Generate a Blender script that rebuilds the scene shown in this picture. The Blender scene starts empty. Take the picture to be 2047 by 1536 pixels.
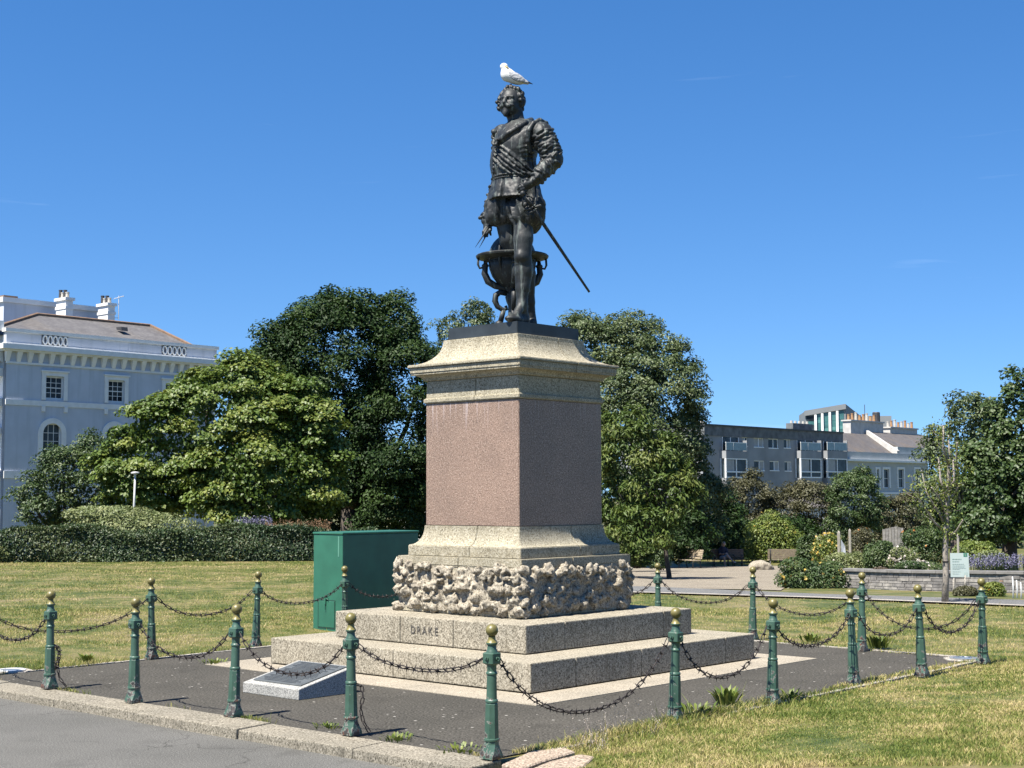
import bpy, bmesh, math, random
import numpy as np
from mathutils import Matrix, Vector

# ------------------------------------------------------------------ camera, sky, sun, exposure
SC = bpy.context.scene
COL = SC.collection
R = math.radians
F_PX, PITCH, ROLL, CAM_Z = 2889.6, 0.0769, -0.0034, 2.0      # focal length in pixels of a 2047 px wide picture

cam_data = bpy.data.cameras.new('camera')
cam_data.sensor_width = 36.0
cam_data.lens = 36.0 * F_PX / 2047.0
cam_data.clip_start = 0.1
cam_data.clip_end = 3000
cam = bpy.data.objects.new('camera', cam_data)
COL.objects.link(cam)
cam.matrix_world = Matrix.Translation((0, 0, CAM_Z)) @ Matrix.Rotation(math.pi / 2 + PITCH, 4, 'X') @ Matrix.Rotation(ROLL, 4, 'Z')
SC.camera = cam

SUN_EL, SUN_AZ = R(60), R(46.5)          # elevation; azimuth (from +X) of the way shadows fall
to_sun = Vector((-math.cos(SUN_AZ) * math.cos(SUN_EL), -math.sin(SUN_AZ) * math.cos(SUN_EL), math.sin(SUN_EL)))
world = bpy.data.worlds.new('World')
SC.world = world
world.use_nodes = True
wn, wl = world.node_tree.nodes, world.node_tree.links
wn.clear()
w_out = wn.new('ShaderNodeOutputWorld')
w_bg = wn.new('ShaderNodeBackground')
w_sky = wn.new('ShaderNodeTexSky')
w_sky.sky_type = 'NISHITA'
w_sky.sun_disc = False
w_sky.sun_elevation = SUN_EL
w_sky.sun_rotation = math.atan2(to_sun.x, to_sun.y)
w_sky.altitude = 0
w_sky.air_density = 1.0
w_sky.dust_density = 0.1
w_sky.ozone_density = 3.0
w_bg.inputs['Strength'].default_value = 0.070
# thin cirrus wisps, low in the sky all round
w_tc = wn.new('ShaderNodeTexCoord')
w_lift = wn.new('ShaderNodeMapping')          # clear sea air: the pale band stays below the horizon
w_lift.inputs['Location'].default_value = (0, 0, 0.115)
wl.new(w_tc.outputs['Generated'], w_lift.inputs['Vector'])
wl.new(w_lift.outputs['Vector'], w_sky.inputs['Vector'])
w_map = wn.new('ShaderNodeMapping')
w_map.inputs['Rotation'].default_value = (0.0, R(9), 0.0)
w_map.inputs['Scale'].default_value = (2.2, 2.2, 30.0)
w_noise = wn.new('ShaderNodeTexNoise')
w_noise.inputs['Scale'].default_value = 1.9
w_noise.inputs['Detail'].default_value = 6.0
w_noise.inputs['Roughness'].default_value = 0.55
w_noise.inputs['Distortion'].default_value = 0.35
w_ramp = wn.new('ShaderNodeValToRGB')
w_ramp.color_ramp.elements[0].position = 0.66
w_ramp.color_ramp.elements[0].color = (0, 0, 0, 1)
w_ramp.color_ramp.elements[1].position = 0.80
w_ramp.color_ramp.elements[1].color = (0.10, 0.10, 0.10, 1)
w_mix = wn.new('ShaderNodeMixRGB')
w_mix.inputs['Color2'].default_value = (7.5, 8.6, 10.0, 1)
w_hue = wn.new('ShaderNodeHueSaturation')
w_hue.inputs['Saturation'].default_value = 1.30
w_hue.inputs['Hue'].default_value = 0.505
w_hue.inputs['Value'].default_value = 1.0
wl.new(w_tc.outputs['Generated'], w_map.inputs['Vector'])
wl.new(w_map.outputs['Vector'], w_noise.inputs['Vector'])
wl.new(w_noise.outputs['Fac'], w_ramp.inputs['Fac'])
wl.new(w_ramp.outputs['Color'], w_mix.inputs['Fac'])
wl.new(w_sky.outputs['Color'], w_hue.inputs['Color'])
wl.new(w_hue.outputs['Color'], w_mix.inputs['Color1'])
wl.new(w_mix.outputs['Color'], w_bg.inputs['Color'])
wl.new(w_bg.outputs['Background'], w_out.inputs['Surface'])

sun_data = bpy.data.lights.new('sun', 'SUN')
sun_data.energy = 5.0
sun_data.angle = R(0.53)
sun_data.color = (1.0, 0.945, 0.86)
sun = bpy.data.objects.new('sun', sun_data)
COL.objects.link(sun)
sun.rotation_euler = (-to_sun).to_track_quat('-Z', 'Y').to_euler()

SC.view_settings.view_transform = 'Standard'
SC.view_settings.look = 'None'
SC.view_settings.gamma = 1.0
SC.view_settings.exposure = 1.42
SC.view_settings.use_curve_mapping = False
SC.cycles.max_bounces = 6
SC.cycles.transparent_max_bounces = 8

# ------------------------------------------------------------------ geometry of the picture
def ray(u, v):
    du, dv = u - 1023.5, v - 768.0
    a = du * math.cos(ROLL) + dv * math.sin(ROLL)
    b = -du * math.sin(ROLL) + dv * math.cos(ROLL)
    up = -b / F_PX
    return (a / F_PX, math.cos(PITCH) - up * math.sin(PITCH), math.sin(PITCH) + up * math.cos(PITCH))

def at(u, v, Y):                       # the point seen at pixel (u, v) that stands Y metres away
    d = ray(u, v)
    t = Y / d[1]
    return np.array([d[0] * t, Y, CAM_Z + d[2] * t])

def atz(u, v, z):                      # the point seen at pixel (u, v) at height z
    d = ray(u, v)
    t = (z - CAM_Z) / d[2]
    return np.array([d[0] * t, d[1] * t, z])

def smooth(a, b, x):
    t = np.clip((np.asarray(x, float) - a) / (b - a), 0, 1)
    return t * t * (3 - 2 * t)

# monument axis and its square plan (also the grid the town is laid out on)
MC = np.array([0.0223, 17.6478])
MROT = R(-41.958)
EX = np.array([math.cos(MROT), math.sin(MROT)])
EY = np.array([-EX[1], EX[0]])
# chained enclosure: near, left, right, back corners
CN, CL_, CR_, CB_ = np.array([-0.18, 11.05]), np.array([-5.98, 16.30]), np.array([5.70, 17.72]), np.array([-0.05, 23.1])
KERB_N = np.array([-0.66, -0.7513])     # towards the road
KERB_P = np.array([-0.25, 11.25])       # a point on the kerb's inner edge
KERB_D = np.array([-0.7513, 0.66])
KERB_W = 0.37

def road_dist(x, y):                   # metres on the road side of the kerb's inner edge
    return (x - KERB_P[0]) * KERB_N[0] + (y - KERB_P[1]) * KERB_N[1]

def pad_sides(x, y):
    out = []
    for a, b in ((CN, CR_), (CR_, CB_), (CB_, CL_), (CL_, CN)):
        e = b - a
        n = np.array([e[1], -e[0]]) / np.hypot(*e)
        out.append((x - a[0]) * n[0] + (y - a[1]) * n[1])      # > 0 outside
    return out

def ground_z(x, y):
    x = np.asarray(x, float); y = np.asarray(y, float)
    right = smooth(-3, 5, x)
    z = -0.0385 * np.clip(y - 28, 0, 52) * right
    z = z - (1 - right) * 1.6 * smooth(48, 70, y)
    z = z - 1.2 * smooth(95, 160, y)
    s = pad_sides(x, y)
    z = z + 0.13 * smooth(0.15, 2.6, s[0]) * smooth(24, 17, y) * (road_dist(x, y) < 0.2)
    z = z + 0.03 * smooth(0.3, 2.0, s[2])
    z = z - 0.014
    along = (x - KERB_P[0]) * KERB_D[0] + (y - KERB_P[1]) * KERB_D[1]
    z = z - 0.36 * smooth(0.02, 0.30, road_dist(x, y)) * smooth(-0.55, -0.15, along) * (y < 40)
    return z

def ghit(u, v):                        # where the view ray through a pixel meets the ground
    z = 0.0
    for _ in range(40):
        p = atz(u, v, z)
        z = 0.5 * z + 0.5 * float(ground_z(p[0], p[1]))
    return atz(u, v, z)

# ------------------------------------------------------------------ object helpers
ROOT = {}
def lk(o):
    COL.objects.link(o)
    return o

def tag(o, label=None, cat=None, group=None, kind=None):
    if label: o['label'] = label
    if cat: o['category'] = cat
    if group: o['group'] = group
    if kind: o['kind'] = kind
    return o

def thing(name, label, cat, loc=(0, 0, 0), rotz=0.0, group=None):
    o = lk(bpy.data.objects.new(name, None))
    o.empty_display_size = 0.3
    o.location = tuple(float(c) for c in loc)
    o.rotation_euler = (0, 0, rotz)
    ROOT[o] = np.array([float(c) for c in loc])
    return tag(o, label, cat, group)

def link_mesh(name, me, mat, parent=None):
    o = lk(bpy.data.objects.new(name, me))
    if mat is not None and len(me.materials) == 0:
        me.materials.append(mat)
    if parent is not None:
        o.parent = parent
    return o

def pymesh(name, verts, faces, mat=None, parent=None, smooth_=False, world=False):
    v = np.asarray(verts, float).reshape(-1, 3)
    if world and parent is not None:
        r = parent
        while r.parent is not None: r = r.parent
        v = v - ROOT[r]
    me = bpy.data.meshes.new(name)
    me.from_pydata(v.tolist(), [], [tuple(int(i) for i in f) for f in faces])
    me.update()
    if smooth_:
        me.polygons.foreach_set('use_smooth', [True] * len(me.polygons))
    return link_mesh(name, me, mat, parent)

class MB:
    """collects boxes, tubes and lathes; build() links them as one mesh object"""
    def __init__(self): self.v, self.f = [], []
    def add(self, v, f):
        n = len(self.v)
        self.v += [tuple(map(float, p)) for p in v]
        self.f += [tuple(i + n for i in q) for q in f]
        return self
    def box(self, x0, x1, y0, y1, z0, z1):
        return self.add([(x0, y0, z0), (x1, y0, z0), (x1, y1, z0), (x0, y1, z0), (x0, y0, z1), (x1, y0, z1), (x1, y1, z1), (x0, y1, z1)],
                        [(0, 3, 2, 1), (4, 5, 6, 7), (0, 1, 5, 4), (1, 2, 6, 5), (2, 3, 7, 6), (3, 0, 4, 7)])
    def hexa(self, p):                  # 8 corners, bottom ring then top ring
        return self.add(p, [(0, 3, 2, 1), (4, 5, 6, 7), (0, 1, 5, 4), (1, 2, 6, 5), (2, 3, 7, 6), (3, 0, 4, 7)])
    def lathe(self, prof, n=16, c=(0, 0), phase=0.0, cap=True):
        v, f = [], []
        for r, z in prof:
            for i in range(n):
                a = 2 * math.pi * i / n + phase
                v.append((c[0] + r * math.cos(a), c[1] + r * math.sin(a), z))
        for k in range(len(prof) - 1):
            for i in range(n):
                j = (i + 1) % n
                f.append((k * n + i, k * n + j, (k + 1) * n + j, (k + 1) * n + i))
        if cap:
            f.append(tuple(range(n - 1, -1, -1)))
            f.append(tuple((len(prof) - 1) * n + i for i in range(n)))
        return self.add(v, f)
    def tube(self, pts, rad, n=8, closed=False):
        pts = [np.asarray(p, float) for p in pts]
        if np.isscalar(rad): rad = [rad] * len(pts)
        v, f = [], []
        m = len(pts)
        prev = None
        for i, p in enumerate(pts):
            if closed: t = pts[(i + 1) % m] - pts[i - 1]
            else: t = pts[min(i + 1, m - 1)] - pts[max(i - 1, 0)]
            t = t / (np.linalg.norm(t) + 1e-9)
            if prev is None:
                a = np.array([0, 0, 1.0]) if abs(t[2]) < 0.9 else np.array([1.0, 0, 0])
            else: a = prev
            b = np.cross(t, a); b /= np.linalg.norm(b) + 1e-9
            a = np.cross(b, t); prev = a
            for k in range(n):
                w = 2 * math.pi * k / n
                v.append(p + rad[i] * (math.cos(w) * a + math.sin(w) * b))
        for i in range(m if closed else m - 1):
            j2 = (i + 1) % m
            for k in range(n):
                l = (k + 1) % n
                f.append((i * n + k, i * n + l, j2 * n + l, j2 * n + k))
        if not closed:
            f.append(tuple(range(n - 1, -1, -1)))
            f.append(tuple((m - 1) * n + k for k in range(n)))
        return self.add(v, f)
    def sphere(self, c, r, n=16, m=10, sq=(1, 1, 1)):
        v, f = [], []
        for i in range(m + 1):
            p = math.pi * i / m
            for k in range(n):
                w = 2 * math.pi * k / n
                v.append((c[0] + sq[0] * r * math.sin(p) * math.cos(w), c[1] + sq[1] * r * math.sin(p) * math.sin(w), c[2] + sq[2] * r * math.cos(p)))
        for i in range(m):
            for k in range(n):
                l = (k + 1) % n
                f.append((i * n + k, (i + 1) * n + k, (i + 1) * n + l, i * n + l))
        return self.add(v, f)
    def build(self, name, mat=None, parent=None, smooth_=False, world=False):
        return pymesh(name, self.v, self.f, mat, parent, smooth_, world)

def shade_auto(o, ang=40):
    me = o.data
    me.polygons.foreach_set('use_smooth', [True] * len(me.polygons))
    bm = bmesh.new(); bm.from_mesh(me)
    for e in bm.edges:
        if len(e.link_faces) == 2 and e.calc_face_angle(0) > R(ang): e.smooth = False
    bm.to_mesh(me); bm.free()
    return o

def bevel(o, w=0.01, seg=2, ang=40):
    bm = bmesh.new(); bm.from_mesh(o.data)
    es = [e for e in bm.edges if len(e.link_faces) == 2 and e.calc_face_angle(0) > R(ang)]
    bmesh.ops.bevel(bm, geom=es, offset=w, segments=seg, affect='EDGES', profile=0.6)
    bm.to_mesh(o.data); bm.free()
    return o

def copy_tree(o, parent=None):
    c = lk(o.copy())
    c.parent = parent
    for ch in list(o.children): copy_tree(ch, c)
    return c

# ------------------------------------------------------------------ materials
MATS = {}
def new_mat(name):
    m = bpy.data.materials.new(name); m.use_nodes = True
    nt = m.node_tree
    p = nt.nodes['Principled BSDF']
    MATS[name] = m
    return m, nt, p

def nd(nt, typ, **kw):
    n = nt.nodes.new(typ)
    for k, v in kw.items():
        if k.startswith('i_'): n.inputs[k[2:].replace('_', ' ')].default_value = v
        else: setattr(n, k, v)
    return n

ALB = 0.64
def sc3(c, k=ALB): return tuple(x * k for x in c)
def c4(c): return (c[0], c[1], c[2], 1.0)

def ramp(nt, src, stops):
    r = nd(nt, 'ShaderNodeValToRGB')
    e = r.color_ramp.elements
    while len(e) < len(stops): e.new(0.5)
    for k, (p, c) in enumerate(stops):
        e[k].position = p
        e[k].color = c4(c) if not np.isscalar(c) else (c, c, c, 1)
    nt.links.new(src, r.inputs['Fac'])
    return r.outputs['Color']

def coords(nt, scale=(1, 1, 1), space='Object'):
    t = nd(nt, 'ShaderNodeTexCoord')
    m = nd(nt, 'ShaderNodeMapping')
    m.inputs['Scale'].default_value = scale
    nt.links.new(t.outputs[space], m.inputs['Vector'])
    return m.outputs['Vector']

def noise(nt, vec, scale, detail=4, rough=0.55):
    n = nd(nt, 'ShaderNodeTexNoise')
    n.inputs['Scale'].default_value = scale
    n.inputs['Detail'].default_value = detail
    n.inputs['Roughness'].default_value = rough
    nt.links.new(vec, n.inputs['Vector'])
    return n.outputs['Fac']

def mix(nt, fac, a, b, typ='MIX'):
    m = nd(nt, 'ShaderNodeMixRGB', blend_type=typ)
    for s, x in (('Fac', fac), ('Color1', a), ('Color2', b)):
        if hasattr(x, 'links') or hasattr(x, 'is_linked'): nt.links.new(x, m.inputs[s])
        elif np.isscalar(x): m.inputs[s].default_value = x if s == 'Fac' else (x, x, x, 1)
        else: m.inputs[s].default_value = c4(x)
    return m.outputs['Color']

def bump(nt, p, h, strength=0.3, dist=0.01):
    b = nd(nt, 'ShaderNodeBump')
    b.inputs['Strength'].default_value = strength
    b.inputs['Distance'].default_value = dist
    nt.links.new(h, b.inputs['Height'])
    nt.links.new(b.outputs['Normal'], p.inputs['Normal'])

def simple(name, col, rough=0.7, var=0.15, scale=6, metal=0.0, bmp=0.0, bscale=40, spec=0.5, space='Object', k=None):
    m, nt, p = new_mat(name)
    col = sc3(col, ALB if k is None else k)
    vec = coords(nt, space=space)
    n = noise(nt, vec, scale, 5)
    lo = [c * (1 - var) for c in col]; hi = [min(1, c * (1 + var)) for c in col]
    nt.links.new(ramp(nt, n, [(0.3, lo), (0.7, hi)]), p.inputs['Base Color'])
    p.inputs['Roughness'].default_value = rough
    p.inputs['Metallic'].default_value = metal
    p.inputs['Specular IOR Level'].default_value = spec
    if bmp: bump(nt, p, noise(nt, vec, bscale, 3), bmp, 0.01)
    return m

def granite(name, base, dark, light, grain=70, rough=0.75, stain=None, bmp=0.25):
    m, nt, p = new_mat(name)
    base, dark, light = sc3(base), sc3(dark), sc3(light)
    stain = sc3(stain) if stain else None
    vec = coords(nt)
    g1 = noise(nt, vec, grain, 2, 0.7)
    g2 = noise(nt, vec, grain * 1.9, 1, 0.6)
    col = ramp(nt, g1, [(0.39, dark), (0.47, base), (0.55, base), (0.63, light)])
    spk = ramp(nt, g2, [(0.34, 0.15), (0.43, 1.0)])
    col = mix(nt, 0.8, col, spk, 'MULTIPLY')
    big = ramp(nt, noise(nt, vec, 1.6, 6, 0.6), [(0.3, (0.80, 0.80, 0.78)), (0.7, (1.06, 1.04, 1.0))])
    col = mix(nt, 1.0, col, big, 'MULTIPLY')
    if stain:
        sv = coords(nt, (7, 7, 0.8))
        s = ramp(nt, noise(nt, sv, 1.5, 5, 0.6), [(0.52, 0.0), (0.74, 0.6)])
        gn = nd(nt, 'ShaderNodeNewGeometry'); sz = nd(nt, 'ShaderNodeSeparateXYZ'); nt.links.new(gn.outputs['Normal'], sz.inputs['Vector'])
        vert = ramp(nt, sz.outputs['Z'], [(0.3, 1.0), (0.8, 0.25)])          # rain runs on upright faces, thinned on tops to paint them sunlit
        col = mix(nt, mix(nt, 1.0, s, vert, 'MULTIPLY'), col, stain)
    nt.links.new(col, p.inputs['Base Color'])
    p.inputs['Roughness'].default_value = rough
    p.inputs['Specular IOR Level'].default_value = 0.35 if rough < .6 else 0.04
    bump(nt, p, g1, bmp, 0.006)
    return m

M_granite = granite('granite_steps', (0.45, 0.408, 0.325), (0.20, 0.180, 0.140), (0.66, 0.61, 0.50), 54, stain=(0.21, 0.18, 0.13))
M_granite_pale = granite('granite_mouldings', (0.50, 0.455, 0.345), (0.32, 0.285, 0.205), (0.63, 0.595, 0.49), 50, stain=(0.22, 0.195, 0.14))
M_apron = granite('granite_paving', (0.47, 0.42, 0.34), (0.34, 0.30, 0.24), (0.58, 0.53, 0.44), 60)
M_pink = granite('pink_granite', (0.385, 0.272, 0.212), (0.225, 0.150, 0.116), (0.58, 0.455, 0.37), 62, 0.45, bmp=0.08)
M_rock = granite('rough_rock', (0.46, 0.415, 0.335), (0.26, 0.225, 0.175), (0.58, 0.53, 0.44), 30, 0.95, stain=(0.20, 0.165, 0.125), bmp=0.9)
M_kerb = granite('granite_kerb', (0.345, 0.315, 0.255), (0.17, 0.155, 0.125), (0.49, 0.45, 0.375), 52, stain=(0.115, 0.105, 0.085), bmp=0.4)
M_white_granite = granite('pale_granite_wedge', (0.50, 0.50, 0.48), (0.26, 0.26, 0.26), (0.66, 0.66, 0.63), 75)

def pink_streaks():
    # pale lime runs under the frieze of the pink block
    m = M_pink; nt = m.node_tree; p = nt.nodes['Principled BSDF']
    src = p.inputs['Base Color'].links[0].from_socket
    sv = coords(nt, (26, 26, 0.55))
    s = ramp(nt, noise(nt, sv, 1.6, 3, 0.6), [(0.60, 0.0), (0.68, 0.5)])
    t = nd(nt, 'ShaderNodeTexCoord'); sx = nd(nt, 'ShaderNodeSeparateXYZ')
    nt.links.new(t.outputs['Object'], sx.inputs['Vector'])
    z = nd(nt, 'ShaderNodeMapRange'); z.inputs['From Min'].default_value = 2.72; z.inputs['From Max'].default_value = 3.1
    nt.links.new(sx.outputs['Z'], z.inputs['Value'])
    f = nd(nt, 'ShaderNodeMath', operation='MULTIPLY')
    nt.links.new(s, f.inputs[0]); nt.links.new(z.outputs['Result'], f.inputs[1])
    nt.links.new(mix(nt, f.outputs['Value'], src, (0.50, 0.44, 0.44)), p.inputs['Base Color'])
pink_streaks()

def asphalt(name, a, b, grain, bits=0.0, rough=0.9):
    m, nt, p = new_mat(name)
    a, b, bits = sc3(a), sc3(b), bits * .8
    vec = coords(nt)
    big = noise(nt, vec, 0.6, 5, 0.6)
    fine = noise(nt, vec, grain, 2, 0.7)
    col = ramp(nt, big, [(0.3, a), (0.7, b)])
    col = mix(nt, 1.0, col, ramp(nt, fine, [(0.32, 0.38), (0.5, 0.95), (0.68, 1.75)]), 'MULTIPLY')
    wob = nd(nt, 'ShaderNodeVectorMath', operation='ADD')
    nz = nd(nt, 'ShaderNodeTexNoise'); nz.inputs['Scale'].default_value = 2.2; nz.inputs['Detail'].default_value = 4; nt.links.new(vec, nz.inputs['Vector'])
    nt.links.new(vec, wob.inputs[0]); nt.links.new(nz.outputs['Color'], wob.inputs[1])
    cr = nd(nt, 'ShaderNodeTexVoronoi', feature='DISTANCE_TO_EDGE'); cr.inputs['Scale'].default_value = 0.55
    nt.links.new(wob.outputs['Vector'], cr.inputs['Vector'])
    line = ramp(nt, cr.outputs['Distance'], [(0.0, 0.75), (0.007, 0.0)])
    gate = ramp(nt, noise(nt, vec, 0.45, 2), [(0.45, 0.0), (0.55, 1.0)])
    col = mix(nt, mix(nt, 1.0, line, gate, 'MULTIPLY'), col, sc3(a, .35))
    stains = ramp(nt, noise(nt, vec, 1.7, 5, .65), [(0.55, 0.0), (0.68, 0.4)])
    col = mix(nt, stains, col, sc3(a, .62))
    if bits:
        v = nd(nt, 'ShaderNodeTexVoronoi'); v.inputs['Scale'].default_value = 8.0; v.inputs['Randomness'].default_value = 1.0
        vm = coords(nt, (1, 1.5, 1)); nt.links.new(vm, v.inputs['Vector'])
        gate = ramp(nt, noise(nt, vec, 4.1, 2), [(0.53, 0.0), (0.57, 1.0)])
        sp = ramp(nt, v.outputs['Distance'], [(0.10, 1.0), (0.13, 0.0)])
        col = mix(nt, mix(nt, 1.0, sp, gate, 'MULTIPLY'), col, (bits, bits * 0.95, bits * 0.85))
    nt.links.new(col, p.inputs['Base Color'])
    p.inputs['Roughness'].default_value = rough
    p.inputs['Specular IOR Level'].default_value = 0.06
    bump(nt, p, fine, 0.35, 0.006)
    return m
M_pad = asphalt('dark_asphalt', (0.076, 0.072, 0.062), (0.104, 0.097, 0.083), 46, bits=0.5)
M_road = asphalt('worn_road_asphalt', (0.135, 0.133, 0.122), (0.175, 0.171, 0.158), 85)
M_gravel = asphalt('gravel', (0.26, 0.225, 0.175), (0.33, 0.29, 0.225), 40)
M_path = asphalt('path_asphalt', (0.17, 0.17, 0.17), (0.21, 0.21, 0.20), 60)
M_concrete = asphalt('concrete_edging', (0.38, 0.35, 0.30), (0.48, 0.44, 0.38), 60)
M_flag = asphalt('pink_sandstone', (0.36, 0.28, 0.21), (0.44, 0.36, 0.28), 50)

def paint_green():
    m, nt, p = new_mat('worn_green_paint')
    vec = coords(nt)
    oi = nd(nt, 'ShaderNodeObjectInfo')
    big = noise(nt, vec, 7, 5)
    col = ramp(nt, big, [(0.3, (0.028, 0.064, 0.043)), (0.7, (0.042, 0.086, 0.060))])
    geo = nd(nt, 'ShaderNodeNewGeometry')
    off = nd(nt, 'ShaderNodeMapping'); nt.links.new(geo.outputs['Position'], off.inputs['Vector'])
    chips = noise(nt, off.outputs['Vector'], 16, 6, 0.65)
    # bare, grimy iron near the foot
    t = nd(nt, 'ShaderNodeTexCoord'); sx = nd(nt, 'ShaderNodeSeparateXYZ')
    nt.links.new(t.outputs['Object'], sx.inputs['Vector'])
    low = nd(nt, 'ShaderNodeMapRange'); low.inputs['From Min'].default_value = 0.30; low.inputs['From Max'].default_value = 0.04
    low.inputs['To Max'].default_value = 0.17
    nt.links.new(sx.outputs['Z'], low.inputs['Value'])
    ad = nd(nt, 'ShaderNodeMath', operation='ADD'); nt.links.new(chips, ad.inputs[0]); nt.links.new(low.outputs['Result'], ad.inputs[1])
    fade = ramp(nt, noise(nt, off.outputs['Vector'], 5.5, 4), [(0.45, 0.0), (0.75, 0.55)])
    col = mix(nt, fade, col, (0.060, 0.122, 0.088))
    col = mix(nt, ramp(nt, ad.outputs['Value'], [(0.635, 0.0), (0.65, 1.0)]), col, (0.20, 0.20, 0.175))
    col = mix(nt, ramp(nt, ad.outputs['Value'], [(0.665, 0.0), (0.68, 1.0)]), col, (0.038, 0.034, 0.030))
    rust = ramp(nt, noise(nt, off.outputs['Vector'], 30, 3), [(0.56, 0.0), (0.64, 0.8)])
    rm = mix(nt, 1.0, rust, ramp(nt, ad.outputs['Value'], [(0.65, 0.0), (0.70, 1.0)]), 'MULTIPLY')
    col = mix(nt, rm, col, (0.14, 0.055, 0.03))
    nt.links.new(col, p.inputs['Base Color'])
    p.inputs['Roughness'].default_value = 0.42
    bump(nt, p, chips, 0.25, 0.004)
    return m
M_green = paint_green()
M_gold = simple('dull_gold_paint', (0.215, 0.185, 0.055), 0.42, 0.35, 14, 0.0, 0.15, 60)
M_iron = simple('rusty_black_iron', (0.030, 0.022, 0.020), 0.65, 0.6, 22, 0.2, 0.3, 60)
M_cabinet = simple('cabinet_green_paint', (0.036, 0.160, 0.100), 0.42, 0.16, 3.0, 0, 0.04, 25)
M_cab_dark = simple('cabinet_seam', (0.02, 0.07, 0.05), 0.6)
M_plaque = simple('dark_bronze_plaque', (0.10, 0.11, 0.11), 0.6, 0.2, 10, 0.0)
M_letters = simple('raised_bronze_lettering', (0.05, 0.055, 0.055), 0.5, 0.2, 10, 0.0)
M_white = simple('white_paint', (0.72, 0.72, 0.70), 0.6, 0.08, 4)
M_steel = simple('steel_ring', (0.5, 0.5, 0.48), 0.35, 0.2, 8, 0.6)
M_lens = simple('light_lens', (0.22, 0.27, 0.34), 0.12, 0.2, 8)
M_soil = simple('soil', (0.085, 0.06, 0.042), 0.95, 0.4, 3, 0, 0.8, 20)

def bronze():
    m, nt, p = new_mat('weathered_bronze')
    vec = coords(nt)
    col = ramp(nt, noise(nt, vec, 5, 6, 0.6), [(0.3, (0.007, 0.0078, 0.0082)), (0.55, (0.016, 0.018, 0.018)), (0.75, (0.042, 0.048, 0.045))])
    sv = coords(nt, (12, 12, 1.1))
    st = ramp(nt, noise(nt, sv, 1.6, 6, 0.6), [(0.55, 0.0), (0.68, 0.75)])
    col = mix(nt, st, col, (0.135, 0.158, 0.140))  # patina runs, paled to stand in for highlights on the bronze
    nt.links.new(col, p.inputs['Base Color'])
    p.inputs['Roughness'].default_value = 0.55
    p.inputs['Metallic'].default_value = 0.0
    p.inputs['Specular IOR Level'].default_value = 0.4
    bump(nt, p, noise(nt, vec, 45, 3), 0.25, 0.006)
    return m
M_bronze = bronze()
M_bronze_dark = simple('dark_bronze_plinth', (0.040, 0.050, 0.056), 0.5, 0.35, 4, 0.2)

def grass_mat(name, blade):
    m, nt, p = new_mat(name)
    g = nd(nt, 'ShaderNodeNewGeometry')
    mp = nd(nt, 'ShaderNodeMapping'); nt.links.new(g.outputs['Position'], mp.inputs['Vector'])
    mp.inputs['Scale'].default_value = (1, 1, 0.0)
    v = mp.outputs['Vector']
    big = noise(nt, v, 0.55, 4, 0.6)
    mid = noise(nt, v, 2.3, 3, 0.6)
    s = nd(nt, 'ShaderNodeMath', operation='ADD'); nt.links.new(big, s.inputs[0])
    h = nd(nt, 'ShaderNodeMath', operation='MULTIPLY'); nt.links.new(mid, h.inputs[0]); h.inputs[1].default_value = 0.8
    nt.links.new(h.outputs['Value'], s.inputs[1])
    src = s.outputs['Value']
    if blade:
        a = nd(nt, 'ShaderNodeAttribute'); a.attribute_name = 'tint'
        k = nd(nt, 'ShaderNodeMath', operation='MULTIPLY_ADD'); nt.links.new(a.outputs['Fac'], k.inputs[0])
        k.inputs[1].default_value = 0.56; k.inputs[2].default_value = -0.28
        t = nd(nt, 'ShaderNodeMath', operation='ADD'); nt.links.new(src, t.inputs[0]); nt.links.new(k.outputs['Value'], t.inputs[1])
        src = t.outputs['Value']
    G0, G1, G2, G3 = (0.090, 0.130, 0.022), (0.182, 0.208, 0.045), (0.315, 0.280, 0.095), (0.47, 0.38, 0.19)
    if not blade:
        G0, G1, G2, G3 = [tuple(c * 0.42 for c in q) for q in (G0, G1, G2, (0.38, 0.31, 0.16))]  # ground colour darkened, shade of the gaps between blades put into it
    mr = nd(nt, 'ShaderNodeMapRange'); mr.inputs['From Min'].default_value = 0.60; mr.inputs['From Max'].default_value = 1.20
    nt.links.new(src, mr.inputs['Value'])
    col = ramp(nt, mr.outputs['Result'], [(0.10, G0), (0.40, G1), (0.62, G2), (0.90, G3)])
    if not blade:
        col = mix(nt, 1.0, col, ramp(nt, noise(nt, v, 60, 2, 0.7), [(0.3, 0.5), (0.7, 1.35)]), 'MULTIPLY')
    nt.links.new(col, p.inputs['Base Color'])
    p.inputs['Roughness'].default_value = 0.6
    p.inputs['Specular IOR Level'].default_value = 0.25
    if blade:
        tr = nd(nt, 'ShaderNodeBsdfTranslucent'); nt.links.new(col, tr.inputs['Color'])
        ms = nd(nt, 'ShaderNodeMixShader'); ms.inputs['Fac'].default_value = 0.3
        nt.links.new(p.outputs['BSDF'], ms.inputs[1]); nt.links.new(tr.outputs['BSDF'], ms.inputs[2])
        nt.links.new(ms.outputs['Shader'], nt.nodes['Material Output'].inputs['Surface'])
    return m
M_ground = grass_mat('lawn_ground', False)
M_blade = grass_mat('grass_blades', True)

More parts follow.
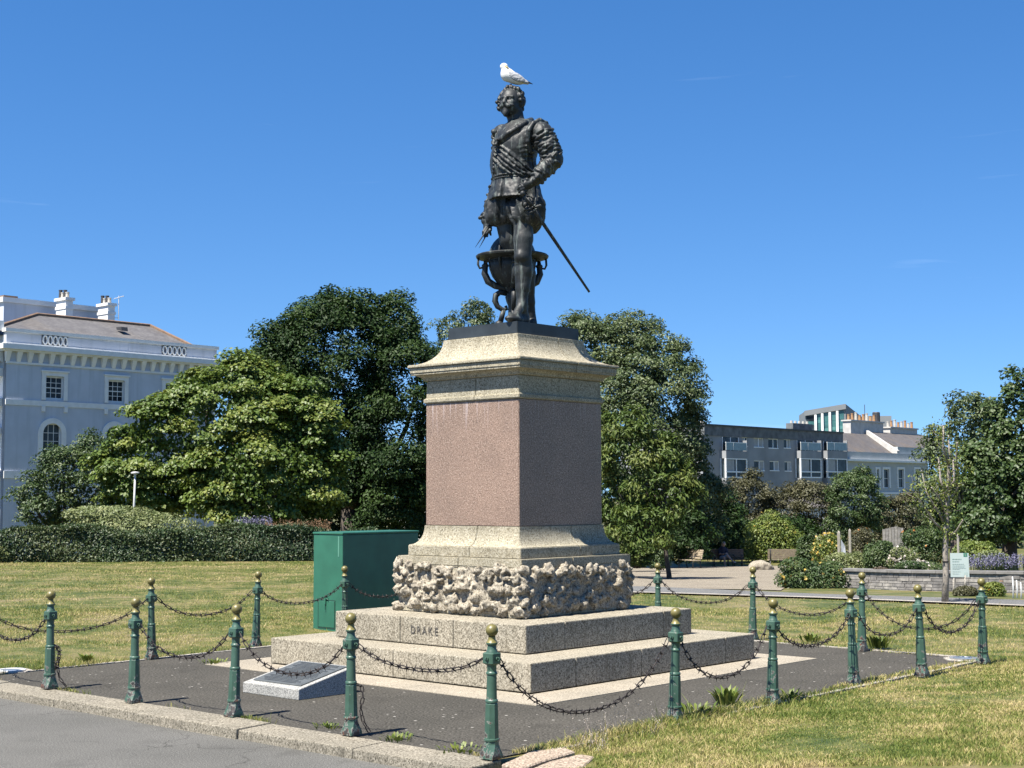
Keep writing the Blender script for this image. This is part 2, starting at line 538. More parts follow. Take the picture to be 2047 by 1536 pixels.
def leaf_mat(name, c0, c1, c2, trans=0.25, rough=0.5, spec=0.4):
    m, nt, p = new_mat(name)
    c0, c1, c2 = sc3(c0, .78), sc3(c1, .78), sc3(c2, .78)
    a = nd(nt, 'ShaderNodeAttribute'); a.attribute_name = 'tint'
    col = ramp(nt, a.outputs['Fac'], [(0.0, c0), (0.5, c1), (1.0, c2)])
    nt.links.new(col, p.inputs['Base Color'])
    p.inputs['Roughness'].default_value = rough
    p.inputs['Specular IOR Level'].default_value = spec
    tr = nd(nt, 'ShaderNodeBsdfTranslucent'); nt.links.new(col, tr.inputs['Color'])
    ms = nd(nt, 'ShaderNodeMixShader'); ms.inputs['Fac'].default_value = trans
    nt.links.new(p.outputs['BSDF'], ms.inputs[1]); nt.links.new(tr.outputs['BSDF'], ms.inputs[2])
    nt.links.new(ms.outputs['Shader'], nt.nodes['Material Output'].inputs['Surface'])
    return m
L_oak = leaf_mat('dark_oak_leaves', (0.012, 0.030, 0.007), (0.024, 0.052, 0.011), (0.048, 0.086, 0.018), 0.2, 0.55, 0.2)
L_syc = leaf_mat('sycamore_leaves', (0.046, 0.090, 0.012), (0.104, 0.160, 0.024), (0.215, 0.240, 0.045))
L_mid = leaf_mat('mid_green_leaves', (0.028, 0.058, 0.015), (0.055, 0.095, 0.024), (0.10, 0.14, 0.04))
L_blue = leaf_mat('grey_green_leaves', (0.045, 0.075, 0.026), (0.085, 0.122, 0.042), (0.14, 0.175, 0.065))
L_mag = leaf_mat('large_glossy_leaves', (0.04, 0.075, 0.014), (0.085, 0.13, 0.026), (0.16, 0.185, 0.045), 0.2, 0.5, 0.25)
L_olive = leaf_mat('brown_olive_leaves', (0.050, 0.052, 0.022), (0.085, 0.085, 0.036), (0.13, 0.12, 0.055))
L_hedge = leaf_mat('hedge_leaves', (0.016, 0.040, 0.012), (0.038, 0.072, 0.020), (0.095, 0.115, 0.034), 0.15)
L_pale = leaf_mat('pale_yellow_green_leaves', (0.11, 0.145, 0.045), (0.18, 0.215, 0.075), (0.27, 0.29, 0.12))
L_lime = leaf_mat('bright_green_leaves', (0.075, 0.12, 0.02), (0.14, 0.19, 0.03), (0.24, 0.26, 0.05))
L_red = leaf_mat('purple_brown_leaves', (0.055, 0.040, 0.028), (0.095, 0.070, 0.045), (0.15, 0.12, 0.08))
L_purple = leaf_mat('lavender_flowers', (0.16, 0.15, 0.24), (0.22, 0.21, 0.33), (0.28, 0.27, 0.40))
L_straw = leaf_mat('rust_grass_plumes', (0.20, 0.105, 0.05), (0.28, 0.16, 0.08), (0.36, 0.24, 0.13))
L_yellow = leaf_mat('yellow_flowers', (0.45, 0.30, 0.05), (0.60, 0.43, 0.10), (0.70, 0.55, 0.20))
L_orange = leaf_mat('orange_flowers', (0.45, 0.16, 0.03), (0.58, 0.24, 0.06), (0.65, 0.33, 0.10))
L_cream = leaf_mat('cream_flowers', (0.50, 0.42, 0.36), (0.62, 0.55, 0.48), (0.72, 0.66, 0.60))
M_bark = simple('bark', (0.085, 0.068, 0.052), 0.9, 0.4, 6, 0, 0.8, 18)
M_bark_grey = simple('grey_bark', (0.30, 0.265, 0.225), 0.9, 0.4, 9, 0, 0.8, 22)

# ------------------------------------------------------------------ implicit surfaces (used for carved and cast shapes)
RNG = np.random.default_rng(7)
_T = RNG.random((32, 32, 32)).astype(np.float32)
def vnoise(x, y, z):
    xi, yi, zi = np.floor(x).astype(int), np.floor(y).astype(int), np.floor(z).astype(int)
    fx, fy, fz = x - xi, y - yi, z - zi
    fx, fy, fz = [f * f * (3 - 2 * f) for f in (fx, fy, fz)]
    g = lambda a, b, c: _T[(xi + a) & 31, (yi + b) & 31, (zi + c) & 31]
    l = lambda a, b, t: a + (b - a) * t
    return l(l(l(g(0,0,0), g(1,0,0), fx), l(g(0,1,0), g(1,1,0), fx), fy), l(l(g(0,0,1), g(1,0,1), fx), l(g(0,1,1), g(1,1,1), fx), fy), fz) * 2 - 1

class Vol:
    def __init__(self, lo, hi, h):
        self.lo = np.array(lo, float); self.h = h
        self.n = np.ceil((np.array(hi, float) - self.lo) / h).astype(int) + 1
        self.ax = [self.lo[i] + h * np.arange(self.n[i]) for i in range(3)]
        self.d = np.full(tuple(self.n), 0.25, np.float32)
    def sub(self, lo, hi, pad):
        sl = []
        for i in range(3):
            a = max(0, int((lo[i] - pad - self.lo[i]) / self.h)); b = min(self.n[i], int((hi[i] + pad - self.lo[i]) / self.h) + 2)
            sl.append(slice(a, max(a + 1, b)))
        g = np.ix_(*[self.ax[i][sl[i]] for i in range(3)])
        return tuple(sl), g
    def merge(self, f, lo, hi, k=0.02, cut=False):
        sl, (x, y, z) = self.sub(lo, hi, 0.06 + k)
        v = f(x, y, z).astype(np.float32)
        d = self.d[sl]
        if cut:
            h = np.clip(0.5 - 0.5 * (d + v) / k, 0, 1)
            self.d[sl] = d * (1 - h) - v * h + k * h * (1 - h)
        else:
            h = np.clip(0.5 + 0.5 * (d - v) / k, 0, 1)
            self.d[sl] = d * (1 - h) + v * h - k * h * (1 - h)
        return self
    def ell(self, c, r, A=None, k=0.02, cut=False):
        c = np.asarray(c, float); r = np.asarray(r, float)
        A = np.eye(3) if A is None else np.asarray(A, float)
        def f(x, y, z):
            p = [(x - c[0]) * A[i][0] + (y - c[1]) * A[i][1] + (z - c[2]) * A[i][2] for i in range(3)]
            k0 = np.sqrt(sum((p[i] / r[i]) ** 2 for i in range(3)))
            k1 = np.sqrt(sum((p[i] / r[i] ** 2) ** 2 for i in range(3))) + 1e-6
            return k0 * (k0 - 1) / k1
        m = r.max()
        return self.merge(f, c - m, c + m, k, cut)
    def cone(self, a, b, ra, rb, k=0.02, cut=False):
        a = np.asarray(a, float); b = np.asarray(b, float); ba = b - a; L = float(ba @ ba) + 1e-9
        def f(x, y, z):
            px, py, pz = x - a[0], y - a[1], z - a[2]
            h = np.clip((px * ba[0] + py * ba[1] + pz * ba[2]) / L, 0, 1)
            return np.sqrt((px - ba[0] * h) ** 2 + (py - ba[1] * h) ** 2 + (pz - ba[2] * h) ** 2) - (ra + (rb - ra) * h)
        m = max(ra, rb)
        return self.merge(f, np.minimum(a, b) - m, np.maximum(a, b) + m, k, cut)
    def chain(self, pts, rad, k=0.02, cut=False):
        if np.isscalar(rad): rad = [rad] * len(pts)
        for i in range(len(pts) - 1): self.cone(pts[i], pts[i + 1], rad[i], rad[i + 1], k, cut)
        return self
    def ripple(self, amp, freq, oct_=2, lo=None, hi=None):
        m = np.abs(self.d) < 0.06 + amp
        if lo is not None:
            for i in range(3):
                sh = [1, 1, 1]; sh[i] = -1
                a = self.ax[i].reshape(sh)
                m = m & (a >= lo[i]) & (a <= hi[i])
        idx = np.nonzero(m)
        p = [self.ax[i][idx[i]] for i in range(3)]
        s = 0; f = np.array(freq if not np.isscalar(freq) else (freq,) * 3, float); A = amp
        for o in range(oct_):
            s = s + A * vnoise(p[0] * f[0] + 9.1 * o + 40, p[1] * f[1] + 40, p[2] * f[2] + 40); f = f * 2.1; A *= 0.5
        self.d[idx] += s.astype(np.float32)
        return self
    def mesh(self, name, mat=None, parent=None, smooth_=True):
        d = self.d; s = d < 0
        nx, ny, nz = d.shape
        cnt = np.zeros((nx - 1, ny - 1, nz - 1), np.int8)
        for i in (0, 1):
            for j in (0, 1):
                for k in (0, 1):
                    cnt += s[i:nx - 1 + i, j:ny - 1 + j, k:nz - 1 + k]
        act = np.nonzero((cnt > 0) & (cnt < 8))
        I, J, K = act
        vid = np.full(cnt.shape, -1, np.int64); vid[act] = np.arange(len(I))
        cor = {}
        for i in (0, 1):
            for j in (0, 1):
                for k in (0, 1): cor[i, j, k] = d[I + i, J + j, K + k]
        acc = np.zeros((len(I), 3)); w = np.zeros(len(I))
        for a in cor:
            for ax in range(3):
                if a[ax] == 0:
                    b = tuple(1 if q == ax else a[q] for q in range(3))
                    da, db = cor[a], cor[b]
                    m = (da < 0) != (db < 0)
                    t = np.where(m, da / np.where(m, da - db, 1), 0)
                    pos = [np.full(len(I), float(a[q])) for q in range(3)]
                    pos[ax] = t
                    for q in range(3): acc[:, q] += np.where(m, pos[q], 0)
                    w += m
        acc /= w[:, None]
        V = self.lo + self.h * (np.stack([I, J, K], 1) + acc)
        quads = []
        for ax in range(3):
            a0 = [slice(None)] * 3; a1 = [slice(None)] * 3
            a0[ax] = slice(0, d.shape[ax] - 1); a1[ax] = slice(1, d.shape[ax])
            s0, s1 = s[tuple(a0)], s[tuple(a1)]
            e = np.nonzero(s0 != s1)
            b, c = [(1, 2), (2, 0), (0, 1)][ax]
            ok = (e[b] > 0) & (e[c] > 0) & (e[b] < d.shape[b] - 1) & (e[c] < d.shape[c] - 1)
            e = [q[ok] for q in e]
            inside = s0[tuple(e)]
            def cell(db, dc):
                q = [e[0], e[1], e[2]]
                q[b] = e[b] - db; q[c] = e[c] - dc
                return vid[tuple(q)]
            qd = np.stack([cell(1, 1), cell(0, 1), cell(0, 0), cell(1, 0)], 1)
            qd[~inside] = qd[~inside][:, ::-1]
            quads.append(qd)
        Q = np.concatenate(quads)
        me = np_mesh(name, V if parent is None else V - ROOT[parent], Q)
        if smooth_: me.polygons.foreach_set('use_smooth', np.ones(len(Q), bool))
        return link_mesh(name, me, mat, parent)

def np_mesh(name, V, Q):
    """mesh from arrays; every face has the same number of corners"""
    me = bpy.data.meshes.new(name)
    n = Q.shape[1]
    me.vertices.add(len(V)); me.vertices.foreach_set('co', np.ascontiguousarray(V, np.float32).ravel())
    me.loops.add(Q.size); me.loops.foreach_set('vertex_index', np.ascontiguousarray(Q, np.int32).ravel())
    me.polygons.add(len(Q)); me.polygons.foreach_set('loop_start', np.arange(0, Q.size, n, dtype=np.int32))
    me.update(calc_edges=True); me.validate()
    return me
# ================================================================== ground, road, kerb, pad
def grid_ground():
    xs = np.unique(np.concatenate([np.linspace(-900, -60, 15), np.linspace(-60, -13, 40), np.arange(-13, 13, 0.2), np.linspace(13, 60, 40), np.linspace(60, 900, 15)]))
    ys = np.unique(np.concatenate([np.linspace(-60, 4, 10), np.arange(4, 30, 0.2), np.linspace(30, 110, 90), np.linspace(110, 2500, 25)]))
    X, Y = np.meshgrid(xs, ys, indexing='ij')
    Z = ground_z(X, Y)
    V = np.stack([X, Y, Z], -1).reshape(-1, 3)
    n = len(ys)
    i, j = np.meshgrid(np.arange(len(xs) - 1), np.arange(n - 1), indexing='ij')
    a = (i * n + j).ravel()
    Q = np.stack([a, a + n, a + n + 1, a + 1], 1)
    me = np_mesh('ground', V, Q)
    me.polygons.foreach_set('use_smooth', np.ones(len(Q), bool))
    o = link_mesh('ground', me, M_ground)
    return tag(o, 'sloping park lawn of part dried grass', 'ground', kind='structure')
grid_ground()

def slab(name, pts, z0, z1, mat, parent=None):
    n = len(pts)
    v = [(p[0], p[1], z0) for p in pts] + [(p[0], p[1], z1) for p in pts]
    f = [tuple(range(n - 1, -1, -1)), tuple(range(n, 2 * n))] + [(i, (i + 1) % n, n + (i + 1) % n, n + i) for i in range(n)]
    return pymesh(name, v, f, mat, parent)

ko = KERB_P + KERB_N * (KERB_W - 0.03)
o = slab('road', [ko + KERB_D * -.2, ko + KERB_D * 60, ko + KERB_D * 60 + KERB_N * 60, ko + KERB_D * -.2 + KERB_N * 60], -0.16, -0.082, M_road)
tag(o, 'worn pale grey asphalt road below the kerb', 'road', kind='structure')
ki = KERB_P + KERB_N * 0.05
padp = [CN + np.array([-0.12, 0.0]), CR_, CB_, CL_ + np.array([-0.2, 0.0])]
o = slab('asphalt_pad', padp, -0.012, 0.0, M_pad)
tag(o, 'dark asphalt square inside the chained posts', 'paving', kind='structure')

kerb = lk(bpy.data.objects.new('kerb', None))
tag(kerb, 'granite kerb between the asphalt square and the road', 'kerb', kind='structure')
ROOT[kerb] = np.zeros(3)
rk = random.Random(4)
joints = [-0.22, 1.05, 2.50, 3.98, 5.42, 6.9, 8.35, 9.8, 11.3]
for a, b in zip(joints[:-1], joints[1:]):
    mb = MB()
    j = rk.uniform(-0.012, 0.012); top = 0.014 + rk.uniform(-0.005, 0.006)
    P = lambda t, w, z: tuple(KERB_P + KERB_D * t + KERB_N * w) + (z,)
    w1 = KERB_W + j
    mb.hexa([P(a + .004, w1 + .015, -.35), P(a + .004, 0, -.35), P(b - .004, 0, -.35), P(b - .004, w1 + .015, -.35),
             P(a + .004, w1, top - .01), P(a + .004, 0, top), P(b - .004, 0, top + rk.uniform(-.004, .004)), P(b - .004, w1, top - .012)])
    s = mb.build('kerb_stone', M_kerb, kerb)
    bevel(s, 0.012, 2)
# thin concrete edging along the other three sides
edging = lk(bpy.data.objects.new('edging', None))
tag(edging, 'thin pale concrete edging round the asphalt square', 'edging', kind='structure')
for a, b in ((CN + (CR_ - CN) * 0.045, CR_), (CR_, CB_), (CB_, CL_)):
    e = b - a; L = np.hypot(*e); e = e / L; n_ = np.array([e[1], -e[0]])
    k = int(L / 0.9)
    for q in range(k):
        t0, t1 = L * q / k + .004, L * (q + 1) / k - .004
        p = [a + e * t0, a + e * t1, a + e * t1 + n_ * 0.075, a + e * t0 + n_ * 0.075]
        s = slab('edging_strip', p, -0.03, 0.006 + rk.uniform(0, .006), M_concrete, edging)
# broken sandstone flags by the near corner
for q, (pts, lab) in enumerate([([(1002, 1533), (1062, 1506), (1128, 1499), (1150, 1507), (1085, 1526), (1040, 1543)], 'pinkish sandstone flag beside the near corner post'),
             ([(1052, 1543), (1098, 1524), (1158, 1510), (1188, 1514), (1140, 1560)], 'second pinkish sandstone flag sunk in the near grass')]):
    o = slab('flagstone', [atz(u, v, .004)[:2] for u, v in pts][::-1], -0.05, 0.022 - .010 * q, M_flag)
    tag(o, lab, 'flagstone', 'sandstone flags at the near corner')
    bevel(o, .01, 1)

# ================================================================== pedestal
ped = thing('pedestal', 'tall stepped granite pedestal with pink polished block and rough rock band', 'pedestal', (MC[0], MC[1], 0), MROT)
ROOT[ped] = np.zeros(3)       # its parts are built in its own frame
def ring_blocks(a, z0, z1, xj_front, y_f, yj_side, y_b, xj_back, inner):
    out = []
    xs = [-a] + xj_front + [a]
    for x0, x1 in zip(xs[:-1], xs[1:]): out.append((x0, x1, -a, y_f))
    xs = [-a] + xj_back + [a]
    for x0, x1 in zip(xs[:-1], xs[1:]): out.append((x0, x1, y_b, a))
    ys = [y_f] + yj_side + [y_b]
    for y0, y1 in zip(ys[:-1], ys[1:]):
        out.append((inner, a, y0, y1)); out.append((-a, -inner, y0, y1))
    g = 0.0045
    for x0, x1, y0, y1 in out:
        o = MB().box(x0 + g, x1 - g, y0 + g, y1 - g, z0, z1).build('step_block', M_granite, ped)
        bevel(o, 0.012, 2)
    MB().box(-inner, inner, y_f, y_b, z0 - .012, z1 - 0.003).build('step_core', M_granite, ped)
ring_blocks(2.072, 0.014, 0.312, [0.054], -1.349, [-0.215], 1.442, [-0.4], 1.32)
ring_blocks(1.529, 0.321, 0.622, [-0.404, 0.447], -0.873, [], 0.954, [0.1], 0.9)
# granite paving strip round the lowest step
A_, S_ = 2.62, 2.072
for x0, x1, y0, y1 in ((-A_, -0.9, -A_, -S_), (-0.9, 0.75, -A_, -S_), (0.75, A_, -A_, -S_), (S_, A_, -S_, -0.6), (S_, A_, -0.6, 0.9), (S_, A_, 0.9, A_), (-A_, -S_, -S_, 0), (-A_, -S_, 0, A_), (-S_, 0, S_, A_), (0, S_, S_, A_)):
    g = .003
    MB().box(x0 + g, x1 - g, y0 + g, y1 - g, -0.06, 0.006).build('paving_slab', M_apron, ped)

def loft(prof):
    v, f = [], []
    for h, z in prof: v += [(-h, -h, z), (h, -h, z), (h, h, z), (-h, h, z)]
    for k in range(len(prof) - 1):
        for i in range(4):
            j = (i + 1) % 4
            f.append((4 * k + i, 4 * k + j, 4 * k + 4 + j, 4 * k + 4 + i))
    f.append((3, 2, 1, 0)); n = 4 * (len(prof) - 1); f.append((n, n + 1, n + 2, n + 3))
    return v, f

def tier(name, prof, mat, cuts=(), bev=0.008):
    """square course of masonry, cut into stones along the given planes (axis, position)"""
    v, f = loft(prof)
    pieces = [(v, f)]
    me = bpy.data.meshes.new(name); me.from_pydata(v, [], f)
    bm0 = bmesh.new(); bm0.from_mesh(me)
    bpy.data.meshes.remove(me)
    stones = [bm0]
    for ax, pos in cuts:
        nxt = []
        for bm in stones:
            for sgn in (1, -1):
                b2 = bm.copy()
                no = Vector((sgn if ax == 0 else 0, sgn if ax == 1 else 0, 0))
                co = Vector((pos - sgn * 0.0025 if ax == 0 else 0, pos - sgn * 0.0025 if ax == 1 else 0, 0))
                geom = b2.verts[:] + b2.edges[:] + b2.faces[:]
                r = bmesh.ops.bisect_plane(b2, geom=geom, plane_co=co, plane_no=no, clear_outer=True)
                ed = [e for e in r['geom_cut'] if isinstance(e, bmesh.types.BMEdge)]
                if ed: bmesh.ops.edgeloop_fill(b2, edges=ed)
                if b2.faces: nxt.append(b2)
        stones = nxt
    for bm in stones:
        es = [e for e in bm.edges if len(e.link_faces) == 2 and e.calc_face_angle(0) > R(35)]
        bmesh.ops.bevel(bm, geom=es, offset=bev, segments=2, affect='EDGES')
        me = bpy.data.meshes.new(name); bm.to_mesh(me); bm.free()
        link_mesh(name, me, mat, ped)

def cav(h0, z0, h1, z1, n=12):
    return [(h1 + (h0 - h1) * (1 - math.sin(t * math.pi / 2 / n)), z0 + (z1 - z0) * (1 - math.cos(t * math.pi / 2 / n))) for t in range(n + 1)]
tier('band_slab', [(0.99, 0.626), (0.99, 1.18), (1.002, 1.185), (1.002, 1.282)], M_granite_pale, [(0, 0.02), (1, -0.1)])
tier('base_moulding', [(0.9103, 1.2845), (0.9103, 1.405)] + cav(0.902, 1.412, 0.772, 1.636) + [(0.772, 1.6425)], M_granite_pale, [(0, 0.11), (1, 0.145)], 0.006)
tier('pink_block', [(0.7579, 1.645), (0.7579, 3.112)], M_pink, (), 0.006)
tier('frieze', [(0.765, 3.1145), (0.782, 3.125), (0.782, 3.168), (0.757, 3.178), (0.752, 3.385)], M_granite_pale, [(0, 0.07)], 0.005)
tier('cornice', [(0.757, 3.3875), (0.775, 3.392)] + [(0.785 + 0.085 * (1 - math.cos(t * math.pi / 2 / 8)), 3.395 + 0.06 * math.sin(t * math.pi / 2 / 8)) for t in range(9)] + [(0.888, 3.458), (0.888, 3.480), (0.898, 3.484), (0.898, 3.548)], M_granite_pale, [(1, 0.123)], 0.004)
tier('cap_stone', [(0.9213, 3.5505), (0.9213, 3.577)] + cav(0.915, 3.585, 0.612, 3.885) + [(0.610, 3.892)], M_granite_pale, [(1, 0.123)], 0.005)
tier('bronze_plinth', [(0.568, 3.8945), (0.568, 4.041)], M_bronze_dark, (), 0.006)

def rock_band():
    vol = Vol((-1.18, -1.18, 0.60), (1.18, 1.18, 1.27), 0.013)
    def f(x, y, z):
        q = [np.abs(x) - 1.0, np.abs(y) - 1.0, np.abs(z - 0.92) - 0.26]
        q = np.broadcast_arrays(*q)
        return np.sqrt(sum(np.maximum(a, 0) ** 2 for a in q)) + np.minimum(np.maximum(np.maximum(q[0], q[1]), q[2]), 0) - 0.0
    vol.merge(f, (-1, -1, .66), (1, 1, 1.18), 0.01)
    rr = np.random.default_rng(11)
    def rot(rr):
        q = rr.normal(size=4); q /= np.linalg.norm(q); w, x, y, z = q
        return np.array([[1-2*(y*y+z*z), 2*(x*y-z*w), 2*(x*z+y*w)], [2*(x*y+z*w), 1-2*(x*x+z*z), 2*(y*z-x*w)], [2*(x*z-y*w), 2*(y*z+x*w), 1-2*(x*x+y*y)]])
    def chunk(c, r, A, k):
        c = np.asarray(c, float)
        def f(x, y, z):
            p = [(x - c[0]) * A[i][0] + (y - c[1]) * A[i][1] + (z - c[2]) * A[i][2] for i in range(3)]
            q = [np.abs(p[i]) / r[i] for i in range(3)]
            oc = (q[0] + q[1] + q[2]) / 1.75                      # box with broken-off corners
            return (np.maximum(np.maximum(np.maximum(q[0], q[1]), q[2]), oc) - 1) * r.min() * .8
        m = r.max() * 1.3
        vol.merge(f, c - m, c + m, k)
    for side in range(4):
        for row in range(5):
            for c in range(19):
                t = -1.0 + 2.0 * (c + 0.5 + rr.uniform(-.5, .5)) / 19
                z = 0.725 + 0.105 * row + rr.uniform(-.045, .04)
                o_ = 0.985 + rr.uniform(-.02, .035) + (.012 if row in (0, 4) else 0)
                if rr.random() < .22: continue
                p = [(t, -o_), (o_, t), (-t, o_), (-o_, -t)][side]
                r = np.array([rr.uniform(.042, .078), rr.uniform(.042, .072), rr.uniform(.042, .078)])
                chunk((p[0], p[1], z), r, rot(rr), 0.007)
        for q in range(30):                      # holes and clefts between the stones
            t = rr.uniform(-1, 1); z = rr.uniform(.72, 1.16); o_ = 1.04
            p = [(t, -o_), (o_, t), (-t, o_), (-o_, -t)][side]
            vol.ell((p[0], p[1], z), (rr.uniform(.014, .04),) * 2 + (rr.uniform(.02, .05),), rot(rr), 0.012, cut=True)
    vol.ripple(0.011, 15, 2)
    vol.ripple(0.008, 38, 2)
    return vol.mesh('rock_band', M_rock, ped, smooth_=False)
rock_band()

def text_mesh(txt, size, extrude, spacing=1.0):
    cu = bpy.data.curves.new('lettering', 'FONT'); cu.body = txt; cu.size = size; cu.extrude = extrude
    cu.align_x = 'CENTER'; cu.align_y = 'CENTER'; cu.space_character = spacing; cu.resolution_u = 3
    t = bpy.data.objects.new('lettering', cu); lk(t)
    dg = bpy.context.evaluated_depsgraph_get()
    me = bpy.data.meshes.new_from_object(t.evaluated_get(dg))
    bpy.data.objects.remove(t); bpy.data.curves.remove(cu)
    return me
M_letter_dark = simple('dark_lettering', (0.12, 0.11, 0.095), 0.9, 0.3, 20)  # letters stand slightly proud; dark colour imitates the shade in carved ones
for k, ch in enumerate('DRAKE'):
    me = text_mesh(ch, 0.125, 0.002)
    o = link_mesh('letter', me, M_letter_dark, ped)
    o.location = (-0.185 + 0.0935 * k, -1.5305, 0.475)
    o.rotation_euler = (math.pi / 2, 0, 0)
    o.scale = (0.85, 1, 1)

# plaque wedge
wd = thing('plaque_stone', 'low sloping pale granite wedge carrying a dark plaque in front of the steps', 'plaque', (MC[0], MC[1], 0), MROT)
ROOT[wd] = np.zeros(3)
x0, x1, y0, y1, hf, hb = -0.285, 0.60, -3.85, -3.12, 0.105, 0.265
o = MB().hexa([(x0, y0, 0.001), (x1, y0, 0.001), (x1, y1, 0.001), (x0, y1, 0.001), (x0, y0, hf), (x1, y0, hf), (x1, y1, hb), (x0, y1, hb)]).build('wedge', M_white_granite, wd)
bevel(o, .008, 2)
sl = (hb - hf) / (y1 - y0)
zt = lambda y, d: hf + (y - y0) * sl + d
xa, xb, ya, yb = x0 + .075, x1 - .06, y0 + .075, y1 - .05
pq = MB().hexa([(xa, ya, zt(ya, -.004)), (xb, ya, zt(ya, -.004)), (xb, yb, zt(yb, -.004)), (xa, yb, zt(yb, -.004)),
                (xa, ya, zt(ya, .014)), (xb, ya, zt(ya, .014)), (xb, yb, zt(yb, .014)), (xa, yb, zt(yb, .014))]).build('plaque', M_plaque, wd)
bevel(pq, .004, 1)
mb = MB(); rq = random.Random(3)
for r_ in range(17):                               # rows of small raised words
    y = yb - .045 - r_ * (yb - ya - .075) / 16
    x = xa + .05 + rq.uniform(0, .10)
    end = xb - .05 - rq.uniform(0, .12)
    while x < end:
        w = rq.uniform(.018, .06)
        mb.hexa([(x, y, zt(y, .013)), (x + w, y, zt(y, .013)), (x + w, y + .014, zt(y + .014, .013)), (x, y + .014, zt(y + .014, .013)),
                 (x, y, zt(y, .017)), (x + w, y, zt(y, .017)), (x + w, y + .014, zt(y + .014, .017)), (x, y + .014, zt(y + .014, .017))])
        x += w + .012
tag(mb.build('inscription', M_letters, pq), kind='stuff')

# ================================================================== posts and chains
post_proto = None
BALL_Z = 0.957
def make_post():
    t = thing('chain_post', '', 'post')
    # flared square foot with chamfered corners
    def oct8(h, c, z): return [(h, -h + c, z), (h, h - c, z), (h - c, h, z), (-h + c, h, z), (-h, h - c, z), (-h, -h + c, z), (-h + c, -h, z), (h - c, -h, z)]
    def stack(rings):
        v = []; f = []
        for r_ in rings: v += r_
        for k in range(len(rings) - 1):
            for i in range(8):
                j = (i + 1) % 8
                f.append((8 * k + i, 8 * k + j, 8 * k + 8 + j, 8 * k + 8 + i))
        f.append(tuple(range(7, -1, -1))); n = 8 * (len(rings) - 1); f.append(tuple(n + i for i in range(8)))
        return v, f
    v, f = stack([oct8(.066, .004, 0), oct8(.066, .006, .022), oct8(.061, .022, .062), oct8(.055, .0322, .105), oct8(.054, .0316, .130)])
    pymesh('foot', v, f, M_green, t)
    o = MB().lathe([(.056, .128), (.062, .132), (.063, .140), (.062, .147), (.055, .151)], 20).build('ring', M_green, t); shade_auto(o)
    v, f = stack([oct8(.0530, .0310, .150), oct8(.0455, .0267, .405), oct8(.0405, .0237, .414)])
    pymesh('lower_shaft', v, f, M_green, t)
    o = MB().lathe([(.041, .413), (.048, .418), (.049, .428), (.047, .437), (.0405, .442)], 20).build('ring', M_green, t); shade_auto(o)
    o = MB().lathe([(.0405, .440), (.0375, .625), (.043, .628), (.0445, .636), (.042, .644), (.036, .650), (.037, .690), (.043, .715)], 20).build('shaft', M_green, t); shade_auto(o)
    v, f = stack([oct8(.040, .012, .700), oct8(.051, .006, .712), oct8(.051, .006, .784), oct8(.044, .012, .793)])
    blk = pymesh('block', v, f, M_green, t)
    for a in range(4):
        d = np.array([math.cos(a * math.pi / 2), math.sin(a * math.pi / 2), 0]); s = np.array([-d[1], d[0], 0])
        if a in (0, 3):
            mb = MB().tube([d * .048 + np.array([0, 0, .748]), d * .062 + np.array([0, 0, .748])], .014, 10)
            mb.tube([d * (.066 + .011 * math.cos(w)) + np.array([0, 0, .745 + .013 * math.sin(w)]) for w in np.linspace(0, 2 * math.pi, 9)[:-1]], .0045, 6, True)
            mb.build('eye', M_green, blk)
    o = MB().lathe([(.044, .792), (.041, .806), (.035, .815), (.034, .845), (.042, .852), (.044, .860), (.043, .866)], 20).build('neck', M_green, t); shade_auto(o)
    fin = MB().lathe([(.043, .866), (.040, .871), (.031, .885), (.027, .900), (.028, .912)], 20).build('finial', M_gold, t); shade_auto(fin)
    o = MB().sphere((0, 0, BALL_Z), .0485, 22, 14).build('ball', M_gold, fin, True)
    return t
post_proto = make_post()
POSTS = {'f0': (-0.165, 11.12), 'f1': (-1.35, 12.24), 'f2': (-2.525, 13.25), 'f3': (-3.67, 14.18), 'f4': (-4.82, 15.23), 'f5': (-6.0, 16.30),
         'r1': (1.42, 12.92), 'r2': (2.48, 14.02), 'r3': (3.585, 15.4), 'r4': (4.50, 16.10), 'r5': (5.57, 17.33),
         'l1': (-4.455, 18.03), 'l2': (-3.425, 19.45), 'l3': (-2.40, 20.85), 'l4': (-1.35, 21.95), 'bk': (-0.1, 23.0),
         'b1': (4.455, 18.66), 'b2': (3.315, 20.2), 'b3': (2.13, 21.4), 'b4': (1.05, 22.3)}
PLAB = {'f0': 'tallest nearest green post with gold ball at the front corner, chipped paint', 'f1': 'green post with gold ball, second along the kerb, loose chain hanging at its side',
        'f2': 'green post with gold ball on the kerb, left of the sloping plaque', 'f3': 'green post with gold ball, fourth along the kerb, beside the road',
        'f4': 'green post with gold ball, leftmost on the kerb, tangle of chain at its foot', 'f5': 'green corner post with gold ball beyond the left edge',
        'r1': 'green post with gold ball, first along the grass bank right of the nearest post', 'r2': 'green post with gold ball, second along the grass bank on the right',
        'r3': 'green post with gold ball on the grass bank, overlapping a farther post behind it', 'r4': 'green post with gold ball, fourth along the grass bank on the right',
        'r5': 'rightmost green post with gold ball, beside the round ground light', 'l1': 'leftmost far green post with gold ball on the lawn edge',
        'l2': 'far green post with gold ball on the lawn edge left of the cabinet', 'l3': 'far green post with gold ball in front of the green cabinet',
        'l4': 'green post hidden behind the pedestal, next to the cabinet', 'bk': 'green post at the hidden back corner behind the pedestal', 'b4': 'green post hidden behind the rock band on the right',
        'b1': 'far green post with gold ball just behind a nearer post on the right', 'b2': 'far green post with gold ball behind the right end of the steps',
        'b3': 'far green post with gold ball just right of the rock band'}
rp = random.Random(5)
first = True
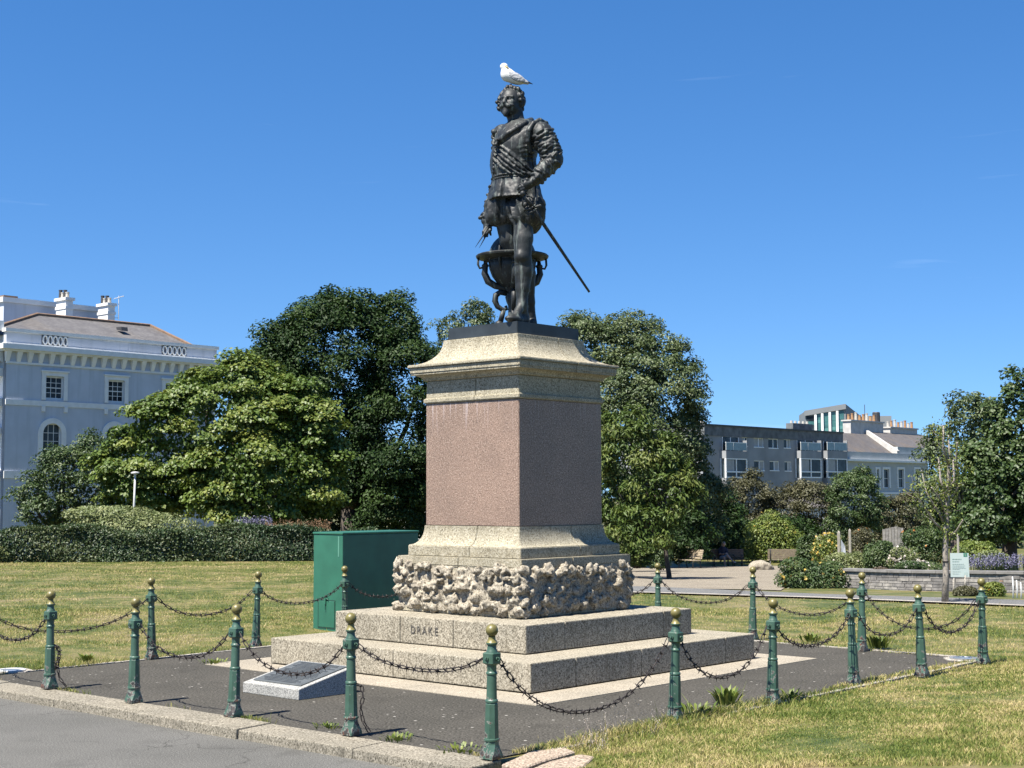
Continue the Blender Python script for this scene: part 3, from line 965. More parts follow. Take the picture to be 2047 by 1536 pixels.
for k, (x, y) in POSTS.items():
    t = post_proto if first else copy_tree(post_proto)
    first = False
    z = 0.02 if k[0] == 'f' else max(0.0, float(ground_z(x, y)))
    t.location = (x, y, z if k[0] == 'f' else 0.0)
    t.rotation_euler = (rp.uniform(-.028, .028), rp.uniform(-.028, .028), MROT + rp.uniform(-.06, .06))
    tag(t, PLAB[k], 'post', 'green chain posts round the monument')

def make_link():
    pts = []
    L, W = .046, .0125
    for i in range(12):
        w = 2 * math.pi * i / 12
        c, s = math.cos(w), math.sin(w)
        pts.append(((L - W) * (1 if c > .01 else -1 if c < -.01 else 0) + W * c, W * s * 1.1, 0))
    return MB().tube(pts, .0050, 5, True)
def make_spike():
    mb = MB()
    for a in range(4):
        w = a * math.pi / 2 + .4
        d = np.array([0, math.cos(w), math.sin(w)])
        mb.tube([d * 0.0, d * .041], [.0095, .0008], 4)
    mb.sphere((0, 0, 0), .011, 6, 4)
    return mb
ml = make_link(); me_link = bpy.data.meshes.new('link'); me_link.from_pydata(ml.v, [], ml.f); me_link.materials.append(M_iron)
ml = make_spike(); me_spike = bpy.data.meshes.new('spike'); me_spike.from_pydata(ml.v, [], ml.f); me_spike.materials.append(M_iron)

def hang(name, pts, label, group, pitch=.085, spikes=True):
    """string links and spiked studs along a polyline"""
    pts = np.asarray(pts, float)
    seg = np.linalg.norm(np.diff(pts, axis=0), axis=1); cum = np.concatenate([[0], np.cumsum(seg)])
    n = max(2, int(cum[-1] / pitch))
    t = thing(name, label, 'chain', pts[0], 0, group)
    P = lambda s: np.array([np.interp(s, cum, pts[:, i]) for i in range(3)])
    for i in range(n):
        s0, s1 = cum[-1] * i / n, cum[-1] * (i + 1) / n
        a, b = P(s0), P(s1)
        d = Vector(b - a)
        q = d.to_track_quat('X', 'Z') @ Matrix.Rotation((0.7 if i % 2 else -0.8) + rp.uniform(-.3, .3), 3, 'X').to_quaternion()
        l = lk(bpy.data.objects.new('link', me_link)); l.parent = t
        l.location = tuple((a + b) / 2 - pts[0]); l.rotation_mode = 'QUATERNION'; l.rotation_quaternion = q
        l.scale = (d.length / .084, 1, 1)
        if spikes and i > 0:
            s = lk(bpy.data.objects.new('spike', me_spike)); s.parent = t
            s.location = tuple(a - pts[0]); s.rotation_mode = 'QUATERNION'
            s.rotation_quaternion = d.to_track_quat('X', 'Z') @ Matrix.Rotation(rp.uniform(0, 1.5), 3, 'X').to_quaternion()
    return t

def chain_between(a, b, sag, label):
    A, B = np.array(POSTS[a] + (.745,)), np.array(POSTS[b] + (.745,))
    e = (B - A) / np.linalg.norm(B - A)
    if a[0] == 'f': A[2] += .02
    if b[0] == 'f': B[2] += .02
    A = A + e * .075; B = B - e * .075
    s = np.linspace(0, 1, 40)
    k = 2.2
    c = (np.cosh(k * (2 * s - 1)) - math.cosh(k)) / (math.cosh(k) - 1)      # catenary, -1 at the middle
    pts = A[None] * (1 - s[:, None]) + B[None] * s[:, None]
    pts[:, 2] += sag * c
    hang('chain', pts, label, 'spiked chains between the posts')
CH = [('f0', 'f1', .15, 'spiked chain between the nearest post and the next one along the kerb'),
      ('f1', 'f2', .31, 'spiked chain sagging in front of the sloping plaque'),
      ('f2', 'f3', .27, 'spiked chain along the kerb left of the plaque'),
      ('f4', 'f5', .30, 'spiked chain leaving the picture at the far left of the kerb'),
      ('f5', 'l1', .33, 'spiked chain passing behind the leftmost kerb post to the lawn edge'),
      ('f0', 'r1', .52, 'heavy spiked chain sagging deepest, right of the nearest post'),
      ('r1', 'r2', .42, 'spiked chain hanging in front of the lowest step end'),
      ('r2', 'r3', .26, 'spiked chain between second and third posts on the grass bank'),
      ('r3', 'r4', .26, 'spiked chain between third and fourth posts on the grass bank'),
      ('r4', 'r5', .32, 'spiked chain at the right end of the grass bank'),
      ('l1', 'l2', .26, 'spiked chain over the lawn edge between the two leftmost far posts'),
      ('l2', 'l3', .22, 'spiked chain over the lawn edge beside the green cabinet'),
      ('l3', 'l4', .22, 'spiked chain in front of the dark side of the cabinet'),
      ('b4', 'b3', .25, 'spiked chain just emerging behind the rock band on the right'),
      ('b3', 'b2', .28, 'spiked chain in front of the gravel area behind the pedestal'),
      ('b2', 'b1', .34, 'spiked chain far right between two far posts over the lawn'),
      ('b1', 'r5', .40, 'spiked chain at the far right corner reaching the rightmost post')]
for c_ in CH: chain_between(*c_)
def loose(k, label, dx, zt_, n=2):
    x, y = POSTS[k]
    pts = [(x + .05 * 0.75, y + .02, zt_), (x + .085, y + .0, zt_ - .015), (x + .10, y - .01, zt_ - .10), (x + .075, y, zt_ - .2), (x + .10, y + .0, .12), (x + dx, y + .01, .035)]
    hang('loose_chain', pts, label, None, .05, False)
    if n > 1:
        pts = [(x + .04, y + .02, zt_ - .02), (x + .11, y - .03, zt_ - .06), (x + .09, y - .03, zt_ - .16), (x + .06, y - .01, zt_ - .25)]
        hang('loose_chain', pts, label.replace('loose', 'second loose'), None, .04, True)
loose('f1', 'loose chain hanging down the side of the second kerb post', .15, .43, 1)
loose('f4', 'loose chain bundled at the foot of the leftmost kerb post', .17, .46, 2)

# ================================================================== cabinet, ground lights
ce = atz(684, 1264, 0.0)
cab = thing('cabinet', 'green painted metal utility cabinet standing on the lawn left of the pedestal', 'cabinet', (ce[0], ce[1], 0), MROT)
ROOT[cab] = np.zeros(3)
o = MB().box(-0.66, 0, 0, 1.56, -0.03, 1.425).build('body', M_cabinet, cab); bevel(o, .012, 2)
o = MB().box(-0.672, 0.012, -0.012, 1.572, 1.427, 1.46).build('lid', M_cabinet, cab); bevel(o, .01, 2)
hd = MB().box(-0.53, -0.17, -0.010, 0.004, .05, .44).build('hatch', M_cabinet, cab); bevel(hd, .004, 1)
mb = MB()
for a in ((-.545, -.535, .035, .455), (-.165, -.155, .035, .455), (-.535, -.165, .445, .455), (-.535, -.165, .035, .045)):
    mb.box(a[0], a[1], -0.006, 0.002, a[2], a[3])
mb.build('hatch_seam', M_cab_dark, cab)
mb = MB().box(-.375, -.345, -.03, -.008, .40, .50); mb.box(-.385, -.315, -.026, -.008, .47, .49); mb.tube([(-.36, -.028, .40), (-.357, -.03, .31)], .007, 6); mb.tube([(-.315, -.02, .48), (-.30, -.03, .46)], .006, 6)
mb.build('latch', M_cabinet, cab)
mb = MB().box(-.10, -.072, -.004, .004, 1.10, 1.40)
mb.build('label_plate', simple('faded_label', (0.12, 0.30, 0.22), .5), cab)
for s in (0, 1):
    MB().box(-0.668, -0.60, .1 + s * 1.2, .3 + s * 1.2, .3, .34).build('hinge', M_cabinet, cab)

for u, v, lab in ((22, 1341, 'round ground light with white rim in the left lawn edge'), (1926, 1317, 'round ground light in pale concrete beside the rightmost post')):
    p = atz(u, v, 0.01)
    t = thing('ground_light', lab, 'ground light', (p[0], p[1], 0.0), 0.3, 'round lights sunk in the ground')
    o = MB().lathe([(.24, -.05), (.24, .008), (.235, .012)], 8).build('concrete_collar', M_concrete, t)
    o = MB().lathe([(.165, .0), (.165, .022), (.158, .026), (.122, .024), (.118, .014)], 28).build('rim', M_white if u < 100 else M_steel, t); shade_auto(o)
    o = MB().lathe([(.12, .0), (.12, .018), (.07, .023), (.02, .024)], 28).build('lens', M_lens, t); shade_auto(o)
    for q in range(6):
        a = q * math.pi / 3
        MB().lathe([(.008, .0), (.008, .030)], 6, (.14 * math.cos(a), .14 * math.sin(a))).build('bolt', M_steel, t)
# ================================================================== vegetation
def leaf_obj(name, pos, nrm, size, tint, mat, parent, aspect=.55, rng=None, droop=.0, root=None):
    """one mesh of leaf-sized folded diamonds"""
    rng = rng or RNG
    N = len(pos)
    nrm = nrm / (np.linalg.norm(nrm, axis=1, keepdims=True) + 1e-9)
    t = rng.normal(size=(N, 3)); t[:, 2] -= droop
    t -= nrm * np.sum(t * nrm, 1, keepdims=True); t /= np.linalg.norm(t, axis=1, keepdims=True) + 1e-9
    b = np.cross(nrm, t)
    L = size[:, None]; W = L * aspect
    f = rng.uniform(.05, .22, (N, 1))
    V = np.empty((N, 4, 3))
    V[:, 0] = pos - t * L * .5
    V[:, 1] = pos + b * W * .5 + nrm * L * f - t * L * .08
    V[:, 2] = pos + t * L * .5 - nrm * L * .08
    V[:, 3] = pos - b * W * .5 + nrm * L * f - t * L * .08
    V = V.reshape(-1, 3)
    if root is not None: V = V - root
    a = np.arange(N) * 4
    Q = np.concatenate([np.stack([a, a + 1, a + 2], 1), np.stack([a, a + 2, a + 3], 1)])
    me = np_mesh(name, V, Q)
    at_ = me.attributes.new('tint', 'FLOAT', 'POINT')
    at_.data.foreach_set('value', np.repeat(np.clip(tint, 0, 1), 4).astype(np.float32))
    return tag(link_mesh(name, me, mat, parent), kind='stuff')

def crown_points(lobes, dens, rng, cr=.55, leaves=110, inner=.25, back=.4, flat=.55, up=.6, leaf=.2):
    """compact clumps standing out over an inner shell of leaves, on a set of ellipsoid lobes (centre, radii)"""
    P, Nn, T = [], [], []
    for li, (c, r) in enumerate(lobes):
        c = np.asarray(c, float); r = np.asarray(r, float)
        area = 4 * math.pi * ((r[0] * r[1]) ** 1.6 / 3 + (r[0] * r[2]) ** 1.6 / 3 + (r[1] * r[2]) ** 1.6 / 3) ** (1 / 1.6)
        view = -c / np.linalg.norm(c); view[2] = 0
        def buried(q, k):
            m = np.zeros(len(q), bool)
            for lj, (c2, r2) in enumerate(lobes):
                if lj != li: m |= (((q - c2) / (np.asarray(r2) * k)) ** 2).sum(1) < 1
            return m
        # inner shell, tinted darker to paint in shade between the clumps
        m = int(area * 2.6 / (leaf * leaf * .9))
        d = rng.normal(size=(m, 3)); d /= np.linalg.norm(d, axis=1, keepdims=True)
        keep = (d @ view > -.3) | (rng.random(m) < .3)
        d = d[keep]
        q = c + d * r * rng.uniform(.62, .88, (len(d), 1))
        ok = ~buried(q, .7)
        q, d = q[ok], d[ok]
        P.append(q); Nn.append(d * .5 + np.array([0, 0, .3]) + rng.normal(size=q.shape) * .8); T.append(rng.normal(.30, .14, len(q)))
        # clumps
        n = int(area * dens) + 4
        d = rng.normal(size=(n, 3)); d /= np.linalg.norm(d, axis=1, keepdims=True)
        keep = ((d @ view > -.25) | (rng.random(n) < back)) & (d[:, 2] > -.75)
        d = d[keep]
        cc_ = c + d * r * rng.uniform(.84, 1.06, (len(d), 1))
        ok = ~buried(cc_, .82)
        for cc, dd in zip(cc_[ok], d[ok]):
            s = cr * rng.uniform(.55, 1.35)
            m = int(leaves * (s / cr) ** 1.8 * rng.uniform(.75, 1.2)) + 3
            off = rng.normal(size=(m, 3)); off *= (rng.random((m, 1)) ** .45) / (np.linalg.norm(off, axis=1, keepdims=True) + 1e-6)
            off *= np.array([s, s, s * flat])
            off[:, 2] -= .30 * (off[:, 0] ** 2 + off[:, 1] ** 2) / max(s, .01)
            out = dd / np.linalg.norm(dd)
            nn = out * .45 + np.array([0, 0, up]) + off / s * .5 + rng.normal(size=(m, 3)) * .45
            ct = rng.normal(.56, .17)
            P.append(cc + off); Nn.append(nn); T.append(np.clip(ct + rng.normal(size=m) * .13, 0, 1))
    return np.concatenate(P), np.concatenate(Nn), np.concatenate(T)

DEBUG = False
def limb(mb, a, b, ra, rb, rng, bend=.12, n=6):
    a = np.asarray(a, float); b = np.asarray(b, float)
    L = np.linalg.norm(b - a)
    off = rng.normal(size=3) * L * bend; off[2] *= .3
    pts = [a + (b - a) * t + off * math.sin(math.pi * t) for t in np.linspace(0, 1, n)]
    mb.tube(pts, [ra + (rb - ra) * t for t in np.linspace(0, 1, n)], 7)

def tree(name, label, base, lobes, mat, leaf=.2, dens=1.0, cr=.55, leaves=100, seed=1, trunk=.28, bark=None, group='park trees', aspect=.55, flat=.55, up=.6, inner=.25, back=.4, droop=0., n_limbs=10, cat='tree', split=.35):
    rng = np.random.default_rng(seed)
    base = np.asarray(base, float)
    t = thing(name, label, cat, base, 0, group)
    P, N_, T = crown_points(lobes, dens, rng, cr, leaves, inner, back, flat, up, leaf)
    ok = P[:, 2] > ground_z(P[:, 0], P[:, 1]) + .05
    P, N_, T = P[ok], N_[ok], T[ok]
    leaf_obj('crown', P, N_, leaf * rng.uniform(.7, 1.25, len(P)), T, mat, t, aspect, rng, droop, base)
    if DEBUG: print('LEAVES', name, len(P))
    if trunk:
        mb = MB()
        top = np.mean([l[0] for l in lobes], axis=0)
        fork = base + (top - base) * split; fork[:2] = base[:2] + (top - base)[:2] * split * .5
        mb.tube([base - np.array([0, 0, .3]), base + (fork - base) * .1, base + (fork - base) * .5, fork], [trunk * 1.5, trunk * 1.1, trunk * .95, trunk * .85], 10)
        for q in range(n_limbs):
            c, r = lobes[q % len(lobes)]
            d = rng.normal(size=3); d[2] = abs(d[2]) * .8
            d /= np.linalg.norm(d)
            tip = np.asarray(c) + d * np.asarray(r) * rng.uniform(.3, .62)
            limb(mb, fork, tip, trunk * .55, trunk * .08, rng)
        mb.build('trunk', bark or M_bark, t, True, True)
    return t

def lobe(u0, u1, v0, v1, Y, depth=None):
    """ellipsoid filling the pixel box u0..u1, v0..v1 at distance Y"""
    a = at((u0 + u1) / 2, (v0 + v1) / 2, Y)
    rx = (u1 - u0) / 2 * Y / F_PX; rz = (v1 - v0) / 2 * Y / F_PX
    return (a, (rx, depth if depth else rx * .9, rz))

def gbase(u, Y):
    x = (u - 1023.5) / F_PX * Y
    return (x, Y, float(ground_z(x, Y)))

# ---- left of the pedestal
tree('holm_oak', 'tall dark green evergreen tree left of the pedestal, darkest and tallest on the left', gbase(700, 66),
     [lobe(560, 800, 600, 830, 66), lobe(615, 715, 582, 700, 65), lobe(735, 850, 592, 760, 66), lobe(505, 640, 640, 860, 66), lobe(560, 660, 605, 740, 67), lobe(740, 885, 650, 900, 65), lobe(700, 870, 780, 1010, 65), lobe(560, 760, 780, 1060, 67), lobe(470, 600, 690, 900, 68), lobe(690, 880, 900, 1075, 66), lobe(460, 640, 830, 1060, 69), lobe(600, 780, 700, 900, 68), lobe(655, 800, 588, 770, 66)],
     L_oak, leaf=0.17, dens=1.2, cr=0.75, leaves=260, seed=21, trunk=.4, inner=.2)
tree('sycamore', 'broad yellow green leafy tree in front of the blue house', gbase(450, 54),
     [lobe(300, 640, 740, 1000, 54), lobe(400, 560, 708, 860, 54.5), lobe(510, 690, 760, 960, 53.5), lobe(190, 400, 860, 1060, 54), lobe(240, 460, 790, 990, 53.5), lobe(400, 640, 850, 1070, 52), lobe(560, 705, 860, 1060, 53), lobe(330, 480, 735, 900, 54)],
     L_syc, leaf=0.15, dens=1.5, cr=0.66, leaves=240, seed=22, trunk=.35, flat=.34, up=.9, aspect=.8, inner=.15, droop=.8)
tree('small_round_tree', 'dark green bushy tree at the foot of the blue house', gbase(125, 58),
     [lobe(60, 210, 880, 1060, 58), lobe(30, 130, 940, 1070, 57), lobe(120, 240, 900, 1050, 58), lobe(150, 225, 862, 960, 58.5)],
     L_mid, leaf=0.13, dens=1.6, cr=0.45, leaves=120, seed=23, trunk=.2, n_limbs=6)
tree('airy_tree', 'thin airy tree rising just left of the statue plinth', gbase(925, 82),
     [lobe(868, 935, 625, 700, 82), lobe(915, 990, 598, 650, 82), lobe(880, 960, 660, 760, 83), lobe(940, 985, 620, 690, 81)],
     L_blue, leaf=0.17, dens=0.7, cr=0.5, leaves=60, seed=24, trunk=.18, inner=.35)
# ---- right of the pedestal
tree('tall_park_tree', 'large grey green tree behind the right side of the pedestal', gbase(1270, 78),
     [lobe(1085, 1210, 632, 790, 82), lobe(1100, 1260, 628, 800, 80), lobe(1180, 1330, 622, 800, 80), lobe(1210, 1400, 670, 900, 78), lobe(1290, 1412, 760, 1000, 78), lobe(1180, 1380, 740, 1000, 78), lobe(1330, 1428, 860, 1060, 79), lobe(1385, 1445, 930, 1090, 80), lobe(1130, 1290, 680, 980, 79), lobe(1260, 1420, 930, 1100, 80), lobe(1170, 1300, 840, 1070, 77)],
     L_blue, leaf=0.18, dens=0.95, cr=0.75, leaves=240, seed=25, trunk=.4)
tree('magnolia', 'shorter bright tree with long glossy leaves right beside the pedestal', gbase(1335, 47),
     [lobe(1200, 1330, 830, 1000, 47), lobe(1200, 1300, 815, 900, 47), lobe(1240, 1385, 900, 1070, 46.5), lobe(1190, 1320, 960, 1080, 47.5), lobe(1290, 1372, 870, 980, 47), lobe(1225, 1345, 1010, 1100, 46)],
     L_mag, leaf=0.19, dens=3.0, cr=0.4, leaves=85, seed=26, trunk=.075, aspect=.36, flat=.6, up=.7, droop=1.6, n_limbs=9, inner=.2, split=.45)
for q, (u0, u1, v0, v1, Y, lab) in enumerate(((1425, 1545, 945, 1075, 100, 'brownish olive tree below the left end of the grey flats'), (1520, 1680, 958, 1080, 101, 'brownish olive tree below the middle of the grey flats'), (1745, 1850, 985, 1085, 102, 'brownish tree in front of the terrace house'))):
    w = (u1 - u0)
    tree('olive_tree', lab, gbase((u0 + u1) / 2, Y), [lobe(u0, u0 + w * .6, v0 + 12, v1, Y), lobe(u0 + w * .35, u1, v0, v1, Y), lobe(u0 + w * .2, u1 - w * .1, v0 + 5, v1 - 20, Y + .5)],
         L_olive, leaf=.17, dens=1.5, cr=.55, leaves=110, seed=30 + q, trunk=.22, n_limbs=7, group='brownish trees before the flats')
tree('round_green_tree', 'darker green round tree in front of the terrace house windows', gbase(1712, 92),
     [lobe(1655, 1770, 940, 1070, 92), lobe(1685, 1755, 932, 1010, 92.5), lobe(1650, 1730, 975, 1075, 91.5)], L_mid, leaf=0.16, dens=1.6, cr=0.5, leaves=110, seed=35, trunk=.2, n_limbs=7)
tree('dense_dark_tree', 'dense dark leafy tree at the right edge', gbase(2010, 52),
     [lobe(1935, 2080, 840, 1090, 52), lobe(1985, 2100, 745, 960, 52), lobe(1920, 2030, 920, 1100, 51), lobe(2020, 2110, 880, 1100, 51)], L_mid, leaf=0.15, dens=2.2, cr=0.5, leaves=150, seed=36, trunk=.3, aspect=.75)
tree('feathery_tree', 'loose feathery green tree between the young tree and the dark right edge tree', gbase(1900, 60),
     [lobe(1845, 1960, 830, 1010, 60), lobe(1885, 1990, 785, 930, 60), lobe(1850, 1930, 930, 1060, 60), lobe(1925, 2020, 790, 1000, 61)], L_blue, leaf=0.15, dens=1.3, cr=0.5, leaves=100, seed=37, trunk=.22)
tree('back_hedge_tree', 'dark shrubbery mass behind the benches', gbase(1480, 90),
     [lobe(1205, 1330, 1000, 1140, 64), lobe(1300, 1420, 1015, 1135, 76), lobe(1395, 1490, 985, 1130, 85), lobe(1390, 1500, 1020, 1135, 90), lobe(1440, 1580, 1040, 1130, 92), lobe(1330, 1430, 1040, 1120, 92), lobe(1500, 1640, 1030, 1110, 94)], L_oak, leaf=0.2, dens=1.2, cr=0.6, leaves=90, seed=38, trunk=.15, n_limbs=0, cat='shrub', group='garden shrubs')
tree('back_hedge_tree', 'dark foliage seen low behind the pedestal on the left', gbase(790, 72),
     [lobe(700, 860, 960, 1080, 72), lobe(800, 960, 980, 1090, 74), lobe(620, 760, 990, 1090, 72)], L_oak, leaf=0.22, dens=1.0, cr=0.6, leaves=90, seed=39, trunk=.15, n_limbs=0, cat='shrub', group='garden shrubs')
tree('back_hedge_tree', 'distant dark tree belt behind the garden on the right', gbase(1850, 112),
     [lobe(1690, 1800, 1020, 1110, 112), lobe(1780, 1900, 1010, 1110, 112), lobe(1880, 2060, 960, 1120, 112)], L_mid, leaf=0.25, dens=0.9, cr=0.7, leaves=85, seed=40, trunk=.15, n_limbs=0, cat='shrub', group='garden shrubs')

# young bare-limbed tree with a guard collar
def young_tree():
    rng = np.random.default_rng(51)
    b = ghit(1890, 1207)
    t = thing('young_tree', 'slender young tree with pale bare limbs standing in the lawn edge on the right', 'tree', b, 0, None)
    Y = b[1]
    mb = MB()
    tr = [at(u, v, Y) for u, v in ((1889, 1212), (1891, 1150), (1890, 1100), (1892, 1060), (1893, 1010), (1896, 960), (1898, 910), (1896, 870))]
    mb.tube(tr, [.068, .058, .052, .050, .042, .034, .024, .010], 9)
    LB = []
    for pts in (((1891, 1065), (1868, 1045), (1845, 1010), (1828, 985)), ((1892, 1050), (1870, 1015), (1852, 985), (1842, 940)), ((1893, 1020), (1905, 990), (1922, 965)), ((1894, 1000), (1880, 960), (1876, 915)),
                ((1896, 960), (1910, 930), (1914, 885)), ((1893, 1030), (1880, 1000), (1862, 975)), ((1892, 1075), (1912, 1062), (1925, 1040)), ((1897, 930), (1885, 895), (1886, 850)), ((1893, 985), (1908, 960), (1905, 915))):
        p = [at(u, v, Y + rng.uniform(-.35, .35) * k) for k, (u, v) in enumerate(pts)]
        mb.tube(p, [.026, .020, .014, .007][:len(p)], 6); LB.append(p)
        for q in range(5):
            i = rng.integers(1, len(p)); a = p[i - 1] + (p[i] - p[i - 1]) * rng.random()
            e = a + rng.normal(size=3) * .14 + np.array([0, 0, .1])
            mb.tube([a, e], [.005, .002], 4); LB.append([a, e])
    mb.build('trunk', M_bark_grey, t, True, True)
    P = []
    for p in LB:
        for q in range(26):
            i = rng.integers(1, len(p)); f = rng.random()
            P.append(p[i - 1] + (p[i] - p[i - 1]) * f + rng.normal(size=3) * .075)
    P = np.array(P); N_ = rng.normal(size=P.shape) + np.array([0, -.2, .7])
    leaf_obj('crown', P, N_, rng.uniform(.04, .075, len(P)), rng.normal(.6, .2, len(P)), L_lime, t, .5, rng, .5, b)
    c = at(1890, 1123, Y)
    MB().lathe([(.056, c[2] - .012), (.060, c[2] - .012), (.060, c[2] + .012), (.056, c[2] + .012)], 12, (c[0], c[1])).build('tie', M_iron, t, False, True)
young_tree()

# ---- hedge along the lawn, planting behind it
def hedge(name, label, a, b, h, w, n, mat, leaf, seed):
    rng = np.random.default_rng(seed)
    a = np.asarray(a, float); b = np.asarray(b, float)
    e = b - a; L = np.linalg.norm(e); e /= L; nn = np.array([e[1], -e[0]])
    if nn @ (-a) < 0: nn = -nn
    t = thing(name, label, 'hedge', (a[0], a[1], 0))
    s = rng.uniform(0, L, n)
    face = rng.random(n)
    top = face < .3
    hh = h * (1 + .10 * np.sin(s * 1.1 + 1) + .05 * np.sin(s * 2.9) + rng.normal(size=n) * .02)
    z = np.where(top, hh + rng.normal(size=n) * .04, rng.uniform(0.02, 1, n) * hh)
    wob = .16 * np.sin(s * 1.7) + .10 * np.sin(s * 4.1 + z * 3) + .10 * np.sin(z * 5 + s)
    o = np.where(top, rng.uniform(-w / 2, w / 2, n), w / 2 + wob * .6 + np.abs(rng.normal(size=n)) * -.16 + rng.normal(size=n) * .05)
    P = np.stack([a[0] + e[0] * s + nn[0] * o, a[1] + e[1] * s + nn[1] * o, z], 1)
    N_ = np.where(top[:, None], np.array([0, 0, 1.0]), np.array([nn[0], nn[1], .35])) + rng.normal(size=(n, 3)) * .55
    patch = .5 + .28 * np.sin(s * .9 + 2) * np.sin(s * .37) + .12 * np.sin(z * 4 + s * 2)
    leaf_obj('foliage', P, N_, leaf * rng.uniform(.6, 1.4, n), patch + rng.normal(size=n) * .2, mat, t, .6, rng, 0., np.array([a[0], a[1], 0]))
    mb = MB()                                # stems inside
    for q in range(int(L * 3)):
        s_ = (q + rng.random()) / 3; c = a + e * s_ + nn * rng.uniform(-.2, .2)
        mb.tube([(c[0], c[1], -.05), (c[0] + rng.normal() * .12, c[1] + rng.normal() * .12, h * .85)], [.025, .008], 5)
    tag(mb.build('stems', M_bark, t, True, True), kind='stuff')
hedge('hedge', 'clipped dark green hedge along the far edge of the left lawn', (-20, 44.6), (-4.2, 45.0), .97, 1.0, 62000, L_hedge, .075, 61)

def shrub(name, label, u0, u1, v0, v1, Y, mat, leaf, n, seed, group='garden shrubs', flower=None, nf=0, fs=.06, aspect=.55, cat='shrub', lumps=5):
    rng = np.random.default_rng(seed)
    bx_, by_, bz_ = gbase((u0 + u1) / 2, Y)
    zb = at((u0 + u1) / 2, v1, Y)[2]
    t = thing(name, label, cat, (bx_, by_, zb), 0, group)
    lob = [lobe(u0, u1, v0 + (v1 - v0) * .15, v1 + (v1 - v0) * .1, Y)]
    for q in range(lumps):
        cu = rng.uniform(u0 + (u1 - u0) * .2, u1 - (u1 - u0) * .2); wu = (u1 - u0) * rng.uniform(.18, .32); hv = (v1 - v0) * rng.uniform(.25, .5)
        vt = v0 + (v1 - v0) * rng.uniform(0, .35)
        lob.append(lobe(cu - wu, cu + wu, vt, vt + hv * 1.4, Y + rng.uniform(-.3, .3)))
    area = [l[1][0] * l[1][2] for l in lob]; tot = sum(area)
    P, N_, T = [], [], []
    for l, ar in zip(lob, area):
        m = int(n * ar / tot)
        d = rng.normal(size=(m, 3)); d /= np.linalg.norm(d, axis=1, keepdims=True)
        k = rng.uniform(.6, 1.05, (m, 1)) ** .6
        P.append(l[0] + d * np.array(l[1]) * k); N_.append(d * .7 + np.array([0, -.1, .5]) + rng.normal(size=(m, 3)) * .5)
        T.append(.5 + .3 * np.sin(P[-1][:, 0] * 6 + seed) * np.sin(P[-1][:, 2] * 7) + rng.normal(size=m) * .17)
    P = np.concatenate(P); N_ = np.concatenate(N_); T = np.concatenate(T)
    ok = P[:, 2] > zb - .02
    leaf_obj('foliage', P[ok], N_[ok], leaf * rng.uniform(.65, 1.3, ok.sum()), T[ok], mat, t, aspect, rng, 0., np.array([bx_, by_, zb]))
    mb = MB()
    for q in range(7):
        c = lob[rng.integers(0, len(lob))][0]
        limb(mb, (bx_ + rng.normal() * .08, by_ + rng.normal() * .08, zb - .1), c, .03, .008, rng, .05, 4)
    tag(mb.build('stems', M_bark, t, True, True), kind='stuff')
    if flower:
        idx = rng.choice(np.nonzero(ok)[0], nf)
        d = N_[idx] / np.linalg.norm(N_[idx], axis=1, keepdims=True)
        leaf_obj('flowers', np.repeat(P[idx] + d * .06, 3, 0) + rng.normal(size=(nf * 3, 3)) * fs * .3, np.repeat(d, 3, 0) + rng.normal(size=(nf * 3, 3)) * .5, np.full(nf * 3, fs), rng.random(nf * 3), flower, t, .9, rng, 0., np.array([bx_, by_, zb]))
    return t
shrub('pale_shrub', 'pale yellow green shrub mound showing over the hedge on the left', 130, 405, 1010, 1090, 46.8, L_pale, .10, 12000, 70)
shrub('pale_shrub', 'small pale grassy shrub at the left end of the hedge', -20, 30, 1085, 1122, 44.2, L_pale, .08, 1500, 71)

def spikes(name, label, u0, u1, v0, v1, Y, mat, n, seed, cat='plants', green=None, zb=None, wid=.02, group='flower clumps', leafs=.05):
    """upright flower spikes or plumes"""
    rng = np.random.default_rng(seed)
    b = np.array(gbase((u0 + u1) / 2, Y)); b[2] = at((u0 + u1) / 2, v1, Y)[2]
    t = thing(name, label, cat, b, 0, group)
    P, N_, mb = [], [], MB()
    for q in range(n):
        u = rng.uniform(u0, u1); yy = Y + rng.uniform(-.5, .5)
        a = at(u, v1, yy); top = at(u + rng.normal() * 3, v0 + (v1 - v0) * abs(rng.normal() * .22), yy)
        if q % 2 == 0: mb.tube([a, (a + top) / 2, top], [wid * .35, wid * .3, wid * .12], 3)
        m = 9
        k = rng.uniform(.45, 1, (m, 1))
        P.append(a + (top - a) * k + rng.normal(size=(m, 3)) * wid); N_.append(rng.normal(size=(m, 3)))
    tag(mb.build('stalks', green or L_mid, t, False, True), kind='stuff')
    P = np.concatenate(P); N_ = np.concatenate(N_)
    leaf_obj('flowers', P, N_, leafs * rng.uniform(.6, 1.3, len(P)), rng.random(len(P)), mat, t, .5, rng, 0., b)
spikes('lavender', 'hazy purple flower spikes above the hedge top', 468, 545, 1030, 1075, 46.5, L_purple, 160, 72)
spikes('plume_grass', 'rust coloured grass plumes above the hedge left of the cabinet', 530, 660, 1038, 1080, 46.2, L_straw, 230, 73)
spikes('lavender', 'purple flowers at the left end of the hedge', -20, 12, 1070, 1105, 44.6, L_purple, 50, 74)

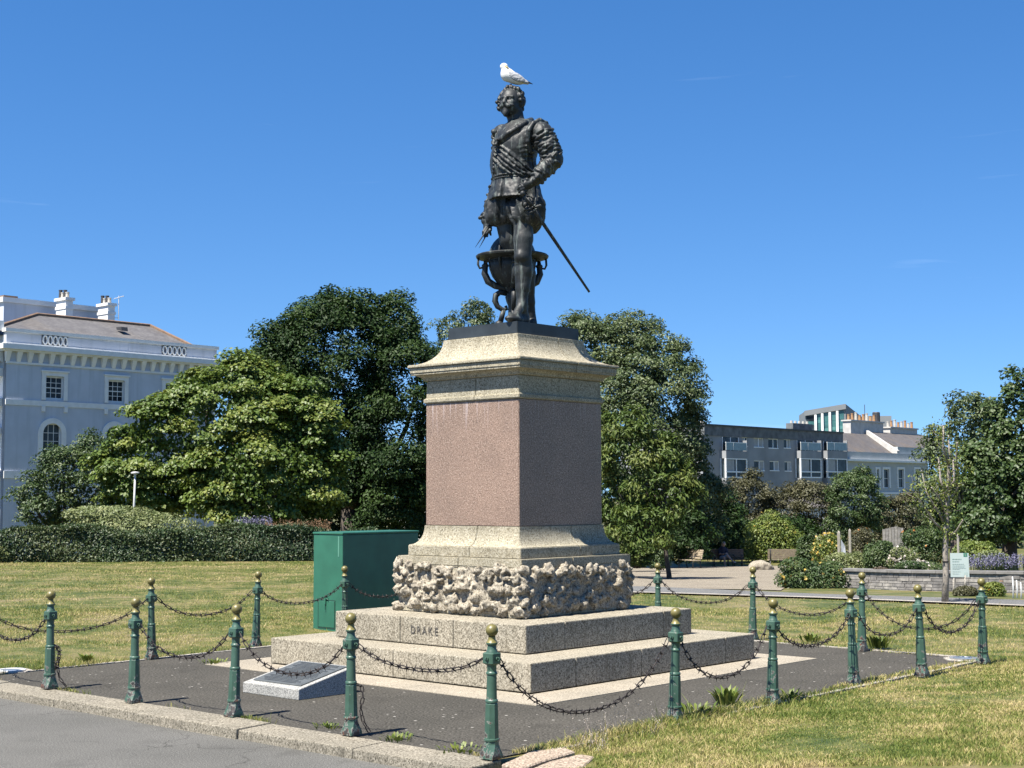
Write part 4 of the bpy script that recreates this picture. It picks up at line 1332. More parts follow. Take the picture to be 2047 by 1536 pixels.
# ---- garden on the right
BEDS = [
 ('yellow_rose_bush', 'leafy dark bush with yellow roses at the corner of the path', 1550, 1700, 1112, 1190, 35.5, L_mid, .075, 9000, L_yellow, 70, .075),
 ('purple_shrub', 'twiggy purple brown shrub at the end of the stone wall', 1722, 1798, 1128, 1184, 35.0, L_red, .055, 6500, None, 0, 0),
 ('bright_bush', 'bright yellow green bush behind the person on the bench', 1480, 1600, 1015, 1130, 86, L_lime, .15, 9000, L_yellow, 30, .1),
 ('shrub', 'mid green shrub right of the slatted bench', 1590, 1640, 1060, 1150, 60, L_mid, .10, 4500, None, 0, 0),
 ('orange_rose_bush', 'bush covered in pale orange blossom beside two wooden stakes', 1622, 1682, 1062, 1130, 55, L_lime, .08, 3500, L_yellow, 70, .11),
 ('shrub', 'low grey green plants behind the rose bush', 1650, 1740, 1100, 1145, 46, L_pale, .07, 4500, L_cream, 30, .05),
 ('shrub', 'brownish shrub right of the wooden stakes', 1690, 1745, 1050, 1120, 58, L_olive, .08, 4500, L_orange, 18, .08),
 ('shrub', 'dark green shrub behind the stone wall', 1725, 1790, 1080, 1142, 44, L_mid, .08, 5000, None, 0, 0),
 ('cream_rose_bush', 'bush covered in cream white blossom behind the stone wall', 1775, 1840, 1090, 1142, 42, L_pale, .06, 4200, L_cream, 130, .07),
 ('shrub', 'tall mid green shrub behind the cream blossom', 1800, 1890, 1050, 1125, 50, L_mid, .09, 6500, L_orange, 12, .08),
 ('shrub', 'low green plants on the stone wall left of the young tree', 1790, 1890, 1118, 1145, 36.5, L_mid, .055, 5000, L_cream, 60, .05),
 ('lime_bush', 'bright lime green bush behind the white notice', 1905, 1995, 1075, 1125, 45, L_lime, .08, 5000, None, 0, 0),
 ('shrub', 'yellow green bush between the notice and the lavender', 1945, 2020, 1095, 1140, 42, L_pale, .07, 4500, None, 0, 0),
 ('shrub', 'shaded green shrub at the left end of the benches', 1235, 1310, 1070, 1130, 50, L_mag, .10, 4500, None, 0, 0),
 ('shrub', 'small dark shrub right behind the pedestal base', 1290, 1345, 1078, 1135, 58, L_mid, .10, 3500, None, 0, 0),
 ('dry_grass_clump', 'yellowing grass clump in front of the stone wall at the right', 1960, 2010, 1158, 1196, 29.5, L_lime, .05, 2500, L_orange, 10, .03),
 ('low_shrub', 'low olive shrub at the foot of the notice', 1905, 1955, 1168, 1196, 29.8, L_olive, .045, 3500, None, 0, 0),
]
for q, (nm, lab, u0, u1, v0, v1, Y, mt, lf, n, fl, nf, fs) in enumerate(BEDS):
    shrub(nm, lab, u0, u1, v0, v1, Y, mt, lf, n, 80 + q, 'garden shrubs', fl, nf, fs)
spikes('lavender', 'bank of grey purple lavender behind the stone wall at the right', 1935, 2060, 1106, 1146, 33.9, L_purple, 190, 110, green=L_blue, leafs=.04)

# weeds on the paving and tufts along its edge
def weed(label, u, v, n, h, seed, mat=L_lime, spread=.12, w=.02):
    rng = np.random.default_rng(seed)
    b = ghit(u, v); b[2] = max(b[2], 0.004 if road_dist(b[0], b[1]) < 0 else .02)
    t = thing('weed', label, 'weed', b, 0, 'weeds on the paving')
    V, Q, T = [], [], []
    for q in range(n):
        a = rng.uniform(0, 6.283); d = np.array([math.cos(a), math.sin(a), 0]); s = np.array([-d[1], d[0], 0])
        p = d * rng.uniform(0, spread * .5); L = h * rng.uniform(.5, 1.1); ln = rng.uniform(.25, .9)
        m_ = p + d * ln * L * .5 + np.array([0, 0, L * .6]); e = p + d * ln * L + np.array([0, 0, L * .8])
        k = len(V)
        V += [p - s * w * .3, p + s * w * .3, m_ + s * w, m_ - s * w, e]
        Q += [(k, k + 1, k + 2), (k, k + 2, k + 3), (k + 3, k + 2, k + 4)]
        T += [rng.random()] * 5
    me = np_mesh('leaves', np.array(V), np.array(Q))
    at_ = me.attributes.new('tint', 'FLOAT', 'POINT'); at_.data.foreach_set('value', np.array(T, np.float32))
    tag(link_mesh('leaves', me, mat, t), kind='stuff')
weed('large leafy weed on the asphalt edge between two right hand posts', 1452, 1412, 70, .21, 120, spread=.22, w=.018)
weed('small flat weed on the asphalt left of the plaque', 430, 1329, 45, .06, 121, spread=.35, w=.012)
weed('weed clump on the kerb right of the second kerb post', 792, 1484, 60, .06, 122, spread=.3, w=.010)
weed('weed clump on the kerb left of the second kerb post', 655, 1459, 45, .05, 123, spread=.26, w=.010)
weed('weeds on the kerb nearest the front corner post', 920, 1506, 50, .05, 124, spread=.4, w=.010)
weed('leafy weed on the lawn beside the leftmost kerb post', 172, 1326, 40, .12, 125, spread=.18, w=.02)
weed('leafy weeds at the foot of the first post on the grass bank', 1395, 1432, 70, .12, 126, spread=.45, w=.014)
weed('tall weed behind the far right post at the lawn edge', 1757, 1298, 50, .22, 127, spread=.3, w=.02)
weed('weed under the far right corner chain', 1620, 1285, 40, .14, 128, spread=.3, w=.02)
weed('weed in front of the second post on the grass bank', 1580, 1402, 30, .12, 129, spread=.2, w=.012)

# grass blades
def lawn():
    rng = np.random.default_rng(99)
    Ps = []
    for y0, y1, dens in ((10.2, 13.5, 7500), (13.5, 18, 3200), (18, 26, 1200), (26, 44.2, 420)):
        xw = .37 * y1 + .6
        n = int(2 * xw * (y1 - y0) * dens)
        x = rng.uniform(-xw, xw, n); y = rng.uniform(y0, y1, n)
        s = np.array(pad_sides(x, y))
        out = s.max(0)
        edge = -.02 + .13 * vnoise(x * 1.3 + 60, y * 1.3 + 60, x * 0 + 40.5) - .10 * (s[0] > -.3)
        ok = (out > edge) & ((road_dist(x, y) < -.02) | (((x - KERB_P[0]) * KERB_D[0] + (y - KERB_P[1]) * KERB_D[1]) < -.3)) & (np.abs(x) < .365 * y + .3)
        # far path and plaza on the right
        pathz = (y > 25.0) & (x > 1.0)
        ok &= ~(pathz & (y > lawn_far(x)))
        q = (np.stack([x, y], 1) - np.array([ce[0], ce[1]])); qa = q @ EX; qb = q @ EY
        ok &= ~((qa > -.66) & (qa < 0) & (qb > 0) & (qb < 1.56))
        for lu, lv in ((22, 1341), (1926, 1317)):
            lp = atz(lu, lv, 0.01); ok &= np.hypot(x - lp[0], y - lp[1]) > .24
        bare = vnoise(x * .9 + 70, y * .9 + 70, x * 0 + 45.2)
        ok &= rng.random(n) < np.clip(.95 - .5 * (bare > .45), 0, 1)
        ok &= ~((np.abs(x - .25) < .35) & (np.abs(y - 11.1) < .33) & (rng.random(n) < .93))
        Ps.append(np.stack([x[ok], y[ok]], 1))
    P = np.concatenate(Ps); N = len(P)
    z = ground_z(P[:, 0], P[:, 1])
    far = np.clip(P[:, 1] / 14, .8, 3.0)
    h = rng.uniform(.018, .048, N) * (.8 + .5 * (vnoise(P[:, 0] * .8 + 50, P[:, 1] * .8 + 50, P[:, 0] * 0 + 42.3)))
    h *= np.where(far > 1.5, 1.0, 1.0)
    tall = rng.random(N) < .006
    h = np.where(tall, h * 2.6, h)
    h = h * (1 + .9 * np.exp(-(np.array(pad_sides(P[:, 0], P[:, 1])).max(0) / .18) ** 2))
    w = .0032 * far * rng.uniform(.7, 1.4, N)
    a = rng.uniform(0, 6.283, N); lean = rng.uniform(.1, 1.1, N)
    d = np.stack([np.cos(a), np.sin(a)], 1)
    a2 = rng.uniform(0, 6.283, N); s = np.stack([np.cos(a2), np.sin(a2)], 1)
    V = np.zeros((N, 5, 3))
    B = np.concatenate([P, np.where(np.array(pad_sides(P[:, 0], P[:, 1])).max(0) < .08, .0, z - .004)[:, None]], 1)
    S3 = np.concatenate([s, np.zeros((N, 1))], 1) * w[:, None]; D3 = np.concatenate([d, np.zeros((N, 1))], 1) * (h * lean)[:, None]
    U = np.zeros((N, 3)); U[:, 2] = h
    V[:, 0] = B - S3; V[:, 1] = B + S3; V[:, 2] = B + S3 * .8 + D3 * .35 + U * .6; V[:, 3] = B - S3 * .8 + D3 * .35 + U * .6; V[:, 4] = B + D3 + U * .95
    k = np.arange(N) * 5
    nr = P[:, 1] < 17.0; kn, kf = k[nr], k[~nr]           # distant blades are single slivers
    Q = np.concatenate([np.stack([kn, kn + 1, kn + 2], 1), np.stack([kn, kn + 2, kn + 3], 1), np.stack([kn + 3, kn + 2, kn + 4], 1), np.stack([kf, kf + 1, kf + 4], 1)])
    me = np_mesh('grass', V.reshape(-1, 3), Q)
    at_ = me.attributes.new('tint', 'FLOAT', 'POINT')
    at_.data.foreach_set('value', np.repeat(rng.beta(1.6, 1.6, N), 5).astype(np.float32))
    o = link_mesh('grass', me, M_blade)
    tag(o, 'short part dried lawn grass round the asphalt square', 'grass', kind='stuff')
_n0, _n1, _n2 = ghit(1300, 1187), ghit(1640, 1197), ghit(2047, 1213)
def lawn_far(x):
    return np.interp(x, [_n0[0] - 4, _n0[0], _n1[0], _n2[0], _n2[0] + 5], [_n0[1] + 1.2, _n0[1], _n1[1], _n2[1], _n2[1] - 1.5]) - .05
lawn()
# dry seed-head stalks by the near grass
rng_ = np.random.default_rng(5)
for q, (u0, u1, v0, v1, lab) in enumerate(((1150, 1215, 1452, 1500, 'wispy dry seed stalks at the near edge of the grass'), (1215, 1330, 1425, 1470, 'tall wispy dry seed stalks under the deepest chain'))):
    b = ghit((u0 + u1) / 2, v1)
    t = thing('seed_grass', lab, 'grass stalks', b, 0, 'dry seed stalks')
    mb = MB(); P = []
    for k in range(34):
        a = ghit(rng_.uniform(u0, u1), v1 + rng_.uniform(-8, 6)); hh = rng_.uniform(.08, .26)
        e = a + np.array([rng_.normal() * .05, rng_.normal() * .05, hh])
        mb.tube([a, (a + e) / 2 + rng_.normal(size=3) * .006, e], [.0016, .0013, .0009], 3)
        for m_ in range(4): P.append(e + rng_.normal(size=3) * np.array([.012, .012, .02]))
    tag(mb.build('stalks', L_cream, t, False, True), kind='stuff')
    P = np.array(P)
    leaf_obj('seed_heads', P, rng_.normal(size=P.shape), np.full(len(P), .011), rng_.random(len(P)), L_cream, t, .5, rng_, 0., b)
# ================================================================== bronze figure
SY = 17.35
def S(u, v, dy=0.0): return at(u, v, SY + dy)
PLZ = 4.041
fig = thing('statue', 'dark bronze statue of a bearded man in doublet and breeches atop the pedestal', 'statue', (MC[0], SY, PLZ))

def frame(yaw_vec):
    f = np.array([yaw_vec[0], yaw_vec[1], 0.0]); f /= np.linalg.norm(f)
    l = np.array([-f[1], f[0], 0.0])           # the figure's own left
    return f, l, np.array([0, 0, 1.0])

def figure():
    vol = Vol((-0.50, 16.62, 4.03), (0.78, 18.05, 7.14), 0.0085)
    rr = np.random.default_rng(3)
    fT, lT, up = frame((-0.9, -0.43)); AT = [fT, lT, up]
    fH, lH, _ = frame((-0.47, -0.88)); AH = [fH, lH, up]
    fP, lP, _ = frame((-0.75, -0.66)); AP = [fP, lP, up]
    # ---- legs and shoes
    vol.chain([S(1046, 440, -.17), S(1046, 478, -.20), S(1045, 514, -.22)], [.118, .118, .100], .02)
    vol.chain([S(1045, 514, -.22), S(1047, 542, -.18), S(1045, 575, -.19), S(1043, 606, -.20)], [.098, .114, .085, .060], .02)
    vol.ell(S(1041, 513, -.27), (.07, .075, .075), AP, .03)                      # kneecap
    vol.ell(S(1050, 541, -.14), (.075, .075, .13), AP, .03)                      # calf
    heel = S(1047, 628, -.14); toe = S(1022, 633, -.40)
    heel[2], toe[2] = PLZ + .055, PLZ + .038
    ank = S(1043, 606, -.20)
    vol.cone(ank, heel + (0, 0, .02), .060, .062, .03); vol.cone(ank - (0, 0, .02), toe + (0.05, .06, .035), .055, .05, .04)
    vol.cone(heel, toe, .066, .055, .03); vol.ell(toe + np.array([.02, .02, .002]), (.115, .072, .042), AP, .02)
    vol.chain([S(1012, 445, .06), S(1018, 480, .06), S(1044, 522, .10)], [.130, .118, .098], .02)
    vol.chain([S(1044, 522, .10), S(1053, 548, .17), S(1059, 604, .22)], [.096, .108, .060], .02)
    heel2 = S(1063, 628, .27); toe2 = S(1066, 632, -.02); heel2[2], toe2[2] = PLZ + .055, PLZ + .038
    vol.cone(S(1059, 604, .22), heel2, .060, .06, .03); vol.cone(heel2, toe2, .056, .046, .03)
    # garter band under the near knee
    for w in (0, 1): vol.ell(S(1046, 526 + 4 * w, -.20), (.108, .102, .014), AP, .008)
    # ---- trunk hose: two gathered puffs
    def puff(c, r, n, ph, amp=.055):
        c = np.asarray(c); r = np.asarray(r, float)
        def f(x, y, z):
            pf = (x - c[0]) * fP[0] + (y - c[1]) * fP[1]; pl = (x - c[0]) * lP[0] + (y - c[1]) * lP[1]; pz = z - c[2]
            th = np.arctan2(pl, pf)
            w = np.sin(n * th + ph + 2.2 * np.sin(4 * pz + ph))
            g = 1 + amp * (1 - np.abs(w) * 1.6) * np.clip(1.15 - np.abs(pz / r[2]) ** 2, 0, 1) + .018 * np.sin(2.3 * n * th - 9 * pz)
            pz = np.where(pz < 0, pz * .92, pz)
            k0 = (np.sqrt((pf / r[0]) ** 2 + (pl / r[1]) ** 2) ** 3.2 + np.abs(pz / r[2]) ** 3.2) ** (1 / 3.2) / g
            return (k0 - 1) * r.min() * .8
        vol.merge(f, c - r * 1.15, c + r * 1.15, .008)
    puff(S(1054, 421, -.14), (.215, .20, .195), 6, .3, .115)
    puff(S(1005, 420, .05), (.215, .205, .19), 6, 1.4, .115)
    puff(S(1058, 434, .02), (.15, .15, .19), 5, 2.0, .08)
    vol.ell(S(1030, 421, -.03), (.19, .25, .165), AP, .02)
    # ---- skirt of the doublet
    cS = S(1030, 380, 0)
    def skirt(x, y, z):
        pf = (x - cS[0]) * fP[0] + (y - cS[1]) * fP[1]; pl = (x - cS[0]) * lP[0] + (y - cS[1]) * lP[1]
        t = np.clip((cS[2] + .135 - z) / .27, 0, 1)
        th = np.arctan2(pl, pf)
        a = (.255 + .075 * t) * (1 + .022 * t * np.sin(8 * th + .6)); b = (.292 + .065 * t) * (1 + .022 * t * np.sin(8 * th + .6))
        a = a - .055 * np.exp(-((th - .30) / .055) ** 2) * t                         # front opening
        d = (np.sqrt((pf / a) ** 2 + (pl / b) ** 2) - 1) * .25
        return np.maximum(d, np.abs(z - cS[2]) - .135)
    vol.merge(skirt, cS - .4, cS + .4, .008)
    # ---- trunk of the body
    vol.ell(S(1031, 296, 0), (.262, .340, .335), AT, .03)
    vol.ell(S(1030, 340, 0), (.265, .30, .24), AT, .05)
    vol.ell(S(1008, 325, -.04), (.165, .23, .25), AT, .05)                        # full front of the doublet
    vol.cone(S(1076, 266, -.27), S(1006, 272, .27), .125, .12, .05)
    vol.ell(S(1044, 253, -.02), (.14, .20, .07), AT, .05)
    vol.ell(S(1029, 357, 0), (.272, .312, .022), AT, .008)                       # belt
    vol.ell(S(1029, 362, 0), (.268, .305, .012), AT, .006)
    # chest surface helper: push a point out of the trunk
    cC = S(1030, 300, 0)
    def skin(u, v, off=.0):
        p = S(u, v, -.6)
        d = np.array(ray(u, v)); d /= np.linalg.norm(d)
        for s in np.arange(0, 1.2, .006):
            q = p + d * s
            i = np.round((q - vol.lo) / vol.h).astype(int)
            if (i >= 0).all() and (i < vol.n).all() and vol.d[tuple(i)] < 0: return q - d * off
        return S(u, v, 0)
    # sash from the chest to the left hip, in folds
    folds = [((989, 292), (1010, 309), (1035, 330), (1066, 352)), ((988, 300), (1008, 318), (1032, 337), (1064, 354)), ((987, 308), (1005, 326), (1030, 344), (1060, 356)),
             ((992, 286), (1014, 301), (1040, 323), (1069, 348)), ((986, 317), (1000, 333), (1024, 349))]
    def dense(pts, off, dv=0.0, n=14):
        pts = np.array(pts, float); k = np.linspace(0, len(pts) - 1, n)
        return [skin(np.interp(q, np.arange(len(pts)), pts[:, 0]), np.interp(q, np.arange(len(pts)), pts[:, 1]) + dv, off) for q in k]
    SH = [dense(f_, .004, 4.0) for f_ in folds]
    P0 = [dense(f_, .004) for f_ in folds]
    # flat band from the nape over the shoulder to the breast
    B0 = [skin(u, v, .006) for u, v in ((1062, 241), (1050, 246), (1034, 256), (1016, 268), (1002, 278), (991, 286))]
    B1 = [skin(u, v, .012) for u, v in ((1066, 247), (1052, 254), (1036, 265), (1018, 277), (998, 290))]
    BT = [skin(u, v, .0) for u, v in ((989, 296), (988, 304), (987, 312), (987, 320), (987, 328), (987, 336), (987, 344), (986, 351))]
    SEAM = [skin(u, v, .0) for u, v in ((1066, 256), (1058, 275), (1058, 295), (1062, 315), (1066, 335))]
    for q, f_ in enumerate(P0): vol.chain(f_, list(.013 + .008 * np.sin(np.linspace(.3, 2.9, len(f_)))), .008)
    for f_ in SH: vol.chain(f_, .008, .008, cut=True)
    vol.chain(B0, .036, .010)
    vol.chain(B1, .013, .006, cut=True)
    vol.chain(SEAM, .008, .012, cut=True)
    for q in BT: vol.ell(q, (.018, .018, .018), None, .006)
    vol.chain([skin(993, 296), skin(992, 325), skin(991, 350)], .007, .01, cut=True)
    for q in range(10):                                                            # rosette and lace on the breast
        vol.ell(S(990 + rr.uniform(-4, 4), 284 + rr.uniform(-5, 6), -.22 + rr.uniform(-.05, .05)), (rr.uniform(.014, .026),) * 3, None, .008)
    for q in range(12):                                                            # lace at the far shoulder
        vol.ell(S(991 + rr.uniform(-4, 5), 268 + rr.uniform(-6, 6), .08 + rr.uniform(-.1, .1)), (rr.uniform(.02, .04),) * 3, None, .01)
    # horizontal strain folds under the arm
    for v0 in (292, 301, 310, 319):
        pts = [skin(1040, v0 + 3, .0), skin(1053, v0, .0), skin(1066, v0 + 2, .0)]
        vol.chain(pts, [.006, .012, .010], .015)
    # ---- left arm, elbow out, hand on hip
    sh, el, wr = S(1083, 266, -.33), S(1107, 319, -.36), S(1071, 360, -.42)
    vol.chain([sh, (sh + el) / 2, el], [.130, .128, .108], .02)
    vol.chain([el, el * .5 + wr * .5, wr], [.112, .100, .066], .02)
    def puffs(a, b, ra, rb, rows, per, lo_, hi_):
        ax = (b - a) / np.linalg.norm(b - a)
        n1 = np.cross(ax, (0, 0, 1.0)); n1 /= np.linalg.norm(n1); n2 = np.cross(ax, n1)
        for i in range(rows):
            for j in range(per):
                if rr.random() < .12: continue
                t = (i + .5 + rr.uniform(-.25, .25)) / rows
                w = 2 * math.pi * (j + .5 * (i % 2) + rr.uniform(-.2, .2)) / per
                r = ra + (rb - ra) * t
                c = a + (b - a) * t + (n1 * math.cos(w) + n2 * math.sin(w)) * r * 1.0
                s = rr.uniform(lo_, hi_)
                tang = -n1 * math.sin(w) + n2 * math.cos(w)
                nn = n1 * math.cos(w) + n2 * math.sin(w)
                tilt = rr.uniform(-.5, .5)
                A = [tang * math.cos(tilt) + ax * math.sin(tilt), ax * math.cos(tilt) - tang * math.sin(tilt), nn]
                vol.ell(c, (s * 1.5, s * .58, s * .74), A, .006)
    puffs(sh, el, .130, .112, 8, 8, .030, .046)
    puffs(el, wr, .108, .072, 6, 7, .026, .038)
    vol.chain([S(1061, 302, -.33), S(1055, 282, -.39), S(1057, 262, -.41), S(1066, 247, -.39), S(1079, 241, -.34), S(1092, 247, -.25), S(1098, 260, -.17)], .030, .008)
    vol.ell(S(1075, 356, -.42), (.092, .092, .03), [np.array((.77, .05, -.63)), np.array((0, 1, .1)), np.array((.63, 0, .77))], .012)   # frilled cuff
    for q in range(12):
        w = q * .5236
        vol.ell(S(1072, 358, -.42) + np.array([.62 * .075 * math.cos(w), .09 * math.sin(w), .7 * .075 * math.cos(w)]), (.024,) * 3, None, .008)
    kn = S(1052, 371, -.44)
    vol.cone(wr, S(1058, 367, -.44), .056, .05, .02); vol.ell(S(1055, 369, -.44), (.075, .040, .062), AP, .02)
    for q, (u, v, du, dv, dy) in enumerate(((1050, 366, -14, 4, -.43), (1049, 371, -15, 6, -.45), (1050, 376, -13, 7, -.45), (1053, 380, -11, 7, -.43))):
        a = S(u, v, dy); b = S(u + du * .55, v + dv * .5, dy - .02); c = S(u + du * .9, v + dv * 1.25, dy + .03)
        vol.chain([a, b, c], [.0215, .0195, .016], .006)
    vol.chain([S(1060, 363, -.46), S(1054, 360, -.47), S(1045, 361, -.43)], [.024, .021, .017], .008)          # thumb
    # ---- right arm, reaching down to the globe
    s2, e2, w2 = S(1004, 268, .27), S(1004, 345, .40), S(972, 442, .16)
    vol.chain([s2, e2, w2], [.12, .105, .062], .02)
    puffs(s2, e2, .12, .105, 6, 7, .03, .042); puffs(e2, w2, .10, .068, 7, 7, .024, .036)
    for q in range(10):
        w = q * .628
        vol.ell(S(971, 434, .18) + np.array([.072 * math.cos(w), .072 * math.sin(w), .012 * math.cos(w)]), (.022,) * 3, None, .008)
    vol.ell(S(974, 453, .14), (.045, .058, .07), AP, .02)
    for q, (u, v, u2, v2, dy) in enumerate(((971, 457, 966, 470, .10), (974, 460, 969, 474, .09), (978, 460, 974, 473, .10), (981, 457, 981, 470, .13))):
        vol.chain([S(u, v, dy), S((u + u2) / 2 - 2, (v + v2) / 2, dy - .02), S(u2, v2, dy)], [.020, .019, .015], .006)
    vol.chain([S(980, 450, .09), S(980, 460, .04), S(973, 467, .05)], [.023, .02, .016], .008)
    # ---- neck and head
    vol.cone(S(1034, 256, .0), S(1029, 226, .0), .105, .10, .02)
    vol.ell(S(1034, 247, 0), (.132, .14, .04), [np.array((.9,.4,.25)),np.array((-.43,.9,0)),np.array((-.25,-.1,.96))], .012)                        # collar
    vol.ripple(.006, 13, 3, (-1, 0, 5.32), (1, 30, 6.62))
    vol.ripple(.003, 15, 2, (-1, 0, 4.1), (1, 30, 5.32))
    hc_ = S(1022, 205, -.01)
    H = lambda f_, l_, u_: hc_ + fH * f_ + lH * l_ + up * u_
    vol.ell(H(-.012, 0, .02), (.160, .140, .155), AH, .01)
    vol.ell(H(.058, 0, -.070), (.108, .108, .115), AH, .03)
    vol.ell(H(.02, 0, -.09), (.125, .118, .09), AH, .03)
    for s in (1, -1):
        vol.ell(H(.105, s * .062, -.040), (.040, .038, .036), AH, .025)             # cheekbones
        vol.ell(H(.145, s * .050, .010), (.036, .030, .020), AH, .010, cut=True)    # sockets
        vol.ell(H(.120, s * .050, .007), (.024, .024, .014), AH, .003)              # eyes
        vol.cone(H(.138, s * .020, .038), H(.120, s * .085, .032), .020, .014, .010)  # brows
        vol.chain([H(.168, s * .010, -.070), H(.160, s * .052, -.086), H(.124, s * .098, -.074)], [.026, .025, .010], .005)   # moustache
        vol.ell(H(-.012, s * .138, -.030), (.030, .016, .045), AH, .006)
        vol.ell(H(.162, s * .020, -.046), (.018, .013, .012), AH, .01)
    vol.chain([H(.142, 0, .030), H(.168, 0, -.010), H(.186, 0, -.044)], [.017, .021, .024], .010)
    vol.ell(H(.150, 0, -.088), (.018, .030, .006), AH, .006, cut=True)
    vol.ell(H(.142, 0, -.103), (.024, .030, .012), AH, .01)
    for q in range(70):                                                            # beard curls, pointed at the chin
        t = rr.random() ** .7; s = rr.uniform(-1, 1)
        c = H(.150 - .10 * abs(s) ** 1.4 * (1 - .3 * t) + .018 * t, s * .108 * (1 - .5 * t), -.092 - .095 * t * (1 - .4 * abs(s)) + .04 * abs(s))
        vol.ell(c, (rr.uniform(.014, .022),) * 2 + (.028,), AH, .005)
    vol.cone(H(.120, 0, -.12), H(.150, 0, -.195), .055, .02, .02)
    for q in range(170):                                                           # hair
        a = rr.uniform(-math.pi, math.pi); e = math.asin(rr.uniform(-.55, 1))
        d = np.array([math.cos(e) * math.cos(a), math.cos(e) * math.sin(a), math.sin(e)])
        if d[0] > .30 and d[2] < .74: continue
        if d[0] > .05 and d[2] < -.05 and abs(d[1]) > .5 and rr.random() < .5: continue
        k = 1.02 + rr.uniform(-.02, .07)
        s = rr.uniform(.020, .034)
        vol.ell(H(-.012 + d[0] * .152 * k, d[1] * .142 * k, .02 + d[2] * .160 * k), (s, s * .8, s * 1.1), AH, .006)
    for q in range(16):                                                            # curls standing out over the far ear
        vol.ell(H(rr.uniform(.02, .085), -.150 + rr.uniform(-.02, .02), rr.uniform(-.085, .06)), (rr.uniform(.016, .026),) * 3, None, .006)
    return vol.mesh('figure', M_bronze, fig)
figure()

# ---- rapier
sw = MB()
a, b = S(1066, 418, -.44), S(1178, 584, .10)
scab = MB().tube([a * (1 - t) + b * t for t in np.linspace(0, 1, 14)], [.024 - .010 * t for t in np.linspace(0, 1, 14)], 10).build('scabbard', M_bronze, fig, True, True)
d = (b - a) / np.linalg.norm(b - a)
g0 = a - d * .02; g1 = a - d * .20
hilt = MB().tube([g0, (g0 + g1) / 2, g1], [.017, .020, .016], 10)
hilt.sphere(g1 - d * .03, .032, 12, 8)
hilt = hilt.build('hilt', M_bronze, fig, True, True)
n1 = np.cross(d, (0, 0, 1.0)); n1 /= np.linalg.norm(n1); n2 = np.cross(d, n1)
gd = MB()
for k in range(3):
    w0 = k * 2.1 + .4
    nn = n1 * math.cos(w0) + n2 * math.sin(w0)
    gd.tube([g0 + nn * .02, g0 + nn * .085 - d * .02, g0 + nn * .085 - d * .09, g0 + nn * .03 - d * .16], [.010, .009, .008, .007], 6)
for k in range(2):
    gd.tube([g0 + d * (.02 - .04 * k) + (n1 * math.cos(w) + n2 * math.sin(w)) * (.075 - .015 * k) for w in np.linspace(0, 6.283, 17)[:-1]], .009, 6, True)
gd.tube([g0 + n1 * .14, g0 - n1 * .14], [.011, .011], 8)
gd.sphere(g0 + n1 * .145, .018, 8, 6); gd.sphere(g0 - n1 * .145, .018, 8, 6)
gd.build('guard', M_bronze, hilt, True, True)
st = MB()
for (u0, v0, u1, v1) in ((1044, 372, 1062, 416), (1070, 372, 1068, 424)):
    st.tube([S(u0, v0, -.36), S((u0 + u1) / 2 + 2, (v0 + v1) / 2, -.42), S(u1, v1, -.44)], .011, 6)
for q in range(5): st.sphere(S(1050 + q * 3.5, 409 + 10 * math.sin(q * 2.2), -.44), .024, 8, 6, (1, .6, 1.2))
st.build('sword_hanger', M_bronze, fig, True, True)
# ---- dividers held over the globe
dv = MB()
dv.tube([S(976, 455, .05), S(964, 474, .05), S(950, 495, .04)], [.010, .008, .002], 7)
dv.tube([S(978, 457, .09), S(969, 476, .10), S(958, 496, .11)], [.010, .008, .002], 7)
dv.sphere(S(977, 453, .06), .022, 8, 6)
dv.build('dividers', M_bronze, fig, True, True)
# ---- globe on its stand
gc = S(1024, 514, .36)
gl = MB().sphere(gc, .292, 32, 20).build('globe', M_bronze, fig, True, True)
mr = MB()
w_ = np.linspace(0, 2 * math.pi, 41)[:-1]
mr.tube([gc + np.array([.318 * math.cos(a) * .5, .318 * math.cos(a) * .866, .318 * math.sin(a)]) for a in w_], .016, 6, True)
mr.build('meridian_ring', M_bronze, gl, True, True)
hz = MB()
prof = [(.315, .012), (.44, .012), (.452, .0), (.445, -.020), (.40, -.032), (.335, -.05), (.315, -.03)]
vv, ff = [], []
N_ = 40
for r_, z_ in prof:
    for i in range(N_):
        a = 2 * math.pi * i / N_
        vv.append(gc + np.array([r_ * math.cos(a), r_ * math.sin(a), z_ + .006]))
for k in range(len(prof)):
    k2 = (k + 1) % len(prof)
    for i in range(N_):
        j = (i + 1) % N_
        ff.append((k * N_ + i, k2 * N_ + i, k2 * N_ + j, k * N_ + j))
hz.add(vv, ff); hz = hz.build('horizon_ring', M_bronze, fig, False, True); shade_auto(hz, 50)
